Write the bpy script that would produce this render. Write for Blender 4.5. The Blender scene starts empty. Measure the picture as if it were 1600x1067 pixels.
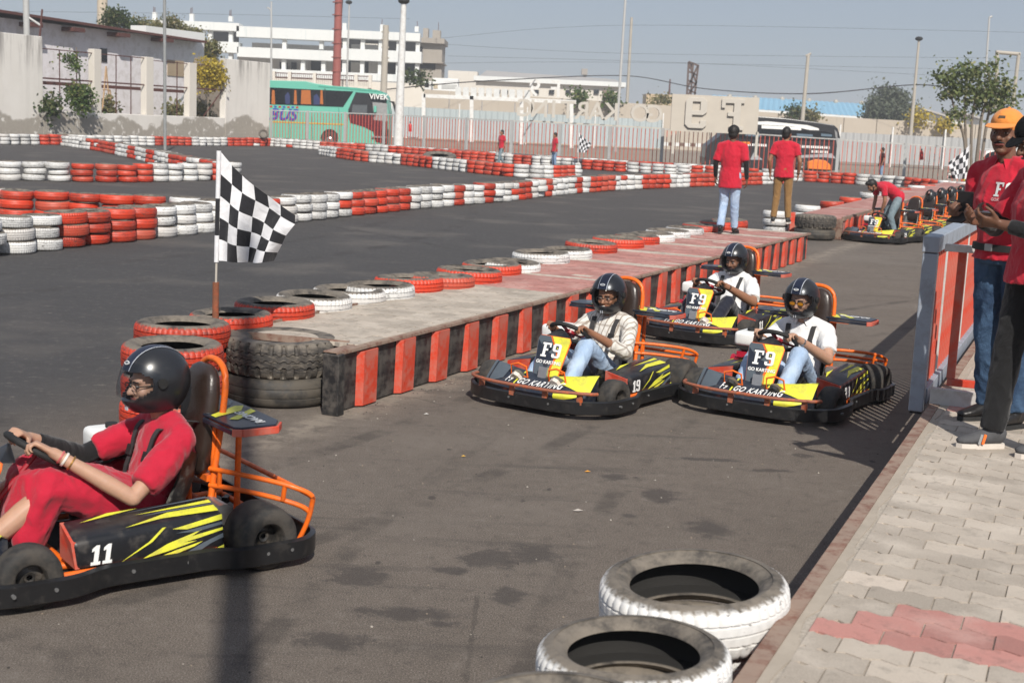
import bpy, bmesh, math, random
from math import sin, cos, pi, radians, atan, atan2, sqrt
from mathutils import Vector, Matrix, Quaternion, noise
from mathutils.bvhtree import BVHTree
V = Vector
random.seed(7)
SC = bpy.context.scene
COL = SC.collection
# ---------------------------------------------------------------- camera, sky, sun, exposure
F, TH, CAMH = 2100.0, radians(2.6), 2.05
PIT = atan(340*cos(TH)/F)
fw = V((0, cos(PIT), -sin(PIT))); r0 = V((1, 0, 0)); u0 = V((0, sin(PIT), cos(PIT)))
RT = cos(TH)*r0 + sin(TH)*u0
UP = -sin(TH)*r0 + cos(TH)*u0
CAM = V((0, 0, CAMH))
cd = bpy.data.cameras.new('camera'); cam = bpy.data.objects.new('camera', cd); COL.objects.link(cam)
cam.matrix_world = Matrix(((RT.x, UP.x, -fw.x, CAM.x), (RT.y, UP.y, -fw.y, CAM.y), (RT.z, UP.z, -fw.z, CAM.z), (0, 0, 0, 1)))
cd.sensor_width = 36; cd.lens = 36*F/1600; cd.clip_start = .1; cd.clip_end = 4000
cd.dof.use_dof = True; cd.dof.focus_distance = 10.0; cd.dof.aperture_fstop = 5.0
SC.camera = cam
AZ, EL = radians(11), radians(41)
SUN = V((sin(AZ)*cos(EL), -cos(AZ)*cos(EL), sin(EL)))
w = bpy.data.worlds.new('World'); SC.world = w; w.use_nodes = True
nt = w.node_tree; nt.nodes.clear()
sk = nt.nodes.new('ShaderNodeTexSky'); sk.sky_type = 'NISHITA'; sk.sun_disc = False
sk.sun_elevation = EL; sk.sun_rotation = pi - AZ; sk.altitude = 200
sk.air_density = 1.0; sk.dust_density = 1.0; sk.ozone_density = 3.0
bg = nt.nodes.new('ShaderNodeBackground'); bg.inputs[1].default_value = .068
wo = nt.nodes.new('ShaderNodeOutputWorld')
hz = nt.nodes.new('ShaderNodeMix'); hz.data_type = 'RGBA'; hz.inputs[0].default_value = .65          # even dusty haze over the whole sky
hz.inputs[7].default_value = (5.9, 6.55, 7.9, 1); nt.links.new(sk.outputs[0], hz.inputs[6])
nt.links.new(hz.outputs[2], bg.inputs[0]); nt.links.new(bg.outputs[0], wo.inputs[0])
sl = bpy.data.lights.new('sun', 'SUN'); sl.energy = 4.7; sl.angle = radians(.53); sl.color = (1, .945, .86)
so = bpy.data.objects.new('sun', sl); COL.objects.link(so); so.location = (5, -20, 30)
so.rotation_euler = (-SUN).to_track_quat('-Z', 'Y').to_euler()
SC.view_settings.view_transform = 'Standard'; SC.view_settings.look = 'None'
SC.view_settings.gamma = 1; SC.view_settings.use_curve_mapping = False; SC.view_settings.exposure = .08
SC.render.engine = 'CYCLES'
SC.cycles.use_denoising = True
SC.cycles.max_bounces = 6; SC.cycles.diffuse_bounces = 3; SC.cycles.transparent_max_bounces = 12

# ---------------------------------------------------------------- surveying helpers
def ray(u, v): return fw*F + RT*(u-800) + UP*(533.5-v)
def G(u, v, z=0.):                      # the point at height z that is seen at (u, v) of the photograph
    d = ray(u, v); return CAM + d*((z-CAMH)/d.z)
def D(u, v, y):                         # the point at distance y
    d = ray(u, v); return CAM + d*(y/d.y)
def pru(p):
    q = V(p)-CAM; return 800 + F*q.dot(RT)/q.dot(fw)
# ---------------------------------------------------------------- objects
def tag(o, label=None, cat=None, group=None, kind=None):
    if label: o['label'] = label
    if cat: o['category'] = cat
    if group: o['group'] = group
    if kind: o['kind'] = kind
    return o
def empty(name, loc=(0, 0, 0), rz=0, parent=None):
    o = bpy.data.objects.new(name, None); COL.objects.link(o); o.location = loc; o.rotation_euler = (0, 0, rz)
    o.empty_display_size = .1
    if parent: o.parent = parent
    return o
def link(name, me, parent=None, loc=None, rot=None):
    o = bpy.data.objects.new(name, me); COL.objects.link(o)
    if parent: o.parent = parent
    if loc is not None: o.location = loc
    if rot is not None: o.rotation_euler = rot
    return o
def copy_tree(o, parent=None):
    c = o.copy(); COL.objects.link(c)
    if parent: c.parent = parent
    for ch in list(o.children): copy_tree(ch, c)
    return c
def frame(t, side=None):
    t = V(t).normalized()
    s = V(side) if side is not None else (V((0, 0, 1)) if abs(t.z) < .9 else V((1, 0, 0)))
    s = s - t*s.dot(t)
    if s.length < 1e-5: s = t.orthogonal()
    s.normalize(); return t, s, t.cross(s)
class MB:
    def __init__(s): s.v = []; s.f = []; s.m = []; s.mi = 0
    def add(s, vs, fs, M=None):
        b = len(s.v)
        s.v += [tuple(M @ V(p)) if M is not None else tuple(p) for p in vs]
        s.f += [tuple(b+i for i in f) for f in fs]; s.m += [s.mi]*len(fs); return s
    def box(s, c, d, M=None, rz=0):
        x, y, z = d[0]/2, d[1]/2, d[2]/2
        T = Matrix.Translation(c) @ Matrix.Rotation(rz, 4, 'Z')
        if M is not None: T = M @ T
        vs = [(i*x, j*y, k*z) for k in (-1, 1) for j in (-1, 1) for i in (-1, 1)]
        return s.add(vs, [(0, 2, 3, 1), (4, 5, 7, 6), (0, 1, 5, 4), (2, 6, 7, 3), (0, 4, 6, 2), (1, 3, 7, 5)], T)
    def bar(s, a, b, wd, ht=None, side=None):        # a rectangular bar
        a, b = V(a), V(b); ht = ht or wd
        t, u, n = frame(b-a, side)
        vs = [p + u*(i*wd/2) + n*(j*ht/2) for p in (a, b) for (i, j) in ((-1, -1), (1, -1), (1, 1), (-1, 1))]
        return s.add(vs, [(0, 3, 2, 1), (4, 5, 6, 7), (0, 1, 5, 4), (1, 2, 6, 5), (2, 3, 7, 6), (3, 0, 4, 7)])
    def loft(s, st, n=16, caps=True, closed=False, power=1.0):  # st: (centre, side, a, b[, tangent])
        P = [V(q[0]) for q in st]; b0 = len(s.v); fs = []
        N = len(P)
        for i, q in enumerate(st):
            if len(q) > 4: t = V(q[4])
            elif closed: t = P[(i+1) % N]-P[i-1]
            else: t = P[min(i+1, N-1)]-P[max(i-1, 0)]
            t, u, w_ = frame(t, q[1])
            for k in range(n):
                a = 2*pi*k/n; ca, sa = cos(a), sin(a)
                if power != 1.0:
                    ca = math.copysign(abs(ca)**power, ca); sa = math.copysign(abs(sa)**power, sa)
                s.v.append(tuple(P[i] + u*(q[2]*ca) + w_*(q[3]*sa)))
        for i in range(N if closed else N-1):
            j = (i+1) % N
            for k in range(n):
                k2 = (k+1) % n
                fs.append((b0+i*n+k, b0+i*n+k2, b0+j*n+k2, b0+j*n+k))
        if caps and not closed:
            fs.append(tuple(b0+k for k in range(n-1, -1, -1))); fs.append(tuple(b0+(N-1)*n+k for k in range(n)))
        s.f += fs; s.m += [s.mi]*len(fs); return s
    def tube(s, pts, r, n=8, closed=False, caps=True, side=None):
        rr = r if isinstance(r, (list, tuple)) else [r]*len(pts)
        return s.loft([(p, side, a, a) for p, a in zip(pts, rr)], n, caps, closed)
    def cyl(s, a, b, r, r2=None, n=16): return s.tube([a, b], [r, r if r2 is None else r2], n)
    def cap(s, a, b, ra, rb, n=12, sx=1.0, side=None, flat0=False, flat1=False):   # tapered capsule
        a, b = V(a), V(b); t = (b-a).normalized(); L = (b-a).length
        st = []
        if not flat0:
            for k in range(4):
                q = radians(80 - k*80/4); st.append((a - t*(ra*sin(q)), side, ra*cos(q)*sx, ra*cos(q), t))
        st.append((a, side, ra*sx, ra, t))
        st.append((b, side, rb*sx, rb, t))
        if not flat1:
            for k in range(1, 5):
                q = radians(k*80/4); st.append((b + t*(rb*sin(q)), side, rb*cos(q)*sx, rb*cos(q), t))
        return s.loft(st, n)
    def ell(s, c, r, R=None, n=14, m=9):
        r = (r, r, r) if not isinstance(r, (tuple, list)) else r
        T = Matrix.Translation(c)
        if R is not None: T = T @ R.to_4x4()
        vs = [(0, 0, -r[2])]
        for i in range(1, m):
            p = -pi/2 + pi*i/m
            for k in range(n):
                a = 2*pi*k/n; vs.append((r[0]*cos(p)*cos(a), r[1]*cos(p)*sin(a), r[2]*sin(p)))
        vs.append((0, 0, r[2])); fs = []
        for k in range(n): fs.append((0, 1+(k+1) % n, 1+k))
        for i in range(m-2):
            for k in range(n):
                a = 1+i*n+k; b = 1+i*n+(k+1) % n; fs.append((a, b, b+n, a+n))
        t = len(vs)-1
        for k in range(n): fs.append((t, t-n+k, t-n+(k+1) % n))
        return s.add(vs, fs, T)
    def prism(s, poly, a, b, M=None):                 # polygon (x, y) from z=a to z=b
        n = len(poly)
        vs = [(p[0], p[1], a) for p in poly] + [(p[0], p[1], b) for p in poly]
        fs = [tuple(range(n-1, -1, -1)), tuple(range(n, 2*n))] + [(i, (i+1) % n, n+(i+1) % n, n+i) for i in range(n)]
        return s.add(vs, fs, M)
    def lathe(s, prof, n, M=None, closed=True, fn=None):   # prof: (r, z)
        m = len(prof); vs = []
        for k in range(n):
            a = 2*pi*k/n
            for j, (r, z) in enumerate(prof):
                if fn: r, z = fn(k, j, r, z)
                vs.append((r*cos(a), r*sin(a), z))
        fs = []
        for k in range(n):
            k2 = (k+1) % n
            for j in range(m if closed else m-1):
                j2 = (j+1) % m; fs.append((k*m+j, k2*m+j, k2*m+j2, k*m+j2))
        return s.add(vs, fs, M)
    def mesh(s, name, mats, smooth=None, bevel=0, seg=2, fix=True):
        me = bpy.data.meshes.new(name); me.from_pydata(s.v, [], s.f)
        for m in (mats if isinstance(mats, (list, tuple)) else [mats]): me.materials.append(m)
        me.polygons.foreach_set('material_index', s.m)
        if fix or bevel:
            bm = bmesh.new(); bm.from_mesh(me)
            if bevel:
                bmesh.ops.remove_doubles(bm, verts=bm.verts, dist=1e-5)
            if fix: bmesh.ops.recalc_face_normals(bm, faces=bm.faces)
            if bevel:
                es = [e for e in bm.edges if len(e.link_faces) == 2 and e.calc_face_angle(0) > .6]
                bmesh.ops.bevel(bm, geom=es, offset=bevel, segments=seg, affect='EDGES', profile=.5, clamp_overlap=True)
            bm.to_mesh(me); bm.free()
        if smooth is not None:
            me.polygons.foreach_set('use_smooth', [True]*len(me.polygons))
            if smooth < 179: me.set_sharp_from_angle(angle=radians(smooth))
        me.update(); return me
    def obj(s, name, mats, parent=None, smooth=None, bevel=0, loc=None, rot=None, seg=2, fix=True):
        return link(name, s.mesh(name, mats, smooth, bevel, seg, fix), parent, loc, rot)
TMP = bpy.data.scenes.new('work')
def evaluated(o):                                        # evaluate one object in a small scene of its own
    TMP.collection.objects.link(o)
    with bpy.context.temp_override(scene=TMP, view_layer=TMP.view_layers[0]):
        me = bpy.data.meshes.new_from_object(o.evaluated_get(bpy.context.evaluated_depsgraph_get()))
    TMP.collection.objects.unlink(o); return me
def curve_mesh(loops=None, text=None, size=1., extrude=.002, offset=0., shear=0., align='CENTER', space=1.):
    if text is not None:
        c = bpy.data.curves.new('text', 'FONT'); c.body = text; c.size = size; c.align_x = align; c.align_y = 'CENTER'
        c.shear = shear; c.space_character = space; c.resolution_u = 3
    else:
        c = bpy.data.curves.new('text', 'CURVE'); c.dimensions = '2D'; c.fill_mode = 'BOTH'
        for lp in loops:
            sp = c.splines.new('POLY'); sp.points.add(len(lp)-1); sp.use_cyclic_u = True
            for p, q in zip(sp.points, lp): p.co = (q[0]*size, q[1]*size, 0, 1)
    c.extrude = extrude; c.offset = offset
    o = bpy.data.objects.new('text', c); me = evaluated(o)
    vs = [tuple(v.co) for v in me.vertices]; fs = [tuple(p.vertices) for p in me.polygons]
    bpy.data.objects.remove(o); bpy.data.curves.remove(c); bpy.data.meshes.remove(me)
    return vs, fs
def plane_mat(o, x, y):                # local x, y axes -> 4x4
    x = V(x).normalized(); y = V(y); y = (y - x*x.dot(y)).normalized(); z = x.cross(y)
    return Matrix(((x.x, y.x, z.x, o[0]), (x.y, y.y, z.y, o[1]), (x.z, y.z, z.z, o[2]), (0, 0, 0, 1)))
LF = [(0, 0), (.44, 0), (.44, .13), (.32, .13), (.32, .44), (.50, .44), (.50, .58), (.32, .58), (.32, .86), (.58, .86), (.58, .70), (.70, .70), (.70, 1), (0, 1), (0, .87), (.11, .87), (.11, .13), (0, .13)]
L9 = [(0, .60), (0, .88), (.12, 1), (.54, 1), (.66, .88), (.66, .12), (.54, 0), (.1, 0), (0, .1), (0, .27), (.2, .27), (.2, .15), (.45, .15), (.45, .43), (.12, .43), (0, .53)]
L9h = [(.21, .58), (.45, .58), (.45, .86), (.21, .86)]
_f9 = {}
def f9(size, ext, off=0.):
    k = (size, ext, off)
    if k not in _f9:
        sh = [[(x-.76, y-.5) for x, y in LF], [(x+.10, y-.5) for x, y in L9], [(x+.10, y-.5) for x, y in L9h]]
        _f9[k] = curve_mesh(loops=sh, size=size, extrude=ext, offset=off)
    return _f9[k]
def rnd(a, b): return random.uniform(a, b)
def smoothpath(pts, n=6, closed=False):       # Catmull-Rom
    P = [V(p) for p in pts]; out = []; N = len(P)
    for i in range(N if closed else N-1):
        p0, p1, p2, p3 = (P[(i-1) % N], P[i], P[(i+1) % N], P[(i+2) % N]) if closed else (P[max(i-1, 0)], P[i], P[i+1], P[min(i+2, N-1)])
        for k in range(n):
            t = k/n; out.append(.5*((2*p1) + (p2-p0)*t + (2*p0-5*p1+4*p2-p3)*t*t + (3*p1-p0-3*p2+p3)*t**3))
    if not closed: out.append(P[-1])
    return out
# ---------------------------------------------------------------- materials
class NT:
    def __init__(s, name):
        s.mat = bpy.data.materials.new(name); s.mat.use_nodes = True; s.t = s.mat.node_tree; s.t.nodes.clear()
        s.out = s.n('OutputMaterial'); s.b = s.n('BsdfPrincipled'); s.l(s.b.outputs[0], s.out.inputs[0])
    def n(s, k, **kw):
        q = s.t.nodes.new('ShaderNode'+k)
        for a, b in kw.items(): setattr(q, a, b)
        return q
    def l(s, a, b): s.t.links.new(a, b)
    def val(s, sock, x):
        if isinstance(x, bpy.types.NodeSocket): s.l(x, sock)
        else:
            if isinstance(x, (tuple, list)) and len(x) == 3 and sock.type == 'RGBA': x = (*x, 1)
            sock.default_value = x
    def obj(s): return s.n('TexCoord').outputs['Object']
    def pos(s): return s.n('NewGeometry').outputs['Position']
    def noise(s, co, scale, detail=4, rough=.55, dist=0, out=0):
        q = s.n('TexNoise'); s.l(co, q.inputs['Vector']); q.inputs['Scale'].default_value = scale
        q.inputs['Detail'].default_value = detail; q.inputs['Roughness'].default_value = rough; q.inputs['Distortion'].default_value = dist
        return q.outputs[out]
    def math(s, op, a, b=0., c=0., clamp=False):
        q = s.n('Math', operation=op, use_clamp=clamp)
        for i, x in enumerate((a, b, c)): s.val(q.inputs[i], x)
        return q.outputs[0]
    def ramp(s, x, a, b, lo=0., hi=1.):
        q = s.n('MapRange', interpolation_type='SMOOTHSTEP'); s.val(q.inputs[0], x)
        for i, y in zip((1, 2, 3, 4), (a, b, lo, hi)): s.val(q.inputs[i], y)
        return q.outputs[0]
    def mix(s, f, a, b, mode='MIX'):
        q = s.n('Mix', data_type='RGBA', blend_type=mode); s.val(q.inputs[0], f); s.val(q.inputs[6], a); s.val(q.inputs[7], b)
        return q.outputs[2]
    def map(s, co, scale=(1, 1, 1), loc=(0, 0, 0), rot=(0, 0, 0)):
        q = s.n('Mapping'); s.l(co, q.inputs[0]); q.inputs['Scale'].default_value = scale; q.inputs['Location'].default_value = loc; q.inputs['Rotation'].default_value = rot
        return q.outputs[0]
    def sep(s, co):
        q = s.n('SeparateXYZ'); s.l(co, q.inputs[0]); return q.outputs
    def bump(s, h, strength=.3, dist=.01):
        q = s.n('Bump'); q.inputs['Strength'].default_value = strength; q.inputs['Distance'].default_value = dist
        s.l(h, q.inputs['Height']); s.l(q.outputs[0], s.b.inputs['Normal'])
    def set(s, **kw):
        for k, x in kw.items(): s.val(s.b.inputs[{'col': 'Base Color', 'rough': 'Roughness', 'metal': 'Metallic', 'spec': 'Specular IOR Level', 'coat': 'Coat Weight', 'alpha': 'Alpha', 'sheen': 'Sheen Weight', 'trans': 'Transmission Weight'}[k]], x)
        return s
def sc(c, k): return tuple(max(0, min(1, x*k)) for x in c)
def plain(name, col, rough=.6, var=.25, scale=6., metal=0., dirt=None, dirt_amt=.35, bump=0., spec=.5, bscale=None):
    m = NT(name); co = m.obj()
    n1 = m.noise(co, scale, 5, .6); c = m.mix(n1, sc(col, 1-var), sc(col, 1+var))
    if dirt:
        n2 = m.ramp(m.noise(co, scale*2.3, 6, .7), .62-dirt_amt*.5, .75-dirt_amt*.3); c = m.mix(m.math('MULTIPLY', n2, dirt_amt), c, dirt)
        m.set(rough=m.math('MULTIPLY_ADD', n2, .2, rough))
    else: m.set(rough=m.math('MULTIPLY_ADD', n1, .16, rough-.08))
    m.set(col=c, metal=metal, spec=spec)
    if bump: m.bump(m.noise(co, bscale or scale*4, 4), bump, .01)
    return m.mat
MATS = {}
def pm(name, *a, **k):
    if name not in MATS: MATS[name] = plain(name, *a, **k)
    return MATS[name]
DUST = (.24, .20, .155)
RED = (.60, .050, .018); ORANGE = (.86, .155, .012)
def asphalt():
    m = NT('asphalt'); co = m.pos(); X, Y, Z = m.sep(co)
    # the pit lane is worn brown-grey, the track beyond newer and darker: signed distance to the lane axis
    q = m.math('SUBTRACT', m.math('MULTIPLY', X, .912), m.math('MULTIPLY', Y, .41))     # across the lane
    big = m.noise(co, .35, 4, .6)
    q = m.math('ADD', q, m.math('MULTIPLY_ADD', big, 2.4, -1.2))
    lane = m.ramp(q, -7.4, -4.9)
    far = m.ramp(m.math('ADD', Y, m.math('MULTIPLY', big, 6)), 20, 40)
    n1 = m.noise(co, 1.1, 6, .62); n2 = m.noise(co, 150, 4, .8); n3 = m.noise(co, 38, 4, .65)
    st = m.noise(m.map(co, (.5, 5, 1), rot=(0, 0, -.42)), .9, 5, .6)
    old = m.mix(n1, (.100, .081, .066), (.176, .146, .121))
    new = m.mix(st, (.040, .0395, .042), (.068, .066, .067))
    new = m.mix(m.math('MULTIPLY', far, .4), new, (.085, .072, .063))
    c = m.mix(lane, new, old)
    c = m.mix(m.ramp(n2, .50, .66, 0, .9), c, m.mix(lane, (.14, .13, .125), (.36, .315, .27))); c = m.mix(m.ramp(n2, .49, .34, 0, .85), c, (.022, .020, .019))
    c = m.mix(m.ramp(n3, .60, .72, 0, .5), c, (.05, .045, .042))
    n4 = m.noise(co, 11, 6, .7); c = m.mix(m.ramp(n4, .52, .70, 0, .42), c, (.055, .047, .042)); c = m.mix(m.ramp(n4, .46, .30, 0, .35), c, (.25, .22, .19))
    cr = m.n('TexVoronoi', feature='DISTANCE_TO_EDGE'); m.l(m.map(co, (.5, .5, 1)), cr.inputs['Vector']); cr.inputs['Scale'].default_value = 1.0
    ck = m.math('MULTIPLY', m.ramp(m.math('ADD', cr.outputs['Distance'], m.math('MULTIPLY', m.noise(co, 14, 4), .012)), .0125, .008), m.ramp(big, .5, .6)); c = m.mix(m.math('MULTIPLY', ck, m.math('MULTIPLY', lane, .5)), c, (.03, .027, .025))
    c = m.mix(m.math('MULTIPLY', m.ramp(st, .54, .74), m.math('MULTIPLY', lane, .45)), c, (.05, .045, .042)); c = m.mix(m.ramp(m.noise(co, .55, 3, .5), .5, .72, 0, .28), c, (.21, .185, .16))
    # scattered small drips and rubber marks
    vo = m.n('TexVoronoi'); m.l(m.map(co, (2.6, 1.6, 1)), vo.inputs['Vector']); vo.inputs['Scale'].default_value = 1.3
    rad = m.math('MULTIPLY', m.noise(co, .9, 2), .30)
    drip = m.ramp(m.math('ADD', vo.outputs['Distance'], m.math('MULTIPLY', m.noise(co, 12, 5, .7), .22)), m.math('ADD', rad, .035), rad)
    c = m.mix(m.math('MULTIPLY', m.math('MULTIPLY', drip, .75), lane), c, (.05, .044, .04))
    acc = None
    for (u, v, rx, ry) in ((1032, 774, .14, .19), (1108, 826, .15, .22), (835, 866, .17, .18), (768, 872, .18, .2), (795, 930, .1, .14), (1105, 718, .30, .06), (1200, 735, .22, .05), (635, 958, .3, .1), (690, 975, .1, .05), (960, 745, .12, .1), (985, 806, .06, .06), (700, 890, .12, .08), (985, 905, .09, .07), (1255, 712, .1, .07), (520, 1000, .2, .12), (560, 900, .2, .15)):
        p = G(u, v)
        d = m.n('VectorMath', operation='LENGTH')
        m.l(m.map(co, (1/rx, 1/ry, 0), (-p.x/rx, -p.y/ry, 0)), d.inputs[0])
        acc = d.outputs['Value'] if acc is None else m.math('MINIMUM', acc, d.outputs['Value'])
    acc = m.math('ADD', acc, m.math('MULTIPLY_ADD', m.noise(co, 9, 8, .8), 3.0, -1.5))
    c = m.mix(m.math('MULTIPLY', m.ramp(acc, .95, .45), .62), c, (.045, .039, .036))
    # driving line: faint curved rubber streaks
    sk = None
    for (cx, cy, R_, w_) in ((-14.0, 15.0, 14.6, .10), (-14.0, 15.0, 15.7, .09), (20.5, 2.0, 20.6, .08), (20.6, 2.2, 21.7, .08), (-30, -6, 30.4, .12), (-31, 30, 28.5, .16), (-31, 30, 30.0, .16), (-6, 60, 30.5, .2), (-6, 60, 32, .2)):
        d = m.n('VectorMath', operation='LENGTH'); m.l(m.map(co, (1, 1, 0), (-cx, -cy, 0)), d.inputs[0])
        f = m.ramp(m.math('ABSOLUTE', m.math('SUBTRACT', d.outputs['Value'], R_)), w_, w_*.4); sk = f if sk is None else m.math('MAXIMUM', sk, f)
    sk = m.math('MULTIPLY', sk, m.ramp(m.noise(co, 1.6, 5, .7), .42, .66)); c = m.mix(m.math('MULTIPLY', sk, .5), c, (.034, .030, .028))
    # sand and dust gathered along the foot of the platform and the kerb
    pq = m.math('ADD', m.math('SUBTRACT', m.math('MULTIPLY', X, .912), m.math('MULTIPLY', Y, .41)), 4.862)
    kq = m.math('ADD', m.math('SUBTRACT', m.math('MULTIPLY', X, .918), m.math('MULTIPLY', Y, .396)), .85)
    du = m.math('MAXIMUM', m.math('MULTIPLY', m.ramp(pq, .42, .05), m.ramp(pq, -.2, 0)), m.math('MULTIPLY', m.ramp(kq, -.30, -.02), .7))
    du = m.math('MULTIPLY', du, m.ramp(m.noise(co, 5, 6, .75), .40, .60)); c = m.mix(m.math('MULTIPLY', du, .75), c, (.30, .255, .205))
    m.set(col=c, rough=m.math('SUBTRACT', .93, m.math('MULTIPLY', m.ramp(acc, 1.1, .5), .15)), spec=.35)
    m.bump(m.math('ADD', n2, n3), .7, .008)
    return m.mat
def tyre_mat(name, paint):
    m = NT(name); co = m.obj()
    oi = m.n('ObjectInfo'); R = oi.outputs['Random']
    at = m.n('Attribute', attribute_name='rnd'); R = m.math('FRACT', m.math('ADD', R, at.outputs['Fac']))
    av = m.n('VectorMath', operation='ADD'); m.l(co, av.inputs[0])
    cx = m.n('CombineXYZ'); m.val(cx.inputs[0], m.math('MULTIPLY', R, 37)); m.val(cx.inputs[1], m.math('MULTIPLY', R, 91)); m.l(cx.outputs[0], av.inputs[1]); co2 = av.outputs[0]
    zn = m.n('Attribute', attribute_name='zone').outputs['Fac']          # 0 inside, .33 sidewall, .66 shoulder, 1 tread
    n1 = m.noise(co2, 9, 6, .7); n2 = m.noise(m.map(co2, (1, 1, 4)), 14, 6, .75); n3 = m.noise(co2, 70, 3, .6)
    rub = m.mix(n1, (.022, .020, .019), (.06, .054, .05)); dust = m.mix(n1, (.10, .086, .07), (.24, .205, .165))
    side = m.mix(m.ramp(n1, .28, .6), rub, dust)
    if paint is None:
        c = m.mix(m.ramp(zn, .5, .95), side, m.mix(m.ramp(n2, .42, .72), rub, dust)); r = .8
        m.set(col=c, rough=.78)
    else:
        p = m.mix(R, sc(paint, .74), sc(paint, 1.1)); p = m.mix(m.math('MULTIPLY', m.ramp(R, .8, .98), .5), p, m.mix(.5, sc(paint, .5), (.3, .22, .16)))
        p = m.mix(m.ramp(n1, .45, .8, 0, .45), p, m.mix(.55, paint, DUST))
        wear = m.ramp(m.math('ADD', n2, m.math('MULTIPLY', n3, .25)), m.math('MULTIPLY_ADD', R, .14, .57), .84)
        p = m.mix(wear, p, (.05, .043, .04))
        k = m.ramp(m.math('ADD', zn, m.math('MULTIPLY_ADD', n2, .5, -.25)), .48, .66)
        c = m.mix(k, side, p)
        m.set(col=c, rough=m.math('MULTIPLY_ADD', k, -.32, .82))
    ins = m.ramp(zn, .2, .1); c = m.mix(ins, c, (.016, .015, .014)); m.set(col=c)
    m.bump(m.math('ADD', n2, n3), .25, .004)
    return m.mat
def paver_mat(name, col, col2):
    m = NT(name); co = m.obj(); R = m.n('ObjectInfo').outputs['Random']
    at = m.n('Attribute', attribute_name='rnd'); R = m.math('FRACT', m.math('ADD', R, at.outputs['Fac']))
    W = m.pos(); n1 = m.noise(W, 3.5, 6, .65); n2 = m.noise(W, 160, 3, .7); ny = m.noise(m.map(W, (6, 60, 6), rot=(0, 0, .41)), 5, 3)
    c = m.mix(R, sc(col, .72), sc(col, 1.10)); c = m.mix(m.ramp(n1, .42, .75), c, col2); c = m.mix(m.ramp(m.noise(W, 14, 6, .75), .50, .70, 0, .6), c, sc(col, .5)); c = m.mix(m.ramp(m.noise(W, 1.3, 5, .7), .52, .72, 0, .4), c, sc(col, .62))
    c = m.mix(m.ramp(n2, .45, .75, 0, .35), c, sc(col, 1.4)); c = m.mix(m.ramp(n2, .45, .2, 0, .4), c, sc(col, .5))
    m.set(col=c, rough=.92, spec=.3); m.bump(m.math('ADD', n2, m.math('MULTIPLY', ny, .6)), .45, .004)
    return m.mat
def concrete(name, a, b, stain=(.2, .18, .16), scale=.5, streak=.5):
    m = NT(name); co = m.obj(); n1 = m.noise(co, scale, 7, .65); n2 = m.noise(co, 25*scale+5, 5, .7)
    s = m.noise(m.map(co, (2.2, 2.2, .16)), 1.1, 5, .65)
    c = m.mix(n1, a, b); c = m.mix(m.math('MULTIPLY', m.ramp(s, .55, .75), streak), c, stain); c = m.mix(m.ramp(n2, .5, .8, 0, .3), c, sc(a, .7))
    m.set(col=c, rough=.92, spec=.25); m.bump(n2, .3, .01); return m.mat
def old_wall():                       # lime wash that has flaked off the lower half
    m = NT('flaking lime wash'); co = m.pos(); X, Y, Z = m.sep(co)
    n1 = m.noise(co, .8, 7, .65); n2 = m.noise(co, 6, 5, .65); s = m.noise(m.map(co, (1.6, 1.6, .12)), 1.0, 6, .7)
    wsh = m.mix(n1, (.68, .645, .59), (.82, .79, .74))
    top = m.ramp(Z, 3.0, 5.2)
    wsh = m.mix(m.math('MULTIPLY', m.ramp(s, .46, .64), m.math('MULTIPLY_ADD', top, .68, .12)), wsh, (.22, .20, .185))
    gr = m.mix(n2, (.30, .27, .23), (.44, .405, .35))
    e = m.math('ADD', Z, m.math('MULTIPLY_ADD', m.noise(co, .55, 5, .5), 3.0, -1.5))
    k = m.math('MULTIPLY', m.ramp(e, 1.35, 1.15), m.ramp(m.noise(co, 2.2, 6, .7), .36, .44))
    m.set(col=m.mix(k, wsh, gr), rough=.93, spec=.2); m.bump(n2, .3, .02); return m.mat
def corrugated(name, col, along=(1, 0, 0), pitch=.25, depth=.5, stain=.2):
    m = NT(name); co = m.obj(); n1 = m.noise(co, .7, 5, .6); n2 = m.noise(m.map(co, (1.5, 1.5, .2)), 1.5, 5, .6)
    c = m.mix(n1, sc(col, .88), sc(col, 1.1)); c = m.mix(m.ramp(n2, .55, .8, 0, stain), c, (.3, .24, .19)); m.set(col=c, rough=.5, spec=.4)
    return m.mat
def cloth(name, col, var=.12, scale=18., sheen=.2):
    if name in MATS: return MATS[name]
    m = NT(name); co = m.obj(); n = m.noise(co, scale, 5, .6); n2 = m.noise(co, 420, 2)
    m.set(col=m.mix(n, sc(col, 1-var), sc(col, 1+var)), rough=.86, spec=.25, sheen=sheen)
    f = m.noise(co, 9, 3, .5, 1.2); m.bump(m.math('ADD', m.math('MULTIPLY', f, 2), m.math('MULTIPLY', n2, .12)), .35, .02)
    MATS[name] = m.mat; return m.mat
def denim(name, a, b):
    if name in MATS: return MATS[name]
    m = NT(name); co = m.obj(); n = m.noise(co, 6, 4, .6); n2 = m.noise(m.map(co, (1, 1, .25)), 260, 2)
    c = m.mix(m.ramp(n, .35, .65), a, b); c = m.mix(m.math('MULTIPLY', n2, .35), c, sc(b, 1.2)); m.set(col=c, rough=.88, spec=.2)
    f = m.noise(co, 10, 3, .5, 1.5); m.bump(m.math('ADD', m.math('MULTIPLY', f, 2), n2), .45, .015)
    MATS[name] = m.mat; return m.mat
def skin(name, col):
    if name in MATS: return MATS[name]
    m = NT(name); co = m.obj(); n = m.noise(co, 30, 4); c = m.mix(n, sc(col, .86), sc(col, 1.1))
    m.set(col=c, rough=.5, spec=.4); m.b.inputs['Subsurface Weight'].default_value = .12; m.b.inputs['Subsurface Radius'].default_value = (.02, .008, .004)
    m.bump(m.noise(co, 180, 3), .12, .003); MATS[name] = m.mat; return m.mat
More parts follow.
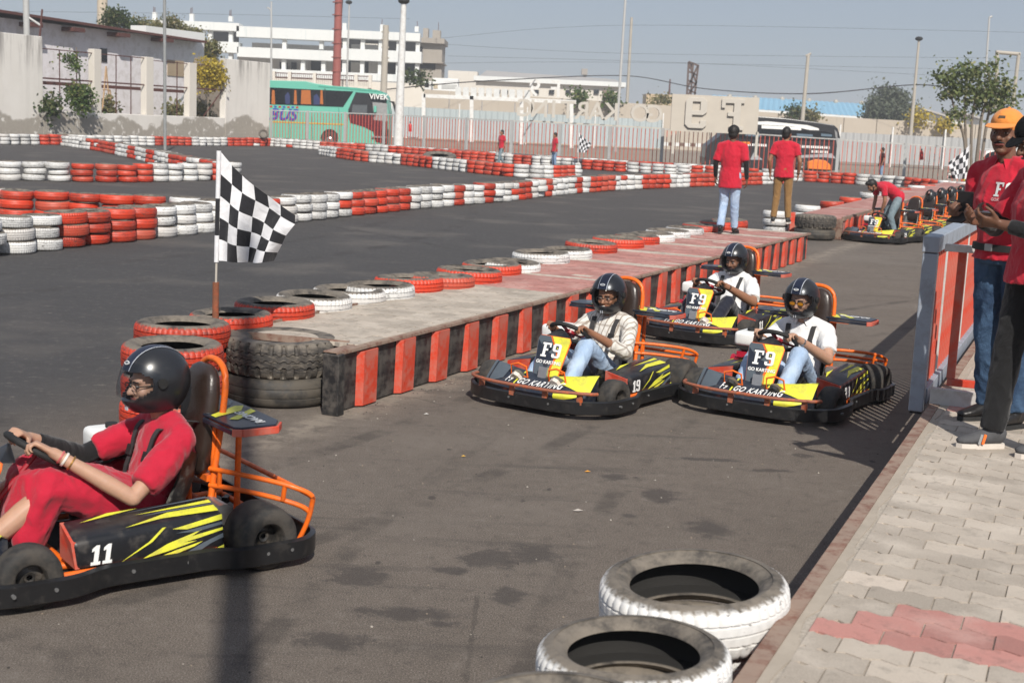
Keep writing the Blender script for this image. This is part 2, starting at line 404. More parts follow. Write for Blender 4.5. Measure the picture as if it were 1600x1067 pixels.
def glass(name, tint=(.9, .92, .95), face=.12, rough=.05):        # thin clear sheet: some reflection, mostly see-through
    m = NT(name); tr = m.n('BsdfTransparent'); tr.inputs[0].default_value = (*tint, 1)
    lw = m.n('LayerWeight'); lw.inputs[0].default_value = .35
    mx = m.n('MixShader'); f = m.math('MULTIPLY_ADD', lw.outputs['Facing'], .35, face, clamp=True)
    m.set(col=(.02, .022, .025), rough=rough); m.l(f, mx.inputs[0]); m.l(tr.outputs[0], mx.inputs[1]); m.l(m.b.outputs[0], mx.inputs[2]); m.l(mx.outputs[0], m.out.inputs[0])
    return m.mat
def leaf_mat(name, a, b, c3):
    m = NT(name); g = m.n('NewGeometry'); R = g.outputs['Random Per Island']
    c = m.mix(R, a, b); c = m.mix(m.ramp(m.math('FRACT', m.math('MULTIPLY', R, 7.3)), .75, .9), c, c3)
    m.set(col=c, rough=.55, spec=.3); tl = m.n('BsdfTranslucent'); m.l(c, tl.inputs[0]); mx = m.n('MixShader'); mx.inputs[0].default_value = .28
    m.l(m.b.outputs[0], mx.inputs[1]); m.l(tl.outputs[0], mx.inputs[2]); m.l(mx.outputs[0], m.out.inputs[0]); return m.mat
ASPH = asphalt()
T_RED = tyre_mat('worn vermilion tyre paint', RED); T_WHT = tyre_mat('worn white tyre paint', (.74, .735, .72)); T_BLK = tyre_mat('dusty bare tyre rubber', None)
P_GREY = paver_mat('grey paver', (.45, .39, .325), (.56, .495, .42)); P_RED = paver_mat('faded red paver', (.45, .215, .185), (.55, .345, .30)); P_PALE = paver_mat('pale paver', (.50, .43, .36), (.56, .50, .43))
JOINT = pm('sand joint', (.46, .405, .34), .95, .3, 30, dirt=(.22, .19, .155), dirt_amt=.5, bump=.4)
RUST = pm('rusty steel edge', (.17, .075, .05), .8, .45, 5, dirt=(.36, .29, .23), dirt_amt=.6, bump=.3)
VERM = pm('vermilion steel paint', RED, .5, .2, 3, dirt=(.42, .22, .17), dirt_amt=.5, bump=.15)
BLKP = pm('black steel paint', (.016, .016, .017), .5, .4, 4, dirt=(.16, .14, .12), dirt_amt=.45, bump=.15)
STEEL = pm('blue grey painted steel', (.30, .34, .40), .5, .2, 4, dirt=(.2, .18, .16), dirt_amt=.35, bump=.1)
PALEST = pm('pale grey steel', (.55, .54, .52), .55, .15, 4, dirt=(.3, .25, .2), dirt_amt=.4)
ORG = pm('orange frame paint', ORANGE, .38, .12, 8, dirt=(.25, .07, .03), dirt_amt=.35, spec=.5)
KBLK = pm('scuffed black bumper', (.012, .012, .013), .36, .3, 9, dirt=(.07, .06, .05), dirt_amt=.22, spec=.5)
PODK = pm('gloss black fairing', (.014, .0145, .017), .28, .4, 5, dirt=(.14, .12, .10), dirt_amt=.25)
NAVY = pm('dark navy print', (.017, .022, .036), .35, .3, 5, dirt=(.14, .12, .10), dirt_amt=.3)
YEL = pm('yellow print', (.74, .73, .055), .42, .1, 6, dirt=(.25, .2, .1), dirt_amt=.35)
SLATE = pm('slate grey print', (.085, .105, .125), .42, .2, 6)
WHT = pm('white print', (.80, .80, .78), .45, .08, 10, dirt=(.4, .36, .3), dirt_amt=.2)
RUB = pm('worn slick tyre rubber', (.022, .021, .020), .72, .4, 5, dirt=(.10, .085, .07), dirt_amt=.5)
METAL = pm('dull aluminium', (.42, .42, .42), .4, .3, 12, metal=.8)
LEATH = pm('brown vinyl', (.030, .019, .015), .34, .3, 20, bump=.15, spec=.55)
BLK = pm('matt black', (.012, .012, .012), .7, .3, 10)
STRAP = pm('charcoal webbing', (.035, .033, .034), .8, .3, 60)
# ---------------------------------------------------------------- the ground, the raised platforms and the kerb
def sheet(name, poly, z, mat, kind='structure'):
    me = bpy.data.meshes.new(name); me.from_pydata([(p[0], p[1], z) for p in poly], [], [tuple(range(len(poly)))]); me.materials.append(mat)
    o = link(name, me); tag(o, kind=kind); return o
mg = NT('dusty ground'); co = mg.pos(); n = mg.noise(co, .08, 6, .6); n2 = mg.noise(co, 3, 5, .6)
mg.set(col=mg.mix(mg.ramp(n2, .4, .7, 0, .5), mg.mix(n, (.20, .155, .12), (.33, .27, .21)), (.28, .24, .19)), rough=.95)
sheet('ground', [(-1200, -150), (1200, -150), (1200, 1500), (-1200, 1500)], -.008, mg.mat)
sheet('track_asphalt', [(-60, -25), (60, -25), (60, 58), (24, 64), (14, 69), (0, 78), (-12, 86), (-19, 84), (-27, 68), (-60, 60)], 0, ASPH)
DV = V((.396, .918, 0)); NV = V((.918, -.396, 0))
def KP(a, w_, z=0): return DV*a + NV*(w_ - .85) + V((0, 0, z))
PL, PW = .226, .142
def paver_poly(L=PL, W=PW, g=.006):
    L -= g; W -= g; e = .012; xs = (-.5, -.375, -.125, .125, .375, .5); es = (0, e, -e, e, -e, 0)
    return [(x*L, -W/2+q) for x, q in zip(xs, es)] + [(x*L, W/2+q) for x, q in zip(reversed(xs), reversed(es))]
PP = paver_poly()
def paver_me(mat):
    m = MB(); m.prism(PP, -.03, 0)
    return m.mesh('paver', mat)
PME = {k: paver_me(k_) for k, k_ in (('g', P_GREY), ('r', P_RED), ('p', P_PALE))}
PMATS = [P_GREY, P_RED, P_PALE]
def lay_pavers(parent, origin, d, n, a0, a1, wfun, kindfun, z, limit):
    """rows run across (along n); nearest ones become parts, the rest one joined part"""
    cells = []; r = 0; a = a0
    ang = atan2(n.y, n.x)
    while a < a1:
        lo, hi = wfun(a); x = math.floor(lo/PL)*PL + (PL/2 if r % 2 else 0)
        while x < hi + PL/2:
            if x - PL*.5 >= lo-.02 and x + PL*.5 <= hi+.02:
                p = origin + d*a + n*x; cells.append(((p-CAM).length, p, kindfun(a, x), 1))
            elif x >= lo-.02 and x <= hi+.02:                # cut half pavers close the rows
                h = 1 if x + PL*.5 <= hi+.02 else -1; p = origin + d*a + n*(x + h*PL*.25); cells.append(((p-CAM).length, p, kindfun(a, x), .5))
            x += PL
        a += PW; r += 1
    cells.sort(key=lambda c: c[0]); rest = MB(); rv = []
    for i, (q, p, k, hf) in enumerate(cells):
        M = Matrix.Translation((p.x, p.y, z + rnd(-.002, .002))) @ Matrix.Rotation(ang + rnd(-.012, .012), 4, 'Z') @ Matrix.Rotation(rnd(-.008, .008), 4, 'X') @ Matrix.Diagonal((hf*.985 if hf < 1 else 1, 1, 1, 1))
        if i < limit:
            o = link('paver', PME[k], parent); o.matrix_world = M
        else:
            rest.mi = 'grp'.index(k); rest.prism(PP, -.03, 0, M); rv += [random.random()]*(2*len(PP))
    if rest.v:
        me = rest.mesh('paver_field', PMATS, fix=False); at = me.attributes.new('rnd', 'FLOAT', 'POINT'); at.data.foreach_set('value', rv)
        tag(link('paver_field', me, parent), kind='stuff')
# -- kerb pavement on the right
pav = MB(); pav.prism([KP(a, w_)[:2] for a, w_ in ((-6, .07), (60, .07), (60, 4.5), (-6, 4.5))], 0, .4485).obj('pavement', JOINT); pav = bpy.data.objects['pavement']; tag(pav, kind='structure')
m = MB(); m.bar(KP(-6, .005, .40), KP(60, .005, .40), .012, .11, side=NV); m.bar(KP(-6, .03, .4515), KP(60, .03, .4515), .058, .008, side=NV)
m.obj('steel_edge', RUST, pav)
m = MB(); m.prism([tuple(KP(a, .06 + .0)[:2]) for a in (-6, 60)] + [tuple(KP(a, w_)[:2]) for a, w_ in [(60, .1)] + [(60 - i*.10, max(.08, .10 + .03*noise.noise(V((i*.31, 0, 3))) + rnd(-.012, .012))) for i in range(1, 660)] + [(-6, .1)]], .40, .4518)
m.obj('concrete_border', concrete('rough concrete border', (.30, .255, .205), (.50, .435, .36), scale=7), pav)
m = MB()
for i in range(120): 
    m.mi = i % 2; m.bar(KP(-6+i*.55, .02, .18), KP(-6+i*.55+.545, .02, .18), .03, .36, side=NV)
m.obj('kerb_skirt', [VERM, BLKP], pav)
ra0, ra1 = sorted((KPO.dot(DV) for KPO in (G(1430, 1024, .45), G(1430, 945, .45))))
def kk(a, x):
    if ra0 < a < ra1 and x > .24 + .05*sin(a*40): return 'r'
    if 8.35 < a < 8.7: return 'r'
    if random.random() < .012: return 'p'
    return 'g'
lay_pavers(pav, NV*-.85, DV, NV, 3.2, 24, lambda a: (.095, 1.9 + a*.06), kk, .455, 290)
# -- the long boarding platform
PD = V((.41, .912, 0)).normalized(); PN = V((PD.y, -PD.x, 0)); PO = V((-1.24, 9.10, 0))       # near right foot
def PP3(a, x, z=0): return PO + PD*a + PN*x + V((0, 0, z))
PLEN = 15.1
def pw(a): return 1.02 + .55*min(1, max(0, a/13))
plat = MB(); plat.prism([PP3(a, x)[:2] for a, x in ((.55, -.03), (PLEN-.02, -.03), (PLEN-.02, -pw(PLEN)), (.25, -pw(0)))], 0, .447).obj('boarding_platform', JOINT)
plat = bpy.data.objects['boarding_platform']; tag(plat, 'long raised paved platform with red and black steel side panels between lane and track', 'platform')
stripes = [(G(u, v, .45)-PO).dot(PD) for u, v in ((860, 431), (962, 411), (1025, 396), (1075, 384), (1118, 376), (1160, 368), (1188, 360))]
a_red = (G(820, 453, .45)-PO).dot(PD)
def pk(a, x):
    if a < a_red + rnd(-.06, .06): return 'g'
    if any(abs(a-s) < .13 for s in stripes): return 'p'
    return 'p' if random.random() < .02 else 'r'
lay_pavers(plat, PO, PD, PN, .42, PLEN-.1, lambda a: (-pw(a)+.03, -.02), pk, .453, 295)
# sides: alternating folded steel panels
def panel_me(mat, out):
    m = MB(); W = .276
    if out: po = [(-.004, .0), (.035, .042), (W-.05, .042), (W-.010, .0), (W-.02, -.012), (.01, -.012)]
    else: po = [(-.03, .012), (0, .0), (W-.0, .0), (W+.03, .012), (W+.03, -.02), (-.03, -.02)]
    return m.prism(po, 0, .405).mesh('panel', mat)
PNR, PNB = panel_me(VERM, True), panel_me(BLKP, False)
def skirt(parent, P, a0, a1, x, dvec, flip=1, z=0.012):
    n = int((a1-a0)/.28); ang = atan2(dvec.y, dvec.x)
    for i in range(n):
        p = P(a0+i*.28, x); o = link('panel', (PNB if i % 2 == 0 else PNR), parent, (p.x, p.y, z), (rnd(-.03, .03), rnd(-.012, .012), ang)); o.scale = (1, -flip, rnd(.97, 1.01))
skirt(plat, PP3, .06, PLEN, .0, PD)
m = MB(); m.bar(PP3(.02, -.02, .4415), PP3(PLEN+.02, -.02, .4415), .11, .01, side=PN); m.bar(PP3(.02, .035, .430), PP3(PLEN+.02, .035, .430), .006, .022, side=PN)
m.obj('edge_angle', RUST, plat, bevel=.002)
m = MB(); m.bar(PP3(.25, -pw(0)-.005, .437), PP3(PLEN, -pw(PLEN)-.005, .437), .02, .055, side=PN); m.bar(PP3(.40, -.1, .437), PP3(.25, -pw(0), .437), .02, .05, side=PD)
m.bar(PP3(.0, -pw(0)-.34, .36), PP3(.3, -pw(0)+.15, .40), .03, .16, side=(0, 0, 1)); m.obj('back_angle', RUST, plat)
m = MB(); m.bar(PP3(0, .0, .215), PP3(.085, .0, .215), .13, .43, side=PN); m.obj('corner_post', BLKP, plat, bevel=.006)
m = MB(); m.bar(PP3(PLEN+.01, -.02, .2), PP3(PLEN+.01, -pw(PLEN), .2), .40, .03, side=(0, 0, 1)); m.obj('end_plate', VERM, plat)
# -- second platform beyond the gap
q = [G(u, v, .45) for u, v in ((1243, 335), (1317, 341), (1414, 315), (1526, 284), (1486, 283), (1412, 295), (1368, 307))]
m = MB(); m.prism([p[:2] for p in q], 0, .44).obj('second_platform', P_RED); pl2 = bpy.data.objects['second_platform']
tag(pl2, 'second raised red platform beyond the truck tyre, beside the row of parked karts', 'platform')
for k in range(5):
    t = (k+.6)/5; m = MB(); a = q[1].lerp(q[3], t); b = q[0].lerp(q[4], t); dd = (q[3]-q[1]).normalized()*.10
    m.prism([(a-dd)[:2], (a+dd)[:2], (b+dd)[:2], (b-dd)[:2]], .40, .444); m.obj('pale_stripe', P_PALE, pl2)
def P2(i): 
    A, B = q[i], q[i+1]; t = (B-A).normalized(); return (lambda a, x: V((A.x, A.y, 0)) + V((t.x, t.y, 0))*a), (B-A).length, t
for i in (1, 2):
    f_, L_, t_ = P2(i); skirt(pl2, f_, .05, L_, 0, t_)
m = MB()
for i in (1, 2): m.bar(q[i] - V((0, 0, .02)), q[i+1] - V((0, 0, .02)), .08, .05)
m.obj('edge_angle', RUST, pl2)
m = MB(); m.bar(q[0]+V((0, 0, -.235)), q[1]+V((0, 0, -.235)), .40, .03, side=(0, 0, 1)); m.obj('end_plate', RUST, pl2)
m = MB(); m.bar(q[0]+V((-.06, 0, -.45)), q[0]+V((-.06, 0, .04)), .10); m.obj('corner_post', VERM, pl2)
# ---------------------------------------------------------------- the railing at the right edge
rl = empty('railing', KP(8.7, 0, .45)); tag(rl, 'orange barred railing with wide blue grey top beam along the kerb edge', 'railing')
def RP(a, w_=0, z=0): return KP(a, w_ - .085, .45 + z)
def rpart(m, name, mat, bevel=.004, **k):
    o = m.obj(name, mat, None, bevel=bevel, **k); o.parent = rl; o.matrix_parent_inverse = Matrix.Translation(-rl.location); return o
RA, RB = 8.62, 24.0
rpart(MB().bar(RP(RA, 0, -.06), RP(RA, 0, .93), .088, .095, side=NV), 'end_post', STEEL, .008)
rpart(MB().bar(RP(RA, 0, -.074), RP(RA, 0, -.061), .07, .075, side=NV), 'post_foot', BLK, 0)
rpart(MB().bar(RP(RA-.05, 0, .985), RP(RB, 0, .985), .098, .10, side=NV), 'top_beam', STEEL, .008)
rpart(MB().bar(RP(RA+.08, 0, .02), RP(RB, 0, .02), .10, .10, side=NV), 'bottom_beam', STEEL, .004)
BAR = MB().box((0, 0, .43), (.035, .028, .86)).mesh('baluster', VERM, bevel=.002, seg=1)
BARP = MB().box((0, 0, .43), (.04, .03, .86)).mesh('baluster', PALEST, bevel=.002, seg=1)
a = RA+.16; i = 0
while a < RB:
    p = RP(a, 0, .068); o = link('baluster', BARP if i % 14 == 6 else BAR); o.parent = rl; o.location = p - rl.location; o.rotation_euler = (0, 0, atan2(NV.y, NV.x)); a += .112; i += 1
gp = empty('gate_panel', RP(RA, .15)); tag(gp, 'orange framed barrier panel standing across the pavement behind the orange capped man', 'barrier')
def gpart(m, name, mat, bevel=.003):
    o = m.obj(name, mat, None, bevel=bevel); o.parent = gp; o.matrix_parent_inverse = Matrix.Translation(-gp.location); return o
gpart(MB().bar(RP(RA-.02, .08, .05), RP(RA-.02, 1.6, .05), .10, .07, side=(0, 0, 1)), 'base_beam', PALEST)
gpart(MB().bar(RP(RA+.02, .08, .97), RP(RA+.02, 1.6, .97), .045, .05, side=(0, 0, 1)), 'top_rail', PALEST)
gpart(MB().bar(RP(RA+.08, .16, .13), RP(RA+.08, 1.6, .13), .045, .04, side=(0, 0, 1)), 'bottom_rail', VERM)
for x in (.18, .48, .78, 1.08, 1.38): gpart(MB().bar(RP(RA+.08, x, .155), RP(RA+.08, x, .945), .05, .04, side=NV), 'upright', VERM)
# lamp post behind the viewer: its shadow lies across the lane
lp = V((-.95, 4.62, 0)) + V((SUN.x, SUN.y, 0)).normalized()*7.2
m = MB(); m.tube([lp, lp+V((0, 0, 6)), lp+V((0, 0, 12))], [.10, .085, .07], 14); m.cyl(lp, lp+V((0, 0, .05)), .2)
m.obj('lamp_post', STEEL, smooth=40); tag(bpy.data.objects['lamp_post'], 'tall grey lamp post whose long shadow falls across the near lane', 'lamp post')
# ---------------------------------------------------------------- behind the track
CREAM = concrete('cream painted plaster', (.62, .57, .50), (.74, .70, .63), scale=.3)
TANC = concrete('sandy concrete wall', (.42, .365, .30), (.53, .47, .395), scale=.25, streak=.3)
GREYC = concrete('raw grey concrete', (.30, .27, .235), (.40, .365, .32), scale=.4)
WHTB = concrete('white washed concrete', (.66, .68, .67), (.78, .79, .77), (.42, .52, .53), scale=.3, streak=.45)
BLUW = pm('pale blue wash', (.42, .56, .58), .85, .12, 1)
DARK = pm('painted interior shade', (.012, .012, .014), .9, .3, 1)  # near-black colour stands in for shade inside rooms and openings
WIN = pm('dark window glass', (.012, .014, .018), .12, .3, 1)
LILAC = pm('pale shed sheeting', (.74, .71, .73), .6, .06, 1, dirt=(.4, .36, .32))
BRN = pm('red brown steel', (.10, .035, .028), .7, .2, 3)
BLUER = corrugated('pale blue roof sheeting', (.24, .46, .62))
OLDW = old_wall()
def BX(u0_, v0, u1, v1, Y, dep, m=None, dx=0):          # a block whose front face fills that rectangle at distance Y
    c = D((u0_+u1)/2, (v0+v1)/2, Y); W = (u1-u0_)*Y/F; H_ = (v1-v0)*Y/F
    m = m or MB(); m.box((c.x+dx, Y+dep/2, c.z), (W, dep, H_)); return m
def grow(o, root): o.parent = root; o.matrix_parent_inverse = Matrix.Translation(-root.location); return o
def part(m, name, mat, root, bevel=0, smooth=None): return grow(m.obj(name, mat, None, smooth, bevel), root)
# old boundary wall along the far left, running away
WA, WB = V((D(-20, 200, 65.5).x, 65.5, 0)), V((D(421, 200, 87).x, 87, 0))
wd = (WB-WA).normalized(); wn = V((-wd.y, wd.x, 0)); WL = (WB-WA).length
def WP(u, z=0, off=0):                                   # point on the wall line under image column u
    d = ray(u, 200); A_ = WA + wn*off; t = (A_.x*wd.y - A_.y*wd.x)/(d.x*wd.y - d.y*wd.x)
    return V((d.x*t, d.y*t, z))
def wblock(u0_, u1, z0, z1, th, off=0):
    a, b = WP(u0_, 0, off), WP(u1, 0, off); m = MB(); m.prism([a[:2], b[:2], (b+wn*th)[:2], (a+wn*th)[:2]], z0, z1); return m
bw = empty('boundary_wall', (WA+WB)/2); tag(bw, 'flaking whitewashed boundary wall with open bays between two solid ends', 'wall')
part(wblock(-30, 68, 0, 5.3, .45), 'wall_panel', OLDW, bw, .03)
part(wblock(68.2, 351.5, 0, 1.62, .38), 'low_wall', OLDW, bw, .03)
part(wblock(352, 421, 0, 5.15, .45), 'wall_panel', OLDW, bw, .03)
for u, h in ((153, 4.95), (234, 4.8), (301, 4.7)): part(wblock(u-5.5, u+6, 1.62, h, .4, .02), 'pillar', CREAM, bw, .02)
for u0_, u1 in ((68, 147), (159, 228), (240, 295), (307, 351)):
    part(wblock(u0_, u1, 3.22, 3.30, .05, .15), 'iron_rail', BRN, bw)
    part(wblock(u0_, u1, 4.70 if u0_ < 200 else 4.62, 4.75 if u0_ < 200 else 4.66, .04, .16), 'iron_rail', BRN, bw)
    for k in range(1, 3 if u1-u0_ > 50 else 1): part(wblock(u0_+(u1-u0_)*k/3-.4, u0_+(u1-u0_)*k/3+.4, 1.62, 4.7, .04, .18), 'iron_bar', BRN, bw)
part(MB().bar(WP(318, 1.66, .2), WP(346, 3.2, .2), .05), 'iron_brace', BRN, bw)
# shed behind that wall
SH = 6.5
sh = empty('workshop_shed', WP(150, 0, SH)); tag(sh, 'long low shed with dark red eaves behind the flaking wall', 'shed')
part(wblock(-40, 318, 0, 6.5, 5, SH), 'shed_wall', LILAC, sh)
m = MB(); a, b = WP(-45, 0, SH-.9), WP(322, 0, SH-.9)
za, zb = 6.75, 6.35
vs = [(a.x, a.y, za), (b.x, b.y, zb)]; A2, B2 = a+wn*7, b+wn*7
m.add([(a.x, a.y, za), (b.x, b.y, zb), (B2.x, B2.y, zb+.3), (A2.x, A2.y, za+.3), (a.x, a.y, za+.14), (b.x, b.y, zb+.14), (B2.x, B2.y, zb+.44), (A2.x, A2.y, za+.44)], [(0, 1, 2, 3), (4, 7, 6, 5), (0, 4, 5, 1), (1, 5, 6, 2), (2, 6, 7, 3), (3, 7, 4, 0)])
part(m, 'roof', BRN, sh)
part(wblock(228, 319, 6.52, 7.0, 1.2, SH-.7), 'parapet', WHTB, sh)
for u in (60, 125, 195, 262): part(wblock(u-9, u+9, 6.15, 6.38, .9, SH-.9), 'eave_bracket', BRN, sh)
part(wblock(262, 287, 4.1, 5.1, .06, SH-.06), 'notice_board', pm('tan board', (.36, .28, .19), .8, .15, 2), sh)
part(wblock(158, 168, 4.6, 5.4, .06, SH-.06), 'window', WIN, sh)
part(wblock(68, 290, 3.0, 3.18, .3, 3.2), 'beam', BRN, sh)
part(MB().bar(WP(263, 1.6, 3.2), WP(290, 2.95, 3.2), .1), 'beam_prop', pm('grey steel prop', (.2, .22, .24), .6), sh)
part(wblock(307, 350, 0, 5.2, .2, 3.0), 'side_wall', pm('mud plaster', (.30, .25, .21), .9, .15, 1), sh)
sd = empty('timber_trestle', WP(166, 0, 2.5)); tag(sd, 'thin pale timber trestle leaning behind the open bay of the old wall', 'trestle')
for (a, b) in (((160, 1.6), (166, 4.2)), ((166, 4.2), (172, 1.7)), ((172, 2.9), (176, 1.7)), ((161, 2.9), (172, 2.9))): part(MB().bar(WP(a[0], a[1], 2.5), WP(b[0], b[1], 2.5), .07), 'batten', pm('raw timber', (.45, .30, .17), .8), sd)
# poles
def pole(name, ub, vb, ut, vt, Y, r, mat, label, cat='pole', r2=None, arms=(), z0=0., head=None, group=None):
    a = D(ub, vb, Y); b = D(ut, vt, Y); x = (a.x+b.x)/2 if abs(a.x-b.x) < .02*(b.z-a.z+1) else None
    A = V((a.x, Y, z0)); B = V((b.x, Y, b.z)); o = empty(name, A); tag(o, label, cat, group)
    part(MB().tube([A, A.lerp(B, .5), B], [r, (r+(r2 or r))/2, r2 or r], 12), 'shaft', mat, o, smooth=50)
    for (s, e, rr) in arms: part(MB().tube([D(*s, Y), D(*e, Y)], rr, 8), 'arm', mat, o, smooth=50)
    if head: part(MB().ell(D(*head, Y), (.35, .35, .2)), 'lamp_head', BLK, o, smooth=60)
    return o
GALV = pm('galvanised pole', (.45, .45, .44), .5, .15, 2); CONP = pm('concrete pole', (.42, .385, .33), .9, .15, 2); WHP = pm('white painted pole', (.72, .72, .70), .5, .1, 2, dirt=(.4, .35, .3))
pole('light_pole', 258, 205, 257, -15, 64.6, .075, pm('grey pole paint', (.26, .27, .27), .6), 'tall dark grey pole in front of the old wall with yellow bush', 'light pole')
pole('light_pole', 622, 222, 631, 4, 82, .30, WHP, 'thick white round pole with dark lamp head right of the green coach', 'light pole', .16, head=(631, 2))
pole('light_pole', 424, 200, 424, 3, 105, .10, GALV, 'thin lamp pole rising above the right end of the old wall', 'light pole', .06, arms=(((424, 18), (419, 12), .05), ((419, 12), (418.5, 14), .1)))
pole('light_pole', 541, 150, 546, 2, 140, .12, GALV, 'slim grey lamp pole just right of the red tower mast', 'light pole', .08, head=(545, 4))
pole('steel_mast', 42, 60, 40, -20, 70, .16, GALV, 'grey pole standing on top of the left wall end beside a brace', 'pole', z0=5.3, arms=(((45, 28), (63, 40), .06),))
pole('iron_stake', 62, 60, 66, 15, 70, .05, BRN, 'thin rusty iron stake on the left wall end', 'stake', z0=5.3)
pole('brick_stack', 158, 60, 160, -15, 150, .55, concrete('tan stack', (.48, .40, .30), (.58, .50, .40)), 'slim tan chimney with side rungs beyond the shed roof', 'chimney', arms=tuple((((153), y), (160, y), .06) for y in (4, 14, 24, 34, 44)) and tuple(((153, y), (160, y), .06) for y in (4, 14, 24, 34, 44)))
pole('pylon', 599, 145, 603, 40, 120, .32, CONP, 'concrete electricity pole with insulators in front of the unfinished building', 'electricity pole', .26, arms=tuple(((596, y), (608, y+1), .07) for y in (50, 62, 74, 90, 96)))
pole('pylon', 966, 160, 978, -12, 120, .13, GALV, 'left one of the close pair of tall thin poles in mid picture', 'light pole', .10)
pole('pylon', 980, 160, 987, 28, 160, .2, CONP, 'right shorter one of the close pair of tall thin poles', 'electricity pole', .15)
pole('pylon', 1252, 200, 1263, 86, 130, .22, CONP, 'concrete pole above the roof of the dark coach', 'electricity pole', .16, arms=(((1259, 88), (1267, 84), .1),))
pole('light_pole', 1424, 200, 1436, 62, 125, .2, CONP, 'pale lamp pole right of the dark green tree', 'light pole', .1, head=(1436, 61))
pole('light_pole', 1541, 150, 1546, 28, 150, .14, GALV, 'curved lamp post above the leafy tree', 'light pole', .1, arms=(((1546, 28), (1550, 26), .12),))
hp = empty('gantry_pole', V((D(1575, 100, 110).x, 110, 0))); tag(hp, 'two legged pole gantry with crossbar right of the leafy tree', 'electricity pole')
for (a, b) in (((1556, 200), (1558, 82)), ((1578, 200), (1592, 84)), ((1556, 82), (1594, 85))): part(MB().tube([D(*a, 110), D(*b, 110)], .15, 10), 'post', CONP, hp, smooth=50)
# red lattice mast in front of the unfinished building
REDM = pm('faded red mast', (.30, .085, .07), .7, .25, 2)
o = empty('red_mast', V((D(526, 132, 135).x, 135, 0))); tag(o, 'thick faded red tubular mast beside the unfinished white building', 'mast')
part(MB().tube([D(525.5, 140, 135), D(529.5, -15, 135)], [.42, .36], 14), 'mast_tube', REDM, o, smooth=40)
part(MB().tube([D(528, 75, 135.8), D(534, -15, 135.8)], .2, 8), 'cable_bundle', pm('black cable', (.03, .025, .025), .7), o, smooth=40)
for y in (4, 24, 46, 68, 90, 112): part(MB().tube([D(521, y, 135), D(534, y+.6, 135)], .5, 10), 'flange', pm('mast flange', (.08, .03, .028), .8), o) if False else part(MB().cyl(D(527.6-y*.02, y-.7, 135), D(527.6-y*.02, y+.7, 135), .50), 'flange', REDM, o)
# unfinished building
UB = empty('unfinished_building', V((D(500, 120, 210).x, 210, 0))); tag(UB, 'white unfinished concrete building with open floors and bare columns', 'building')
Y = 210
def ub(name, rects, mat, Yo=0, dep=1.0): 
    for r in rects: part(BX(*r, Y+Yo, dep), name, mat, UB)
ub('floor_slab', [(238, 34, 372, 46), (371, 45, 531, 61), (329, 66, 372, 82), (372, 77, 521, 92), (533, 50, 655, 62), (533, 79, 657, 96), (420, 113, 640, 124)], WHTB, -1, 3)
ub('column', [(u-3, v0, u+3, v1) for u, v0, v1 in ((241, 20, 34), (299, 22, 34), (360, 26, 34), (360, 46, 112), (328, 46, 68), (444, 61, 77), (502, 61, 77), (443, 92, 114), (473, 92, 114), (505, 92, 116), (538, 37, 50), (538, 62, 120), (566, 62, 120), (597, 39, 50), (594, 62, 120), (622, 62, 120), (651, 42, 50), (652, 62, 124))], WHTB, -.4, 1)
ub('rebar', [(u-.4, v0, u+.4, v1) for u, v0, v1 in ((240, 11, 20), (242, 12, 20), (298, 13, 22), (300, 12, 22), (359, 17, 26), (361, 16, 26), (597, 31, 39), (652, 34, 42), (685, 36, 48))], BRN, 0, .1)
ub('back_wall', [(395, 70, 520, 79), (372, 92, 530, 122), (549, 70, 562, 78), (570, 69, 590, 79), (548, 98, 566, 118), (576, 98, 592, 118)], CREAM, 4, 1)
ub('room_shade', [(330, 46, 371, 66), (533, 61, 656, 80), (533, 95, 656, 124)], DARK, 5, 1)  # dark slabs paint the shade behind the open floors
ub('room_shade', [(390, 98, 396, 112), (437, 98, 448, 116), (455, 98, 462, 114), (486, 94, 500, 112)], DARK, 3, .9)  # dark slabs paint the shade of openings in the back wall
ub('stair_tower', [(653, 68, 690, 128)], GREYC, 3, 8); ub('tower_cap', [(652, 60, 694, 67.8), (652, 97, 692, 99)], GREYC, 2, 10); ub('tower_stub', [(661, 45, 669, 60), (676, 48, 688, 60)], GREYC, 4, 2)
ub('window', [(654, 74, 660, 87), (657, 98, 680, 108)], DARK, 2.8, .3)
# elevated road with parapet and retaining wall
RW = empty('retaining_wall', V((0, 150, 0))); tag(RW, 'long sandy concrete retaining wall of the raised road behind the fence', 'wall')
def rw_top(u): return 138.5 + (u-640)*.0665 if u < 1330 else 184.4 + (u-1330)*.055
u = 600
while u < 1700:
    p0, p1 = D(u, rw_top(u), 150), D(u+51.4, rw_top(u+51.4), 150)
    m = MB(); m.prism([(p0.x, 0), (p1.x-.06, 0), (p1.x-.06, p1.z), (p0.x, p0.z)], 0, .5, Matrix(((1, 0, 0, 0), (0, 0, 1, 150), (0, 1, 0, 0), (0, 0, 0, 1)))); part(m, 'wall_panel', TANC, RW, .02); u += 51.4
PRP = empty('road_parapet', V((D(530, 120, 148).x, 148, 0))); tag(PRP, 'road parapet with pale posts and see-through grilles above the green coach', 'parapet')
part(BX(395, 127, 660, 220, 148, .4), 'parapet_wall', CREAM, PRP)
for u in (427, 452, 491, 527, 556, 578): part(BX(u-2.6, 112+(u-427)*.04, u+2.6, 132+(u-427)*.04, 147.8, .6), 'post', CREAM, PRP)
m = MB(); u = 429
while u < 580: BX(u-.25, 114+(u-427)*.04, u+.25, 129+(u-427)*.04, 148, .1, m); u += 3
for v in (114, 121): m.bar(D(428, v, 148), D(579, v+6, 148), .1)
part(m, 'grille', BRN, PRP)
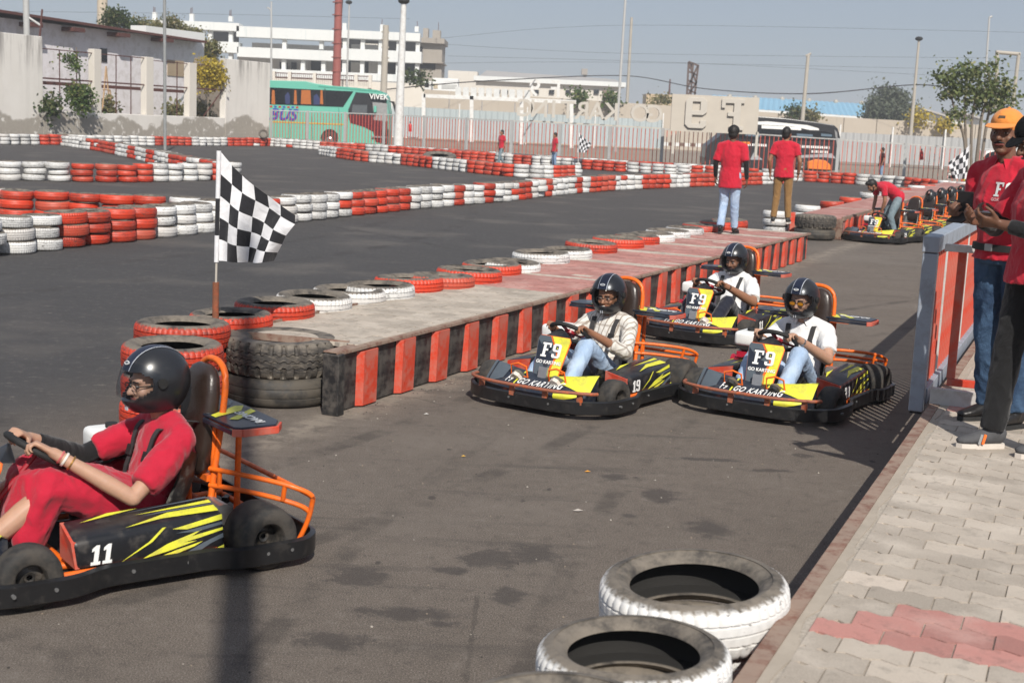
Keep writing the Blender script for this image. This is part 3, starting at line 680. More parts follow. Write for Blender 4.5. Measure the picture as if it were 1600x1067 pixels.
# corrugated metal sheets in front of it
def sheets(name, label, u0_, u1, vt0, vt1, Y, mat, pitch=.6, depth=.09, z0=.25):
    a, b = D(u0_, vt0, Y), D(u1, vt1, Y); m = MB(); n = int((b.x-a.x)/(pitch/4)); vs = []
    for i in range(n+1):
        t = i/n; x = a.x+(b.x-a.x)*t; y = Y + (0 if i % 4 in (0, 1) else depth); vs += [(x, y, z0), (x, y, a.z+(b.z-a.z)*t)]
    m.add(vs, [(2*i, 2*i+2, 2*i+3, 2*i+1) for i in range(n)]); o = empty(name, V(((a.x+b.x)/2, Y, 0))); tag(o, label, 'fence'); part(m, 'corrugated_sheet', mat, o)
    for k in range(5):
        t = k/4; part(MB().box((a.x+(b.x-a.x)*t, Y-.12, (a.z+b.z)/4+.3), (.12, .12, (a.z+b.z)/2+.6)), 'post', WHP, o)
    return o
CORW = corrugated('weathered pale blue sheeting', (.42, .475, .485)); CORW2 = corrugated('pale grey sheeting', (.40, .405, .405))
sheets('metal_hoarding', 'pale blue corrugated hoarding behind the fence, left of the big sign', 612, 1036, 166, 188, 138, CORW)
sheets('metal_hoarding', 'pale corrugated hoarding behind the fence at the far right', 1312, 1640, 207, 222, 108, CORW2)
# painted kerb blocks far behind
m = None
for k in range(8):
    u = 1036+k*8.5; part_o = BX(u, 222.5+k*.3, u+8.3, 228+k*.3, 128, .4).obj('kerb_block', WHP if k % 2 == 0 else pm('brown kerb paint', (.16, .1, .075), .8)); tag(part_o, '%s of the painted kerb blocks in line behind the fence, %s' % (('first', 'second', 'third', 'fourth', 'fifth', 'sixth', 'seventh', 'last')[k], 'white' if k % 2 == 0 else 'brown'), 'kerb block', 'painted kerb blocks behind the fence')
# far buildings
fb = empty('warehouse', V((D(880, 130, 260).x, 260, 0))); tag(fb, 'long white warehouse with low roof above the retaining wall', 'warehouse')
part(BX(745, 128, 966, 162, 260, 10), 'wall', CREAM, fb); part(BX(742, 124, 976, 131, 259, 12), 'eave', WHTB, fb)
m = MB(); a, b, c, d_ = D(742, 124, 259), D(976, 131, 259), D(960, 128, 272), D(760, 118, 272); c.z = a.z+1.6; d_.z = a.z+2.2
m.add([a, b, c, d_], [(0, 1, 2, 3)]); part(m, 'roof', pm('grey tin roof', (.40, .38, .36), .6, .1, 1), fb)
for u in (778, 790, 812, 838, 862, 888, 903, 932): part(BX(u-4, 141, u+4, 147, 259.6, .3), 'window', WIN, fb)
part(BX(942, 142, 958, 156, 259.5, .3), 'shutter', pm('brown shutter', (.25, .18, .15), .8), fb)
fb2 = empty('blue_shed', V((D(1230, 160, 230).x, 230, 0))); tag(fb2, 'long pale blue metal roofed shed behind the retaining wall', 'shed')
a, b, c, d_ = D(1100, 166, 230), D(1365, 184, 230), D(1352, 163, 250), D(1112, 149, 250)
nb = 30; m = MB(); vs = []
for i in range(nb*2+1):
    t = i/(nb*2); e = .12*(i % 2); p = a.lerp(b, t); q2 = d_.lerp(c, t); vs += [(p.x, p.y, p.z+e), (q2.x, q2.y, q2.z+e)]
m.add(vs, [(2*i, 2*i+2, 2*i+3, 2*i+1) for i in range(nb*2)]); part(m, 'roof', BLUER, fb2)
m = MB(); m.add([a, b, b-V((0, 0, 4)), a-V((0, 0, 4))], [(0, 1, 2, 3)]); part(m, 'wall', WHTB, fb2)
for u in (1140, 1180, 1222, 1264, 1306, 1346): part(MB().ell(D(u, 151.5+(u-1140)*.052, 249), (.45, .45, .5)), 'ventilator', pm('tin vent', (.4, .36, .3), .6), fb2)
fb3 = empty('white_shed', V((D(1480, 180, 240).x, 240, 0))); tag(fb3, 'white sheds with sloping grey roofs at the far right', 'shed')
for (q_) in (((1438, 172), (1438, 196), (1492, 196), (1490, 188)), ((1492, 176), (1492, 198), (1535, 198), (1532, 188))):
    m = MB(); P_ = [D(u, v, 240) for u, v in q_]; B_ = [p+V((0, 8, 0)) for p in P_]; m.add(P_+B_, [(0, 1, 2, 3), (7, 6, 5, 4), (0, 3, 7, 4)]); part(m, 'wall', WHTB, fb3)
    r = MB(); r.bar(P_[0]+V((0, 3, .2)), P_[3]+V((0, 3, .2)), 9, .3, side=(0, 1, 0)); part(r, 'roof', pm('grey tin roof', (.40, .38, .36), .6, .1, 1), fb3)
fb4 = BX(1010, 148, 1050, 166, 270, 8).obj('ochre_house', pm('ochre wall', (.52, .40, .25), .9, .1, 1)); tag(fb4, 'small ochre house with bushes above the retaining wall', 'house')
fb5 = BX(700, 112, 745, 150, 300, 8).obj('hazy_house', CREAM); tag(fb5, 'cream flat roofed house far behind the white truck', 'house')
tw = empty('water_tower', V((D(913, 115, 420).x, 420, 0))); tag(tw, 'faint far water tower on the skyline', 'tower')
part(BX(911, 116, 916, 132, 420, 1), 'shaft', GREYC, tw); part(BX(909, 108, 918, 117, 419, 3), 'tank', GREYC, tw)
bb = empty('billboard_frame', V((D(1080, 130, 170).x, 170, 0))); tag(bb, 'rusty narrow billboard frame standing beyond the retaining wall', 'billboard')
for (a, b) in (((1076, 97), (1073, 154)), ((1091, 102), (1085, 154)), ((1083, 98), (1079, 154)), ((1076, 97), (1091, 103)), ((1076, 112), (1089, 118)), ((1075, 126), (1088, 132)), ((1074, 140), (1087, 146)), ((1076, 98), (1088, 130)), ((1090, 104), (1074, 138)), ((1088, 130), (1074, 150))):
    part(MB().bar(D(*a, 170), D(*b, 170), .22), 'strut', pm('rusted lattice', (.12, .085, .075), .8), bb)
part(BX(1077, 99, 1084, 108, 170.3, .1), 'torn_sheet', pm('grey torn sheet', (.3, .28, .27), .8), bb)
lt = pole('far_pylon', 1046, 152, 1047, 124, 300, .5, BRN, 'faint lattice pylon left of the rusty billboard frame', 'pylon', .15)
# the picket fence in front of the road
def fence(label, pts, Hs, name='picket_fence'):
    o = empty(name, V((pts[0][0], pts[0][1], 0))); tag(o, label, 'fence')
    pk = MB(); tp = MB()
    for i in range(len(pts)-1):
        A, B = V((*pts[i], 0)), V((*pts[i+1], 0)); L = (B-A).length; t = (B-A)/L; n = int(L/.23); h0, h1 = Hs[i], Hs[i+1]
        for k in range(n):
            q_ = A + t*(k*L/n); h = h0+(h1-h0)*k/n; pk.mi = 0 if k % 2 == 0 else 1; pk.box((q_.x, q_.y, h/2), (.034, .03, h-.1), rz=atan2(t.y, t.x))
        tp.bar(A+V((0, 0, h0)), B+V((0, 0, h1)), .06, .09); tp.bar(A+V((0, 0, .25)), B+V((0, 0, .25)), .05, .06)
        np_ = max(1, int(L/2.9))
        for k in range(np_):
            q_ = A+t*(k*L/np_); h = h0+(h1-h0)*k/np_; part(MB().box((q_.x, q_.y-.08, h/2+.03), (.15, .1, h+.06), rz=atan2(t.y, t.x)), 'post', GALV, o)
    tag(part(pk, 'picket', [VERM, pm('red pink paint', (.60, .12, .08), .6, .15, 2)], o), kind='stuff'); part(tp, 'rail', PALEST, o)
xs = [(D(u, 200, y_).x, y_) for u, y_ in ((424, 87.5), (600, 83), (800, 76), (1035, 72))]
fence('tall red and grey picket fence behind the far tyre wall, left stretch', xs, [2.2, 2.25, 2.2, 2.15])
xs = [(D(u, 200, y_).x, y_) for u, y_ in ((1036, 71.5), (1141, 70), (1312, 67.5), (1640, 64.5))]
fence('red picket fence at the far right, from the big sign to the leafy tree', xs, [2.12, 2.1, 2.0, 1.78])
# signs seen from behind (their letters run backwards from here)
SIGN = pm('sandy sign backing', (.52, .47, .40), .8, .1, 2); SIGE = pm('grey letter edge', (.53, .49, .43), .8, .1, 2)
def letters(txt, u, v, hpx, Y, name, label, cat='sign', mat=None, kern=1.05, wfix=None):
    c = D(u, v, Y); size = hpx*Y/F/.72; o = empty(name, V((c.x, Y, 0))); tag(o, label, cat)
    me = []
    for i, ch in enumerate(txt):
        if ch == ' ': continue
        vs, fs = curve_mesh(text=ch, size=size, extrude=.12, offset=size*.012)
        off = (i-(len(txt)-1)/2)*hpx*Y/F*kern; m = MB(); m.add(vs, fs, Matrix(((-1, 0, 0, c.x-off), (0, 0, 1, Y), (0, 1, 0, c.z), (0, 0, 0, 1))))
        part(m, 'letter', mat or SIGE, o)
    return o, c, size
o, c, s_ = letters('GO KARTING', 921, 175, 27, 69, 'sign_lettering', 'row of big grey letters seen from behind above the picket fence', kern=.82)
part(MB().bar(D(826, 189, 69.2), D(1032, 201, 69.2), .06, .08), 'base_rail', SIGE, o)
o = empty('sign_board', V((D(1118, 178, 68.5).x, 68.5, 0))); tag(o, 'big sandy sign board with raised number seen from behind beside the minibus', 'sign')
c = D(1117, 178, 68.5); k_ = 47*68.5/F
for lp, x0 in (([LF], -.98), ([L9, L9h], .24)):
    vs, fs = curve_mesh(loops=[[(a*1.08+x0, b-.5) for a, b in l] for l in lp], size=k_, extrude=.04); m = MB(); m.add(vs, fs, Matrix(((-1, 0, 0, c.x), (0, 0, 1, c.y+.21), (0, 1, 0, c.z), (0, 0, 0, 1)))); part(m, 'numeral', SIGE, o, bevel=.02)
part(BX(1050, 151, 1184, 207, 68.8, .15), 'board', SIGN, o); part(BX(1050, 207, 1054, 240, 68.8, .12), 'post', SIGE, o); part(BX(1180, 207, 1184, 245, 68.8, .12), 'post', SIGE, o)
o, c, s_ = letters('F9', 852, 140, 26, 131, 'gantry_sign', 'small pale reversed sign on the gantry above the corrugated hoarding', kern=1.25, mat=WHP)
for (a, b) in (((662, 150), (900, 160)), ((662, 147), (662, 216)), ((737, 150), (737, 222)), ((815, 156), (815, 226)), ((893, 160), (893, 232))): part(MB().bar(D(*a, 131.2), D(*b, 131.2), .35), 'gantry_bar', WHP, o)
for k in range(10): part(MB().bar(D(716+k*12, 136+k*.6, 131.2), D(716+k*12, 152+k*.6, 131.2), .55, .2), 'gantry_letter', pm('pale sign letter', (.62, .63, .62), .7), o)
# fire extinguishers hanging on the fence
for (u, v0, v1, Y, lab) in ((641, 190, 206, 78.6, 'small red fire extinguisher hung on the fence beside the white pole'), (1440, 233, 250, 65.7, 'red fire extinguisher hung on the fence near the leafy tree')):
    a, b = D(u, v1, Y), D(u, v0+3, Y); o = empty('fire_extinguisher', a); tag(o, lab, 'extinguisher')
    part(MB().tube([a, a.lerp(b, .8), b], [.09, .09, .04], 10), 'cylinder', pm('signal red', (.55, .02, .015), .35), o, smooth=40); part(MB().bar(b, b+V((0, 0, .1)), .06), 'valve', BLK, o)
# overhead cables
CAB = pm('black cable', (.03, .025, .025), .7)
def cable(pts, lab, r=.03):
    o = MB().tube(smoothpath([D(*p) for p in pts], 8), r, 5).obj('overhead_cable', CAB); tag(o, lab, 'cable')
cable([(605, 140, 120), (760, 127, 120), (980, 119, 160), (1100, 139, 150), (1260, 147, 130), (1430, 133, 125), (1500, 143, 120), (1640, 156, 110)], 'thick black cable sagging from pole to pole across the middle distance', .05)
for i, (a, b, c_) in enumerate((((640, 66, 140), (980, 84, 150), (1640, 92, 150)), ((640, 100, 140), (980, 98, 150), (1640, 112, 150)), ((690, 60, 150), (980, 40, 150), (1640, 52, 140)), ((700, 88, 150), (1100, 100, 150), (1640, 128, 140)), ((-20, 18, 140), (300, 22, 140), (640, 30, 140)))):
    cable([a, b, c_], ('highest', 'second', 'third', 'lowest', 'leftmost')[i] + ' of the very thin wires crossing the sky', .012)
# ---------------------------------------------------------------- vehicles in the background
def PX(poly, Y, dep, m=None):                            # a solid whose front outline is that polygon at distance Y
    m = m or MB(); A = [D(u, v, Y) for u, v in poly]; n = len(A); B = [p+V((0, dep, 0)) for p in A]
    return m.add(A+B, [tuple(range(n)), tuple(range(2*n-1, n-1, -1))] + [(i, i+n, (i+1) % n+n, (i+1) % n) for i in range(n)])
def flat_text(txt, u, v, hpx, Y, mat, root, name='lettering', shear=0., space=1., dy=-.02, ext=.012, tilt=0., off=0.):
    c = D(u, v, Y); vs, fs = curve_mesh(text=txt, size=hpx*Y/F/.72, extrude=ext, shear=shear, space=space, offset=off)
    m = MB(); m.add(vs, fs, Matrix(((1, 0, 0, c.x), (0, 0, -1, Y+dy), (tilt, 1, 0, c.z), (0, 0, 0, 1)))); return part(m, name, mat, root)
def wheel(u, v, rpx, Y, root, name='wheel'):
    c = D(u, v, Y); r = rpx*Y/F
    M = Matrix.Translation(c) @ Matrix.Rotation(pi/2, 4, 'X')
    o = part(MB().lathe([(r*.55, -.15), (r*.9, -.15), (r, -.08), (r, .1), (r*.9, .15), (r*.55, .15)], 24, M), name, RUB, root, smooth=40)
    q_ = MB().lathe([(.01, -.02), (r*.2, .1), (r*.5, .02), (r*.58, .12), (r*.6, .12), (r*.6, -.1), (.01, -.1)], 20, M); part(q_, 'rim', METAL, o, smooth=40); return o
TEAL = pm('sea green coach paint', (.14, .47, .365), .35, .06, .6, dirt=(.25, .35, .3), dirt_amt=.15)
CHAR = pm('charcoal coach paint', (.028, .028, .032), .32, .15, .6); MAR = pm('maroon coach paint', (.10, .012, .02), .3, .15, 1)
CURT = pm('orange curtain', (.42, .13, .03), .85, .2, 5)
bus = empty('coach', V((D(510, 236, 91).x, 91, 0))); tag(bus, 'sea green tour coach with orange curtains parked behind the picket fence', 'coach')
BY = 91
part(PX([(396, 233), (396, 127), (421, 126), (478, 127.5), (492, 131), (520, 134.5), (560, 138), (588, 141), (599, 145), (604, 152), (607, 175), (607, 205), (604, 228), (600, 238)], BY, 2.5), 'body', TEAL, bus, .03)
part(PX([(498, 133.6), (560, 138), (588, 141), (599, 145), (588, 143.5), (540, 139.5), (498, 136)], BY-.03, .1), 'roof_line', pm('teal shade strip', (.09, .40, .30), .4), bus)
part(PX([(421, 137), (552, 143.4), (536, 167.5), (421, 163)], BY-.03, .1), 'window', WIN, bus)
for (a, b) in ((424, 429), (459, 463), (470, 485), (500, 504)): part(PX([(a+1, 141), (b, 141.5), (b+1, 163.5), (a, 163)], BY-.045, .02), 'curtain', CURT, bus)
for u in (464, 507): part(PX([(u, 139), (u+1.5, 139.2), (u+1.5, 165), (u, 165)], BY-.05, .02), 'window_post', BLK, bus)
part(PX([(445, 150), (450, 144), (453, 150), (453, 163), (446, 163)], BY-.04, .02), 'seat', pm('blue seat', (.03, .04, .12), .8), bus); part(PX([(490, 150), (495, 147), (500, 155), (499, 164), (490, 164)], BY-.04, .02), 'seat', pm('blue seat', (.03, .04, .12), .8), bus)
part(PX([(556, 144.5), (585, 147), (599, 150), (604, 156), (606, 184), (545, 180), (544, 172)], BY-.03, .1), 'cab_side', CHAR, bus)
part(PX([(544, 180), (606, 184), (605, 226), (587, 222), (583, 206), (570, 199), (547, 192)], BY-.035, .1), 'front_skirt', MAR, bus)
part(PX([(551, 164), (574, 164.5), (573, 180), (549, 178)], BY-.05, .05), 'driver_window', pm('grey cab glass', (.10, .11, .12), .15), bus)
part(PX([(576, 149), (601, 151), (604.5, 160), (580, 158)], BY-.05, .05), 'windscreen_top', WIN, bus); part(PX([(582, 160), (605, 162), (606, 190), (584, 188)], BY-.05, .05), 'windscreen', pm('windscreen with painted reflection', (.30, .30, .30), .1), bus)  # pale grey base colour paints the reflection on the windscreen
flat_text('VIVEK', 592, 152, 8, BY-.06, WHT, bus, off=.01); flat_text('BUS', 441, 180, 17, BY-.01, pm('blue bus lettering', (.035, .05, .36), .5), bus, shear=.35, space=1.05, off=.03)
part(PX([(421, 189.5), (541, 194), (541, 196), (421, 191.5)], BY-.02, .03), 'pinstripe', pm('ochre stripe', (.55, .36, .05), .5), bus)
for i in range(7):
    u = 423.5+i*6.8; part(PX([(u-1.9, 165.3+i*.25), (u+1.9, 165.5+i*.25), (u+1.9, 168.3+i*.25), (u-1.9, 168.1+i*.25)], BY-.02, .03), 'marker_light', (pm('red lamp', (.5, .03, .02), .4) if i % 2 == 0 else pm('blue lamp', (.04, .08, .4), .4)), bus)
wheel(515, 219, 12.5, BY-.05, bus); part(PX([(520+14*cos(pi*k/10)-5, 217-15*sin(pi*k/10)) for k in range(11)], BY-.02, .05), 'wheel_arch', BLK, bus)
for (a_, b_) in ((452, 453), (487, 488.6), (529, 530.8)): part(PX([(a_, 169), (a_+.45, 169), (b_+.45, 226), (b_, 226)], BY-.015, .03), 'panel_seam', pm('dark panel seam', (.03, .10, .08), .6), bus)
part(PX([(584, 166), (588, 166), (588, 176), (584, 176)], BY-.4, .3), 'mirror', TEAL, bus, .02); part(PX([(607, 158), (616, 159), (620, 176), (617, 176), (613, 162)], BY-.1, .2), 'mirror_arm', BLK, bus)
part(MB().bar(D(580, 214, BY-.1), D(606, 215, BY-.1), .1), 'front_bar', METAL, bus)
# dark coach
VY = 80
van = empty('minibus', V((D(1210, 262, VY).x, VY, 0))); tag(van, 'dark grey minibus with white swoosh parked behind the picket fence', 'minibus')
part(PX([(1101, 262), (1101, 246), (1106, 227), (1123, 214), (1135, 203), (1146, 191), (1160, 182.5), (1171, 181), (1226, 185), (1275, 191), (1303, 195.5), (1309, 201), (1313, 214), (1312, 266), (1290, 268)], VY, 2.3), 'body', CHAR, van, .05)
part(PX([(1139, 206), (1150, 200), (1290, 206), (1301, 209), (1302, 222), (1137, 216)], VY-.02, .1), 'window', WIN, van)
part(PX([(1156, 191), (1200, 190), (1262, 196), (1279, 201), (1280, 204), (1265, 203.5), (1240, 198), (1156, 193.5)], VY-.03, .05), 'swoosh', WHT, van); part(PX([(1190, 196), (1252, 199), (1252, 204), (1190, 201)], VY-.03, .05), 'swoosh', WHT, van)
for (a, b) in ((1165, 1190), (1245, 1270), (1283, 1300)): part(PX([(a, 209), (b, 210.5), (b, 214), (a, 213)], VY-.03, .02), 'painted_reflection', pm('pale blue painted reflection', (.12, .17, .22), .2), van)  # pale strips paint reflections onto the side windows
for (a, b, v) in ((1158, 1196, 224), (1243, 1297, 227), (1268, 1292, 235)):
    u = a
    while u < b: part(PX([(u, v+(u-a)*.04), (u+2.4, v+.1+(u-a)*.04), (u+2.4, v+4+(u-a)*.04), (u, v+3.9+(u-a)*.04)], VY-.03, .03), 'small_lettering', WHT, van); u += 3.4
part(PX([(1158, 221.5), (1172, 222), (1172, 226), (1158, 225.5)], VY-.04, .03), 'orange_print', pm('orange print', (.75, .2, .02), .5), van)
part(PX([(1262, 253), (1275, 249), (1290, 251), (1298, 258), (1298, 266), (1262, 264)], VY-.3, .2), 'orange_flare', pm('orange print', (.75, .2, .02), .5), van, .03); part(PX([(1250, 243), (1300, 240), (1306, 248), (1285, 246), (1252, 247)], VY-.03, .05), 'grey_flare', pm('silver print', (.35, .36, .38), .4), van)
part(PX([(1172, 250), (1178, 238), (1192, 250)], VY-.03, .05), 'grey_flare', pm('silver print', (.35, .36, .38), .4), van)
wheel(1252, 257, 10, VY-.05, van); wheel(1130, 253, 10, VY-.05, van)
part(PX([(1304, 203), (1308, 207), (1310, 230), (1308, 230)], VY-.03, .05), 'tail_light', METAL, van)
# little truck on the raised road
trk = empty('mini_truck', V((D(686, 142, 153).x, 153, 5))); tag(trk, 'small white box truck driving on the raised road behind the wall', 'truck')
part(PX([(654, 150), (655, 136), (659, 130), (665, 127), (674, 127), (674, 150)], 153, 1.6), 'cab', WHP, trk, .04); part(PX([(658, 136), (663, 130), (670, 130), (670, 137)], 152.97, .05), 'window', WIN, trk)
part(PX([(676, 150), (676, 122), (716, 123.5), (716, 150)], 153, 1.8), 'cargo_box', WHT, trk, .03); flat_text('BOX', 694, 126.5, 3, 152.98, pm('red lamp', (.5, .03, .02), .4), trk) if False else None
part(PX([(677, 131), (684, 131), (684, 139), (677, 139)], 152.96, .03), 'print', pm('pale tan print', (.5, .42, .3), .6), trk); part(PX([(690, 132), (714, 133), (714, 139), (690, 139)], 152.96, .03), 'print', pm('pale grey print', (.5, .5, .48), .6), trk)
car = empty('white_car', V((D(1560, 270, 70).x, 70, 0))); tag(car, 'white estate car half hidden behind the orange capped man and leafy tree', 'car')
part(PX([(1524, 281), (1525, 262), (1531, 249), (1541, 237), (1556, 233), (1620, 236), (1660, 260), (1660, 288)], 70, 1.7), 'body', WHP, car, .08); part(PX([(1534, 249), (1543, 240), (1556, 236), (1600, 238), (1600, 251)], 69.97, .05), 'window', WIN, car)
part(PX([(1526, 258), (1535, 255), (1535, 259), (1526, 262)], 69.96, .05), 'tail_light', pm('red lamp', (.5, .03, .02), .4), car); wheel(1548, 283, 8, 69.9, car)
yb = empty('yellow_barrier', G(1511, 291)); yb_y = yb.location.y; tag(yb, 'pair of stacked yellow blocks with an orange tube hoop under the leafy tree', 'barrier')
for v in (268, 279): part(BX(1506, v-4.5, 1517, v+4.5, yb_y, .3), 'block', pm('traffic yellow', (.75, .55, .03), .5), yb, .03)
part(MB().tube(smoothpath([D(1503, 292, yb_y), D(1503, 258, yb_y), D(1506, 250, yb_y), D(1511, 249, yb_y)], 5), .05, 8), 'hoop', ORG, yb, smooth=60)
bpb = empty('striped_barrier', G(1480, 290)); yb_y = bpb.location.y+1.5; tag(bpb, 'low white frame barrier with red and black stripes near the leafy tree', 'barrier')
part(MB().bar(D(1481, 272, yb_y), D(1503, 274, yb_y), .05), 'rail', WHT, bpb)
for k in range(6): part(BX(1482+k*3.6, 275+k*.2, 1485.4+k*3.6, 279+k*.2, yb_y, .06), 'stripe', VERM if k % 2 else BLK, bpb)
part(MB().bar(D(1481, 272, yb_y), V((D(1481, 272, yb_y).x, yb_y, 0)), .05), 'leg', WHT, bpb); part(MB().bar(D(1503, 274, yb_y), V((D(1503, 274, yb_y).x, yb_y, 0)), .05), 'leg', WHT, bpb)
# ---------------------------------------------------------------- trees and bushes
L_DK = leaf_mat('dark green leaves', (.030, .055, .016), (.075, .105, .030), (.13, .13, .05))
L_MD = leaf_mat('fresh green leaves', (.045, .085, .018), (.10, .155, .035), (.20, .21, .07))
L_YL = leaf_mat('yellow leaves', (.40, .30, .035), (.60, .47, .06), (.30, .24, .04))
L_OL = leaf_mat('olive leaves', (.11, .12, .045), (.22, .20, .085), (.30, .24, .12))
L_TR = leaf_mat('broad green leaves', (.075, .11, .035), (.17, .20, .07), (.36, .35, .18))
BARK = pm('grey bark', (.20, .165, .13), .9, .3, 8, bump=.4)
L_HZ = leaf_mat('haze tinted leaves', (.075, .095, .06), (.13, .15, .10), (.17, .18, .13))  # leaf greens paled and greyed to paint in distance haze
def leaves(blobs, n, size, seed=1, hollow=.55):
    R_ = random.Random(seed); vs, fs = [], []; vol = [b[1][0]*b[1][1]*b[1][2] for b in blobs]; T = sum(vol)
    for (c, r), vv in zip(blobs, vol):
        clumps = []
        for q in range(max(6, int(n*vv/T/26))):
            d = V((R_.gauss(0, 1), R_.gauss(0, 1), R_.gauss(0, 1))).normalized(); k = hollow+(1.06-hollow)*R_.random()**.6
            clumps.append((V((c[0]+d.x*r[0]*k, c[1]+d.y*r[1]*k, c[2]+d.z*r[2]*k)), R_.uniform(.5, 1.3)))
        for (cc, cs) in clumps:
            for q in range(26):
                p = cc + V((R_.gauss(0, 1), R_.gauss(0, 1), R_.gauss(0, .8)))*(size*1.7*cs)
                t = V((R_.gauss(0, 1), R_.gauss(0, 1), R_.gauss(-.3, .8))).normalized(); s_ = t.orthogonal(); s_.rotate(Quaternion(t, R_.random()*6.28)); L = size*R_.uniform(.6, 1.25); W = L*R_.uniform(.32, .5)
                b = len(vs); vs += [tuple(p), tuple(p+t*L*.5+s_*W), tuple(p+t*L), tuple(p+t*L*.5-s_*W)]; fs.append((b, b+1, b+2, b+3))
    return vs, fs
def tree(name, label, cat, stems, blobs, n, size, mat, seed, group=None):
    o = empty(name, stems[0][0][0] if stems else blobs[0][0]); tag(o, label, cat, group)
    if stems:
        m = MB()
        for pts, r in stems:
            P_ = smoothpath(pts, 4); m.tube(P_, [r*(1-.6*i/len(P_)) for i in range(len(P_))], 7)
        part(m, 'trunk', BARK, o, smooth=60)
    vs, fs = leaves(blobs, n, size, seed); m = MB(); m.add(vs, fs); grow(m.obj('crown', mat, None, fix=False), o); return o
def bl(u, v, Y, rx, rz, ry=None): k = Y/F; return (D(u, v, Y), (rx*k, (ry or rx)*k, rz*k))
def dq(u, v, Y): return D(u, v, Y)
Y = 61; b = V((D(1512, 285, Y).x, Y, 0))
tree('leafy_tree', 'broad leaved young tree with several thin stems above the orange cap', 'tree',
     [([b, dq(1507, 220, Y), dq(1494, 180, Y), dq(1486, 150, Y)], .08), ([b+V((.1, 0, 0)), dq(1509, 215, Y), dq(1508, 160, Y), dq(1512, 120, Y)], .075), ([b+V((.2, .1, 0)), dq(1518, 205, Y), dq(1521, 170, Y), dq(1530, 120, Y)], .08), ([b+V((.35, .1, 0)), dq(1530, 215, Y), dq(1537, 170, Y), dq(1555, 130, Y)], .1), ([b+V((.5, 0, 0)), dq(1540, 205, Y), dq(1550, 165, Y), dq(1575, 150, Y)], .08)],
     [bl(1474, 120, Y, 13, 15), bl(1498, 122, Y, 15, 15), bl(1518, 112, Y, 12, 14), bl(1508, 142, Y, 17, 13), bl(1484, 150, Y, 11, 9), bl(1550, 112, Y, 11, 17), bl(1562, 136, Y, 18, 15), bl(1536, 148, Y, 16, 13), bl(1574, 158, Y, 12, 11), bl(1526, 168, Y, 10, 8), bl(1556, 170, Y, 16, 10), bl(1497, 176, Y, 4, 5)], 2900, .155, L_TR, 3)
Y = 190; b = V((D(1388, 192, Y).x, Y, 0))
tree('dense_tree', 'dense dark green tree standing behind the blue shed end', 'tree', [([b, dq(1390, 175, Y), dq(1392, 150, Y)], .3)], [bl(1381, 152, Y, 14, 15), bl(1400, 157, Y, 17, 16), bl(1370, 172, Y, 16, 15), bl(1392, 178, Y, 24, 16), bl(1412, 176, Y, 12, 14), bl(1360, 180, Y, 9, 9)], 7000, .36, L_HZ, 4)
for i, (bls, lab, mt, stem) in enumerate((
    ([bl(180, 27, 102, 16, 11), bl(174, 44, 102, 12, 9), bl(203, 40, 102, 10, 8)], 'sparse tree rising above the left half of the shed roof', L_DK, (183, 70)),
    ([bl(233, 47, 103, 22, 9), bl(264, 31, 103, 12, 5), bl(222, 36, 103, 10, 7)], 'olive tree with a loose crown above the middle of the shed roof', L_OL, (240, 75)),
    ([bl(270, 49, 104, 20, 9), bl(298, 53, 104, 18, 7)], 'broad olive bush crown above the shed parapet', L_OL, (280, 78)),
    ([bl(327, 80, 95, 9, 12)], 'small pale leaved tree right of the shed roof end', L_OL, (327, 120)))):
    Yb = bls[0][0].y; b = V((D(*stem, Yb).x, Yb, 0)); tree('background_tree', lab, 'tree', [([b, dq(stem[0], stem[1], Yb), bls[0][0]], .14)], [(c_, (r_[0]*.95, r_[1]*.9, r_[2]*.95)) for c_, r_ in bls], 2600, .17, mt, 10+i)
Yw = WP(123).y; b = WP(123, 1.55, .3)
tree('green_shrub', 'bright green shrub spilling over the old wall in the first bay', 'shrub', [([b, b+V((.1, 0, 1.4)), b+V((-.1, 0, 3.4))], .05)], [bl(126, 150, Yw-.1, 15, 14), bl(131, 165, Yw-.3, 11, 9), bl(120, 138, Yw, 9, 10), bl(116, 104, Yw, 4, 7), bl(110, 90, Yw, 13, 2)], 1900, .14, L_MD, 21)
Yw = WP(327).y+1.2; b = V((D(325, 180, Yw).x, Yw, 0))
tree('yellow_bush', 'round yellow leaved bush on a bare stem behind the old wall', 'bush', [([b, dq(325, 165, Yw), dq(327, 130, Yw)], .08)], [bl(327, 112, Yw, 17, 16), bl(318, 122, Yw, 12, 13), bl(338, 122, Yw, 11, 13), bl(328, 130, Yw, 15, 8)], 2400, .17, L_YL, 22)
for i, (u, v, rx, rz, Yq, mt, lab) in enumerate(((76, 164, 8, 12, 69, L_DK, 'dark bush low in the first bay of the old wall'), (166, 168, 9, 8, 77, L_OL, 'dry weeds in the second bay behind the old wall'), (270, 172, 11, 6, 83, L_OL, 'pale weeds behind the third bay of the old wall'), (312, 174, 7, 6, 85, L_OL, 'low weeds under the yellow bush'),
        (646, 125, 17, 14, 142, L_DK, 'round dark bush on the raised road behind the white pole'), (1030, 158, 16, 8, 160, L_OL, 'straggly bush in front of the ochre house'), (1243, 174, 7, 7, 149, L_DK, 'small tuft on the wall top above the minibus roof'), (1268, 180, 6, 4, 149, L_OL, 'low tuft on the wall top right of the minibus pole'),
        (905, 151, 7, 4, 149, L_MD, 'green tuft on the wall top before the warehouse'), (955, 156, 5, 4, 149, L_MD, 'little green tuft on the wall top near the paired poles'), (1437, 186, 9, 9, 149, L_YL, 'yellow bush on the wall top beside the pale lamp pole'), (1478, 193, 6, 4, 149, L_YL, 'low yellowish tuft in front of the white sheds'))):
    tree('bush', lab, 'bush', [], [bl(u, v, Yq, rx, rz)], 420, .3 if Yq > 100 else .2, mt, 40+i)
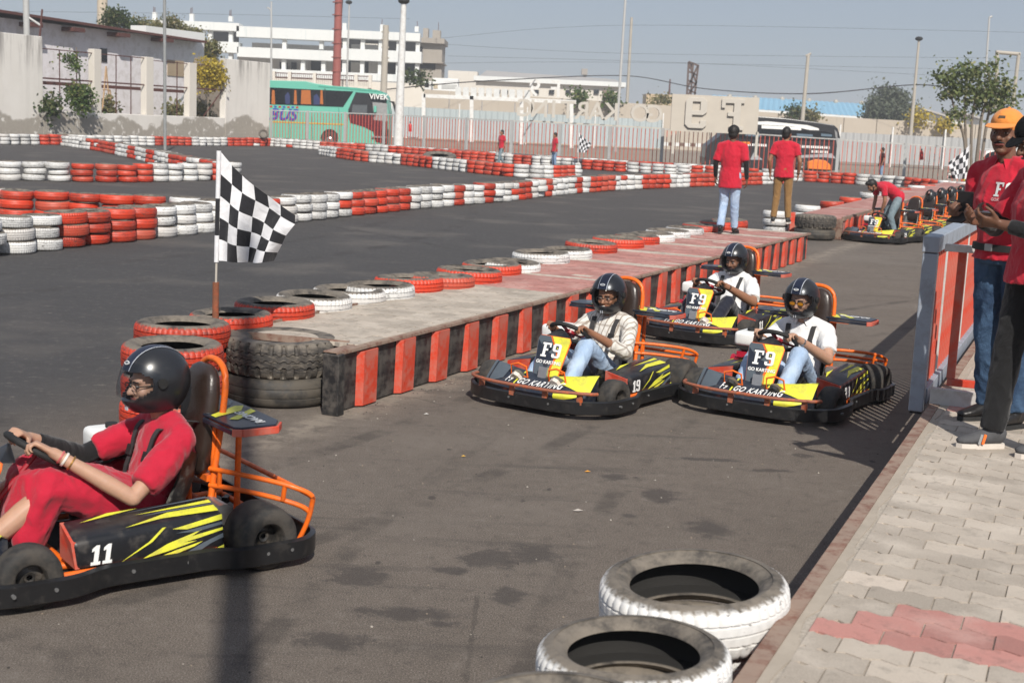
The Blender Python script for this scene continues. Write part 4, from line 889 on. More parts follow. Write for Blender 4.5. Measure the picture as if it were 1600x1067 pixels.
# ---------------------------------------------------------------- chequered flags
FW, FB = cloth('white flag cloth', (.72, .72, .74), .06), cloth('black flag cloth', (.022, .022, .026), .1)
def flag_mesh():
    def ip(c, t):
        k = t*(len(c)-1); i = min(int(k), len(c)-2); f = k-i; return (c[i][0]+(c[i+1][0]-c[i][0])*f, c[i][1]+(c[i+1][1]-c[i][1])*f)
    top = [(0, 0), (19, 23), (40, 40), (64, 58), (89, 75), (119, 92)]; bot = [(-2, 170), (16, 170), (33, 171), (50, 170), (66, 169), (80, 168)]; lef = [(0, 0), (-.5, 34), (-1, 68), (-1.5, 102), (-2, 136), (-2, 170)]; rig = [(119, 92), (119, 106), (104, 125), (96, 140), (87, 154), (80, 168)]
    nc, nr, q = 6, 5, 6; m = MB(); NX, NY = nc*q, nr*q; vs = []
    for j in range(NY+1):
        t = j/NY
        for i in range(NX+1):
            s = i/NX; T, B, L, R_ = ip(top, s), ip(bot, s), ip(lef, t), ip(rig, t)
            P_ = [(1-t)*T[k]+t*B[k]+(1-s)*L[k]+s*R_[k]-((1-s)*(1-t)*top[0][k]+s*(1-t)*top[-1][k]+(1-s)*t*bot[0][k]+s*t*bot[-1][k]) for k in (0, 1)]
            dep = (.055*sin(s*11+t*2.5)+.03*sin(s*5-t*4))*min(1, s*3)*(.5+.6*t); hx = (2.2*sin(s*11+t*2.5+.8))*min(1, s*3)*t
            vs.append(((P_[0]+hx)/217, dep, -P_[1]/217))
    fs = []; b = 0
    for j in range(NY):
        for i in range(NX): fs.append((j*(NX+1)+i, j*(NX+1)+i+1, (j+1)*(NX+1)+i+1, (j+1)*(NX+1)+i)); m.m.append(((i//q)+(j//q)) % 2)
    m.v = vs; m.f = fs; return m.mesh('flag_cloth', [FW, FB], smooth=180, fix=False)
FLAG = flag_mesh()
p0 = G(336.5, 517, .45); fl = empty('chequered_flag', p0); tag(fl, 'black and white chequered flag on a rusty tube at the near platform end', 'flag')
t0 = p0+V((0, 0, .36)); t1 = D(342, 236, p0.y)
part(MB().tube([p0+V((0, 0, -.2)), t0], .024, 14), 'rusty_socket', pm('rusty orange tube', (.30, .075, .03), .75, .4, 14, dirt=(.14, .08, .05), dirt_amt=.6, bump=.3), fl, smooth=50)
part(MB().tube([t0-V((0, 0, .1)), t0.lerp(t1, .5), t1], .0085, 10), 'flag_stick', pm('pale stick', (.45, .42, .37), .6), fl, smooth=50)
part(MB().tube([t0.lerp(t1, .155), t0.lerp(t1, .36)], .017, 12), 'sleeve', FW, fl, smooth=50); part(MB().tube([t0.lerp(t1, .362), t0.lerp(t1, .64)], .0165, 12), 'sleeve', FB, fl, smooth=50); part(MB().tube([t0.lerp(t1, .642), t1], .017, 12), 'sleeve', FW, fl, smooth=50)
o = link('flag_cloth', FLAG); o.location = t1+V((.018, 0, -.01)); grow(o, fl)
for (u, vb, vt, Yf, sc_, lab, st) in ((903, 268, 206, 66, 1.15, 'small far chequered flag before the red stained hoarding', 0), (1514, 286, 226, 59.5, 1.75, 'far chequered flag hanging in front of the leafy tree stems', 1)):
    f2 = empty('chequered_flag', V((D(u, vb, Yf).x, Yf, 0))); tag(f2, lab, 'flag'); a = D(u, vb, Yf); b = D(u+1, vt, Yf); a.z = 0
    part(MB().tube([a, b], .025, 8), 'flag_stick', PALEST, f2, smooth=50); o = link('flag_cloth', FLAG); o.location = b; o.scale = (sc_*(1 if not st else -.9), sc_, sc_*1.1); grow(o, f2)
# ---------------------------------------------------------------- tyres
TW, TR = .172, .298
def tyre_mesh(name, mat, seg, lod, tread=0, w_=TW, R_=TR, bead=.185):
    h = w_/2
    if lod == 0: prof = [(bead, h*.62, .3), (bead+.012, h*.80, .34), (bead+.022, h*.86, .34), (bead+.045, h*.96, .36), (R_-.055, h*1.0, .40), (R_-.030, h*.95, .46), (R_-.012, h*.82, .62), (R_-.003, h*.66, .85), (R_, h*.44, 1), (R_-.007, h*.42, 1), (R_-.007, h*.34, 1), (R_+.001, h*.32, 1), (R_+.001, h*.05, 1), (R_-.007, h*.03, 1), (R_-.007, -h*.03, 1), (R_+.001, -h*.05, 1), (R_+.001, -h*.32, 1), (R_-.007, -h*.34, 1), (R_-.007, -h*.42, 1), (R_, -h*.44, 1), (R_-.003, -h*.66, .85), (R_-.012, -h*.82, .62), (R_-.030, -h*.95, .46), (R_-.055, -h, .4), (bead+.03, -h*.9, .34), (bead, -h*.62, .3), (bead+.025, -h*.55, 0), (R_-.03, -h*.5, 0), (R_-.022, 0, 0), (R_-.03, h*.5, 0), (bead+.025, h*.55, 0)]
    elif lod == 1: prof = [(bead, h*.62, .3), (bead+.022, h*.86, .34), (R_-.055, h, .40), (R_-.022, h*.9, .55), (R_-.004, h*.62, .9), (R_, h*.36, 1), (R_-.005, h*.33, 1), (R_, h*.28, 1), (R_, -h*.28, 1), (R_-.005, -h*.33, 1), (R_, -h*.36, 1), (R_-.004, -h*.62, .9), (R_-.022, -h*.9, .55), (R_-.055, -h, .4), (bead, -h*.62, .3), (R_-.03, -h*.4, 0), (R_-.03, h*.4, 0)]
    else: prof = [(bead, h*.62, .3), (R_-.055, h, .40), (R_-.018, h*.86, .6), (R_, h*.5, 1), (R_, -h*.5, 1), (R_-.018, -h*.86, .6), (R_-.055, -h, .4), (bead, -h*.5, .2), (R_-.04, 0, 0)]
    m = MB(); P_ = [(p[0], p[1]) for p in prof]; fn = None
    if tread == 1:
        def fn(k, j, r, z):
            if prof[j][2] >= .6 and prof[j][2] < 1 and k % 4 == 0: r -= .008
            if prof[j][2] == 1 and abs(z) > h*.3 and k % 4 == 0: r -= .004
            return r, z
    if tread == 2:                                       # coarse lorry tread: zigzag grooves and open shoulder blocks
        def fn(k, j, r, z):
            zz = .007*(1 if (k//2) % 2 else -1)
            if prof[j][2] == 1: z += zz
            if .55 < prof[j][2] < 1 and k % 6 in (0, 1): r -= .024
            if prof[j][2] == 1 and abs(z) > h*.36 and k % 6 in (0, 1): r -= .014
            return r, z
    m.lathe(P_, seg, closed=True, fn=fn)
    me = m.mesh(name, mat, smooth=38 if lod == 0 else 55, fix=True)
    at = me.attributes.new('zone', 'FLOAT', 'POINT'); at.data.foreach_set('value', [(p[2]-.12 if tread == 1 and k % 4 == 0 and .6 <= p[2] < 1 else p[2]) for k in range(seg) for p in prof])
    return me
TMS = {}
def tme(col, lod, var=0):
    k = (col, lod, var)
    if k not in TMS:
        mat = {'r': T_RED, 'w': T_WHT, 'k': T_BLK}[col]
        TMS[k] = tyre_mesh('tyre', mat, (200, 48, 20)[lod], lod, 1 if lod == 0 else 0, TW*(1, .93, 1.05)[var], TR*(1, .97, 1.03)[var], (.185, .168, .208)[var])
    return TMS[k]
TY = []                                                  # x, y, z, colour, row, stack, level, scale
def stack(x, y, col, row, idx, lev=3, cols=None, base=0., jit=.02, sc_=1.):
    z = base
    for l in range(lev):
        c = cols[l] if cols else col; s = rnd(.93, 1.05)*sc_; h = TW*s
        TY.append((x+rnd(-jit, jit), y+rnd(-jit, jit), z+h/2, c, row, idx, l, s, lev)); z += h*.985
def barrier(row, pts, reds, lev=3, pitch=.585, jit=.03, dbl=0.):
    pts = [V((p[0], p[1], 0)) for p in pts]; i = 0; carry = 0.
    for A, B in zip(pts, pts[1:]):
        L = (B-A).length; t = (B-A)/L; a = carry
        while a < L:
            p = A+t*a; u = pru(p); c = 'r' if any(lo <= u <= hi for lo, hi in reds) else 'w'
            cl = [c]*lev
            if random.random() < .03: cl[random.randrange(lev)] = 'w' if c == 'r' else 'r'
            i += 1; stack(p.x, p.y, c, row, i, lev, cl, jit=jit)
            a += pitch*rnd(.985, 1.03)
        carry = a-L
    return i
def gp_(l): return [G(u, v) for u, v in l]
R_A = [(82, 232), (414, 428), (543, 622), (692, 722), (755, 768), (796, 820), (842, 855), (868, 874), (889, 896), (907, 950), (991, 1035), (1075, 1108), (1150, 1180), (1200, 1220)]
barrier('in the long middle barrier', gp_([(-30, 400), (52, 391), (140, 381), (216, 373), (315, 361), (481, 343), (554, 335), (661, 324), (775, 315), (880, 303), (967, 296.5), (1090, 291.5), (1225, 287)]), R_A)
barrier('in the short row behind the long barrier', gp_([(-20, 338), (30, 341), (90, 343), (150, 346), (205, 348), (262, 350), (330, 354)]), [(8, 278)])
barrier('in the inner row left of the flag', gp_([(-25, 281), (43, 282), (120, 284), (190, 285), (286, 282.5), (350, 281)]), pitch=.62, reds=[(98, 228), (322, 345)])
q_ = [WP(u, 0, -1.7) for u in (-12, 100, 200, 300, 423)]
barrier('along the foot of the old wall', q_, [(53, 103), (238, 300), (352, 424)], pitch=.65)
barrier('in the slanting row below the old wall', [V((D(u, 200, y_).x, y_, 0)) for u, y_ in ((105, 66), (160, 61), (215, 54), (262, 48), (310, 43.5), (352, 41.5), (367, 42))], pitch=.62, reds=[(150, 188), (208, 220), (236, 252), (272, 298), (318, 338)])
barrier('in the bulging row before the coach', gp_([(506, 243), (530, 247), (563, 252), (636, 258.5), (745, 271), (805, 277), (845, 278.5), (900, 277)]), pitch=.63, reds=[(531, 578), (628, 681), (736, 807), (858, 892)])
barrier('along the far fence, front line', [V((D(u, 200, y_).x, y_, 0)) for u, y_ in ((425, 84), (520, 80), (640, 76), (760, 71), (860, 68), (960, 65.5), (1060, 64), (1170, 63.5), (1300, 63), (1420, 60.5), (1520, 56))], pitch=.64, reds=[(400, 424), (500, 575), (612, 700), (706, 775), (800, 836), (913, 985), (1082, 1122), (1165, 1188), (1256, 1334), (1412, 1475)])
barrier('along the far fence, back line', [V((D(u, 200, y_).x, y_, 0)) for u, y_ in ((430, 86), (520, 81.8), (640, 77.5), (760, 74), (860, 70.6), (960, 68), (1060, 66.5), (1140, 66))], [(505, 520), (560, 575), (700, 760), (870, 912), (985, 1060)])
# tyres packed against the track side of the boarding platform
near = [(283, 499, 'r'), (360, 482, 'r'), (430, 468, 'r'), (492, 457, 'w'), (545, 446, 'w'), (592, 440, 'w'), (640, 431, 'r'), (690, 426, 'r'), (735, 419, 'r'), (768, 408, 'r'), (800, 404, 'w'), (845, 392, 'w'), (885, 386, 'w'), (925, 378, 'r'), (965, 371, 'r'), (995, 366, 'r'), (1020, 362, 'w'), (1045, 357, 'w'), (1070, 353, 'w'), (1096, 349, 'r'), (1122, 346, 'r'), (1140, 342, 'r')]
stk = [(270, 531, 'r')] + near
for i, (u, v, c) in enumerate(stk):
    p = G(u, v, .575); stack(p.x, p.y, c, 'against the near platform', i+1, 3, jit=.012, sc_=1.13)
for i, (u, v, c) in enumerate(((1215, 326, 'w'), (1262, 318, 'w'), (1300, 312, 'r'), (1330, 306, 'r'), (1360, 300, 'w'), (1385, 296, 'w'), (1410, 292, 'r'), (1432, 289, 'w'), (1450, 286.5, 'r'))):
    p = G(u, v, .53); stack(p.x, p.y, c, 'against the second platform', i+1, 3)
for i, (u, v, c) in enumerate(((1083, 907, 'w'), (992, 1008, 'w'), (880, 1138, 'w'))):
    p = G(u, v, .50); stack(p.x, p.y, c, 'beside the kerb at the front', i+1, 3, jit=.02, sc_=1.03)
near_cut = sorted(range(len(TY)), key=lambda i: (V(TY[i][:3])-CAM).length)
inv = set(near_cut[:300])
LV = {1: ['single'], 3: ['bottom', 'middle', 'top'], 2: ['lower', 'upper']}
def nth(n): return '%d%s' % (n, 'th' if 10 <= n % 100 <= 20 else {1: 'st', 2: 'nd', 3: 'rd'}.get(n % 10, 'th'))
order = {}
for i in inv: order.setdefault(TY[i][4], set()).add(TY[i][5])
for k, s in order.items():
    pos = {ix: [pru(V(t[:3])) for t in TY if t[4] == k and t[5] == ix][0] for ix in s}
    order[k] = {ix: j+1 for j, ix in enumerate(sorted(s, key=lambda q: (pos[q] < -2, pos[q])))}
rest = {'r': MB(), 'w': MB(), 'k': MB()}; restz = {'r': [], 'w': [], 'k': []}; restr = {'r': [], 'w': [], 'k': []}
CN = {'r': 'orange red', 'w': 'white', 'k': 'bare black'}
for i, (x, y, z, c, row, ix, l, s, lev) in enumerate(TY):
    d = (V((x, y, z))-CAM).length; rot = (rnd(-.03, .03), rnd(-.03, .03), rnd(0, 6.28))
    if row == 'beside the kerb at the front' and l == 2: rot = (.045, -.05 if ix == 1 else .02, rnd(0, 6))
    if i in inv:
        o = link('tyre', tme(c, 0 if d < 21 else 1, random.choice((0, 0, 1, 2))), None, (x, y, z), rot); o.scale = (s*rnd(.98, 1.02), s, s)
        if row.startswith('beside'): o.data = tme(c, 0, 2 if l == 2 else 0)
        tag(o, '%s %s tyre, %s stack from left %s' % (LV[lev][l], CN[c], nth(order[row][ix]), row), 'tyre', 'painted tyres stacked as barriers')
    else:
        me = tme(c, 2); M = Matrix.Translation((x, y, z)) @ Matrix.Rotation(rot[0], 4, 'X') @ Matrix.Rotation(rot[1], 4, 'Y') @ Matrix.Scale(s, 4)
        rest[c].add([v.co for v in me.vertices], [tuple(p.vertices) for p in me.polygons], M); n_ = len(me.vertices)
        restz[c] += [a.value for a in me.attributes['zone'].data]; restr[c] += [random.random()]*n_
mm = MB(); zz, rr = [], []
for k, c in enumerate('rw'):
    mm.mi = k; mm.add(rest[c].v, rest[c].f); zz += restz[c]; rr += restr[c]
me = mm.mesh('far_tyre_barriers', [T_RED, T_WHT], smooth=55, fix=False)
for nme, dat in (('zone', zz), ('rnd', rr)):
    at = me.attributes.new(nme, 'FLOAT', 'POINT'); at.data.foreach_set('value', dat)
o = link('far_tyre_barriers', me); tag(o, 'far red and white tyre walls along the fence and old wall', 'tyre wall', kind='stuff')
# lorry tyres at the platform ends
LT = tyre_mesh('lorry_tyre', T_BLK, 168, 0, 2, .255, .415, .225); LS = tyre_mesh('lorry_tyre', pm('smooth dusty lorry rubber', (.035, .033, .031), .62, .35, 3, dirt=(.15, .125, .095), dirt_amt=.45), 64, 1, 0, .205, .415, .225)
p = V((-1.665, 9.62, 0))
o = link('lorry_tyre', LS, None, (p.x, p.y, .104), (0, 0, .3)); tag(o, 'smooth worn lorry tyre lying under the chunky treaded one at the platform end', 'tyre')
o = link('lorry_tyre', LT, None, (p.x-.01, p.y+.01, .335), (.015, .0, 1.1)); tag(o, 'chunky treaded lorry tyre lying on top at the near platform end', 'tyre')
for (u, v, a, lab) in ((1277, 376, 0, 'lower lorry tyre in the gap between the two platforms'), (1277, 376, 1, 'upper lorry tyre in the gap between the two platforms')):
    p = G(u, v)+V((0, .3, 0)); o = link('lorry_tyre', LS if a == 0 else LT, None, (p.x, p.y, .12+a*.25), (0, 0, a)); tag(o, lab, 'tyre')
p = V((D(687, 236, 67).x, 67, .2)); o = link('lorry_tyre', LT, None, p, (.2, 0, 0)); o.scale = (2, 2, 1.6); tag(o, 'big bare tractor tyre lying among the far red and white tyres', 'tyre')
o = link('car_tyre', tme('k', 1), None, WP(412, .75, -2.0), (1.2, 0, .3)); tag(o, 'bare black tyre leaning at the right end of the old wall', 'tyre')
# ---------------------------------------------------------------- karts (x forward, y left, z up; origin between the axles)
def rounded(poly, r=.12, n=4):
    out = []; N = len(poly)
    for i in range(N):
        p, a, b = V(poly[i]), V(poly[i-1]), V(poly[(i+1) % N]); da, db = (a-p), (b-p); rr = min(r, da.length*.45, db.length*.45)
        s, e = p+da.normalized()*rr, p+db.normalized()*rr
        for k in range(n+1): t = k/n; out.append(s*(1-t)**2 + p*2*t*(1-t) + e*t*t)
    return out
KM = {}
def kmesh(key, fn):
    if key not in KM: KM[key] = fn()
    return KM[key]
def k_bumper():
    half = [(.91, .30), (.85, .48), (.69, .63), (.36, .645), (.22, .575), (-.28, .59), (-.36, .65), (-.70, .65), (-.81, .54)]
    poly = half + [(x, -y) for x, y in reversed(half)]
    P_ = rounded([V((x, y, 0)) for x, y in poly], .13); m = MB(); N = len(P_); vs = []
    for i, p in enumerate(P_):
        t = (P_[(i+1) % N]-P_[i-1]).normalized(); n = V((-t.y, t.x, 0)); n = n if n.dot(p) > 0 else -n
        lip = .018
        for (o, z) in ((0, .045), (.006, .05), (.006, .132), (-lip, .140), (-lip, .133), (-.006, .128), (-.006, .055), (-lip, .05), (-lip, .041)): q = p+n*o; vs.append((q.x, q.y, z))
    K = 9; fs = [(i*K+j, ((i+1) % N)*K+j, ((i+1) % N)*K+(j+1) % K, i*K+(j+1) % K) for i in range(N) for j in range(K)]
    m.add(vs, fs)
    for (x, y) in ((.86, .2), (.86, -.2), (0, .575), (0, -.575), (-.76, .3), (-.76, -.3)): m.bar((x*.93, y*.8, .09), (x*1.02, y*1.0, .09), .03)
    return m.mesh('bumper', KBLK, smooth=45)
BOLTS = [(x, q*.566, q) for q in (1, -1) for x in (.1, -.15)] + [(x, q*.630, q) for q in (1, -1) for x in (.45, .62, -.5, -.62)] + [(.895, y, 0) for y in (.22, -.12)]
def k_bolt(i):
    x, y, q = BOLTS[i]; m = MB(); m.cyl((x, y, .098), (x+(.026 if q == 0 else 0), y+q*.026, .098), .0085, n=8); return m.mesh('bolt', pm('dull bolt steel', (.12, .12, .12), .5), smooth=40)
def k_chassis():
    m = MB()
    for s in (1, -1):
        m.tube(smoothpath([(.86, s*.26, .09), (.5, s*.30, .085), (.1, s*.36, .085), (-.75, s*.36, .10)], 5), .016, 8); m.tube([(.42, s*.55, .115), (-.3, s*.55, .115)], .016, 8)
        m.tube([(.42, s*.55, .115), (.4, s*.3, .09)], .014, 8); m.tube([(-.3, s*.55, .115), (-.34, s*.3, .09)], .014, 8); m.tube([(.53, s*.22, .13), (.53, s*.46, .13)], .018, 8)
    for x in (.86, .3, -.3, -.75): m.tube([(x, -.34, .09), (x, .34, .09)], .016, 8)
    m.tube([(-.525, -.46, .14), (-.525, .46, .14)], .018, 8)
    return m.mesh('chassis', ORG, smooth=50)
def k_floor():
    m = MB(); m.prism([(.84, .3), (.2, .36), (-.72, .38), (-.72, -.38), (.2, -.36), (.84, -.3)], .055, .063); return m.mesh('floor_pan', BLK)
def k_tyre(r, w_): 
    h = w_/2; pr = [(r*.50, -h*.9), (r*.62, -h), (r*.86, -h*.96), (r*.965, -h*.78), (r, -h*.45), (r, h*.45), (r*.965, h*.78), (r*.86, h*.96), (r*.62, h), (r*.50, h*.9), (r*.46, 0)]
    return MB().lathe(pr, 36, Matrix.Rotation(pi/2, 4, 'X')).mesh('wheel', RUB, smooth=50)
def k_rim(r, w_):
    h = w_/2; m = MB(); M = Matrix.Rotation(pi/2, 4, 'X')
    for sg in (1, -1):
        m.lathe([(.012, sg*h*.30), (r*.16, sg*h*.34), (r*.18, sg*h*.25), (r*.40, sg*h*.15), (r*.45, sg*h*.8), (r*.52, sg*h*.92), (r*.53, sg*h*.86), (r*.47, sg*h*.7), (r*.45, 0)], 24, M, closed=False)
        for k in range(4): a = k*pi/2; m.cyl((r*.3*cos(a), -sg*h*.14, r*.3*sin(a)), (r*.3*cos(a), -sg*h*.26, r*.3*sin(a)), .009, n=6)
    return m.mesh('rim', pm('dark wheel metal', (.09, .085, .08), .35, .4, 10, metal=.7, dirt=(.3, .25, .2)), smooth=40)
PODV = [(.33, .545, .125), (-.345, .545, .115), (-.345, .515, .275), (.345, .535, .248), (.325, .33, .125), (-.345, .33, .115), (-.345, .33, .312), (.325, .33, .285)]
def k_pod(s):
    m = MB(); v = [(x, y*s, z) for x, y, z in PODV]; m.add(v, [(0, 1, 2, 3), (4, 7, 6, 5), (3, 2, 6, 7), (0, 4, 5, 1), (0, 3, 7, 4), (1, 5, 6, 2)]); return m.mesh('side_pod', PODK, bevel=.022, seg=3, smooth=40)
def podpt(s, a, b, off=.004):            # a 0..1 front to back, b 0..1 bottom to top on the outer face
    f, r, r2, f2 = [V(q) for q in PODV[:4]]; p = (f*(1-a)+r*a)*(1-b) + (f2*(1-a)+r2*a)*b; p.y += off; return V((p.x, p.y*s, p.z))
def podtop(s, a, b, off=.004):           # b 0 outer .. 1 inner
    f2, r2, r6, f7 = V(PODV[3]), V(PODV[2]), V(PODV[6]), V(PODV[7]); p = (f2*(1-a)+r2*a)*(1-b)+(f7*(1-a)+r6*a)*b; p.z += off; return V((p.x, p.y*s, p.z))
def dec(polys, fn, mat, name, s=1):
    m = MB()
    for q in polys: m.add([fn(s, a, b) for a, b in q], [tuple(range(len(q)))])
    return m.mesh(name, mat, fix=False)
D_Y = [[(.42, .08), (.60, .42), (.84, .66), (.77, .52), (.985, .62), (.985, .55), (.82, .44), (.71, .38), (.80, .37), (.60, .20)], [(.50, .03), (.66, .20), (.84, .33), (.78, .22), (.62, .05)], [(.27, .05), (.50, .55), (.60, .92), (.575, .92), (.48, .58)], [(.64, .82), (.985, .985), (.985, .84), (.74, .74)], [(.90, .03), (.985, .14), (.985, .03)]]
D_S = [[(.70, .04), (.84, .28), (.985, .46), (.985, .34), (.90, .24), (.80, .04)], [(.66, .68), (.985, .78), (.985, .70), (.8, .62)]]
D_T = [[(.35, .15), (.60, .25), (.98, .12), (.98, .42), (.66, .46)], [(.45, .62), (.98, .55), (.98, .70)], [(.10, .72), (.5, .90), (.3, .93)]]
D_TS = [[(.5, .50), (.98, .46), (.98, .52), (.62, .56)], [(.35, .78), (.98, .80), (.98, .88)]]
def k_podcap(s):
    m = MB(); f, f2, f7, i4 = V(PODV[0]), V(PODV[3]), V(PODV[7]), V(PODV[4]); q = [V((p.x+.004, p.y, p.z)) for p in (f, f2, f7, i4)]; c = sum(q, V())/4; q = [c+(p-c)*.93 for p in q]
    m.add([(p.x, p.y*s, p.z) for p in q]+[(p.x-.02, p.y*s, p.z) for p in q], [(0, 1, 2, 3), (7, 6, 5, 4), (0, 4, 5, 1), (1, 5, 6, 2), (2, 6, 7, 3), (3, 7, 4, 0)]); return m.mesh('end_cap', VERM, smooth=30)
# nose: a broad low fairing with a bulge on each side
NW = .43
def nose_pt(y, t):                       # t 0 lower front .. 1 rear top
    k = min(1.15, abs(y)/NW); fx = .85 - .09*k*k; prof = [(fx-.02, .10), (fx, .145), (fx-.03, .185), (fx-.11, .212 + .045*k*k), (min(fx-.15, .64), .228 + .060*k), (.575, .215 + .055*k)]
    i = min(int(t*5), 4); f = t*5-i; a, b = prof[i], prof[i+1]; return V((a[0]+(b[0]-a[0])*f, y, a[1]+(b[1]-a[1])*f))
def k_nose():
    m = MB(); NY, NT_ = 24, 15; vs = []; 
    for i in range(NY+1):
        for j in range(NT_+1): vs.append(nose_pt(-NW+2*NW*i/NY, j/NT_))
    fs = [(i*(NT_+1)+j, (i+1)*(NT_+1)+j, (i+1)*(NT_+1)+j+1, i*(NT_+1)+j+1) for i in range(NY) for j in range(NT_)]; m.add(vs, fs)
    for i in (0, NY): b = len(m.v); pts = [nose_pt(-NW+2*NW*i/NY, j/NT_) for j in range(NT_+1)]; m.add(pts+[(p.x, p.y, .1) for p in reversed(pts)], [tuple(range(2*NT_+2))])
    return m.mesh('nose_fairing', NAVY, smooth=50, fix=True)
def nose_dec(polys, mat, name, n=7):
    m = MB()
    for (y0, y1, ta0, tb0, ta1, tb1) in polys:              # band from y0 to y1, bottom t ta, top t tb
        vs = []
        for i in range(n+1):
            f = i/n; y = y0+(y1-y0)*f; ta, tb = ta0+(ta1-ta0)*f, tb0+(tb1-tb0)*f
            for j in range(n+1):
                t = ta+(tb-ta)*j/n; p = nose_pt(y, t); q = nose_pt(y, min(1, t+.02)) - nose_pt(y, max(0, t-.02)); nn = V((q.z, 0, -q.x)).normalized(); nn = nn if nn.x+nn.z > 0 else -nn; vs.append(p+nn*.004)
        m.add(vs, [(i*(n+1)+j, (i+1)*(n+1)+j, (i+1)*(n+1)+j+1, i*(n+1)+j+1) for i in range(n) for j in range(n)])
    return m.mesh(name, mat, smooth=60, fix=False)
BANDS = [(.10, .45, .66, .99, .30, .99), (.20, .40, .02, .26, .24, .30), (-.155, -.142, .30, .99, .30, .99), (-.41, -.28, .25, .99, .45, .99), (-.45, -.425, .3, .95, .3, .95)]
def k_nosetext(txt, y, size):
    vs, fs = curve_mesh(text=txt, size=size, extrude=0, offset=.0012, shear=.25, space=1.12); m = MB(); o = []
    for (a, b, c) in vs:
        t = .47 + b/.30*1.3; p = nose_pt(y - a*-1 if False else y + a*1.0, t); q = nose_pt(y+a, min(1, t+.02)) - nose_pt(y+a, max(0, t-.02)); nn = V((q.z, 0, -q.x)).normalized(); nn = nn if nn.x+nn.z > 0 else -nn; o.append(p+nn*.007)
    m.add(o, fs); return m.mesh('lettering', WHT, fix=False)
def k_frontbar():
    m = MB(); m.tube(smoothpath([(.70, -.555, .19), (.85, -.49, .20), (.93, -.28, .20), (.945, 0, .20), (.93, .28, .20), (.85, .49, .20), (.76, .53, .19)], 5), .0125, 8)
    for y in (-.40, -.10, .18, .44): m.box((.91-.3*y*y, y, .155), (.02, .04, .08))
    return m.mesh('front_bar', pm('scratched orange bar', (.62, .11, .02), .5, .3, 12, dirt=(.17, .10, .075), dirt_amt=.75), smooth=40)
PO_, PXA, PYA = V((.585, 0, .33)), V((0, 1, 0)), V((-.38, 0, .925)).normalized()    # number panel frame (x toward kart left)
NPOLY = [(-.10, -.19), (-.05, -.23), (.05, -.23), (.095, -.19), (.142, .17), (.125, .20), (-.125, .20), (-.142, .17)]
PMX = plane_mat(PO_, PXA, PYA)
def k_panel(): m = MB(); m.prism(NPOLY, -.012, 0, PMX); m.bar(PMX @ V((0, -.2, -.02)), (.60, 0, .1), .06, .03, side=(0, 1, 0)); return m.mesh('number_panel', ORG, bevel=.003)
def k_face(kind):
    m = MB()
    if kind == 'y': q = [(-.02, .19), (.12, .19), (.131, .165), (.088, -.17), (.045, -.20), (.03, -.05), (.06, .06)]
    elif kind == 's': q = [(-.092, -.17), (-.131, .165), (-.12, .19), (-.035, .19), (.045, .06), (.01, -.05), (.02, -.20), (-.045, -.22)]
    else: q = [(-.131, .16), (-.05, .08), (.05, .05), (-.02, -.06), (-.06, .0), (-.112, -.02)]
    if kind != 'n': q = [(x*1.055, y*1.03) for x, y in q]
    m.prism(q, .001 if kind != 'n' else .0035, .003 if kind != 'n' else .0045, PMX); return m.mesh('panel_print', {'y': YEL, 's': SLATE, 'n': NAVY}[kind])
def k_f9(mat, off, z):
    vs, fs = f9(.108, .001, off); m = MB(); m.add([(x, y+.088, zz+z) for x, y, zz in vs], fs, PMX); return m.mesh('numeral', mat, fix=False)
def k_txt(txt, size, M, mat, name='lettering', off=.001, shear=0., ext=.001):
    vs, fs = curve_mesh(text=txt, size=size, extrude=ext, offset=off, shear=shear); m = MB(); m.add(vs, fs, M); return m.mesh(name, mat, fix=False)
SWC, SWN = V((.20, 0, .585)), V((-.55, 0, .835)).normalized()
SWA = V((SWN.z, 0, -SWN.x)).normalized()              # in the wheel plane, pointing forward
def swp(ang, r=.150, n=0): return SWC + SWA*(r*cos(ang)) + V((0, 1, 0))*(r*sin(ang)) + SWN*n
def k_small(num):
    vs, fs = digits(num); m = MB(); m.add([(x*.05-.005, y*.05-.262, z+.016) for x, y, z in vs], fs, PMX); return m.mesh('small_number', WHT, fix=False)
def k_steer():
    m = MB(); m.tube([swp(2*pi*k/40) for k in range(40)], .0165, 10, closed=True); return m.mesh('steering_wheel', BLK, smooth=60)
def k_hub():
    m = MB(); m.tube([SWC - SWN*.02, SWC+SWN*.012], .045, 16); m.tube([SWC-SWN*.02, (.60, 0, .14)], .012, 8)
    for a in (0, 2.1, -2.1): m.bar(swp(a, .03), swp(a, .145), .035, .006, side=V((0, cos(a), 0))+SWA*-sin(a))
    return m.mesh('hub', pm('red anodised hub', (.28, .01, .02), .4, .2, 10), smooth=40)
def k_fairing():
    m = MB(); a = .155
    m.add([(.435, -.11, .50), (.435, .11, .50), (.505, .10, .505), (.505, -.10, .505), (.43, 0, .575)], [(0, 1, 4), (1, 2, 4), (2, 3, 4), (3, 0, 4), (0, 3, 2, 1)]); return m.mesh('panel_hood', PODK, bevel=.008, smooth=40)
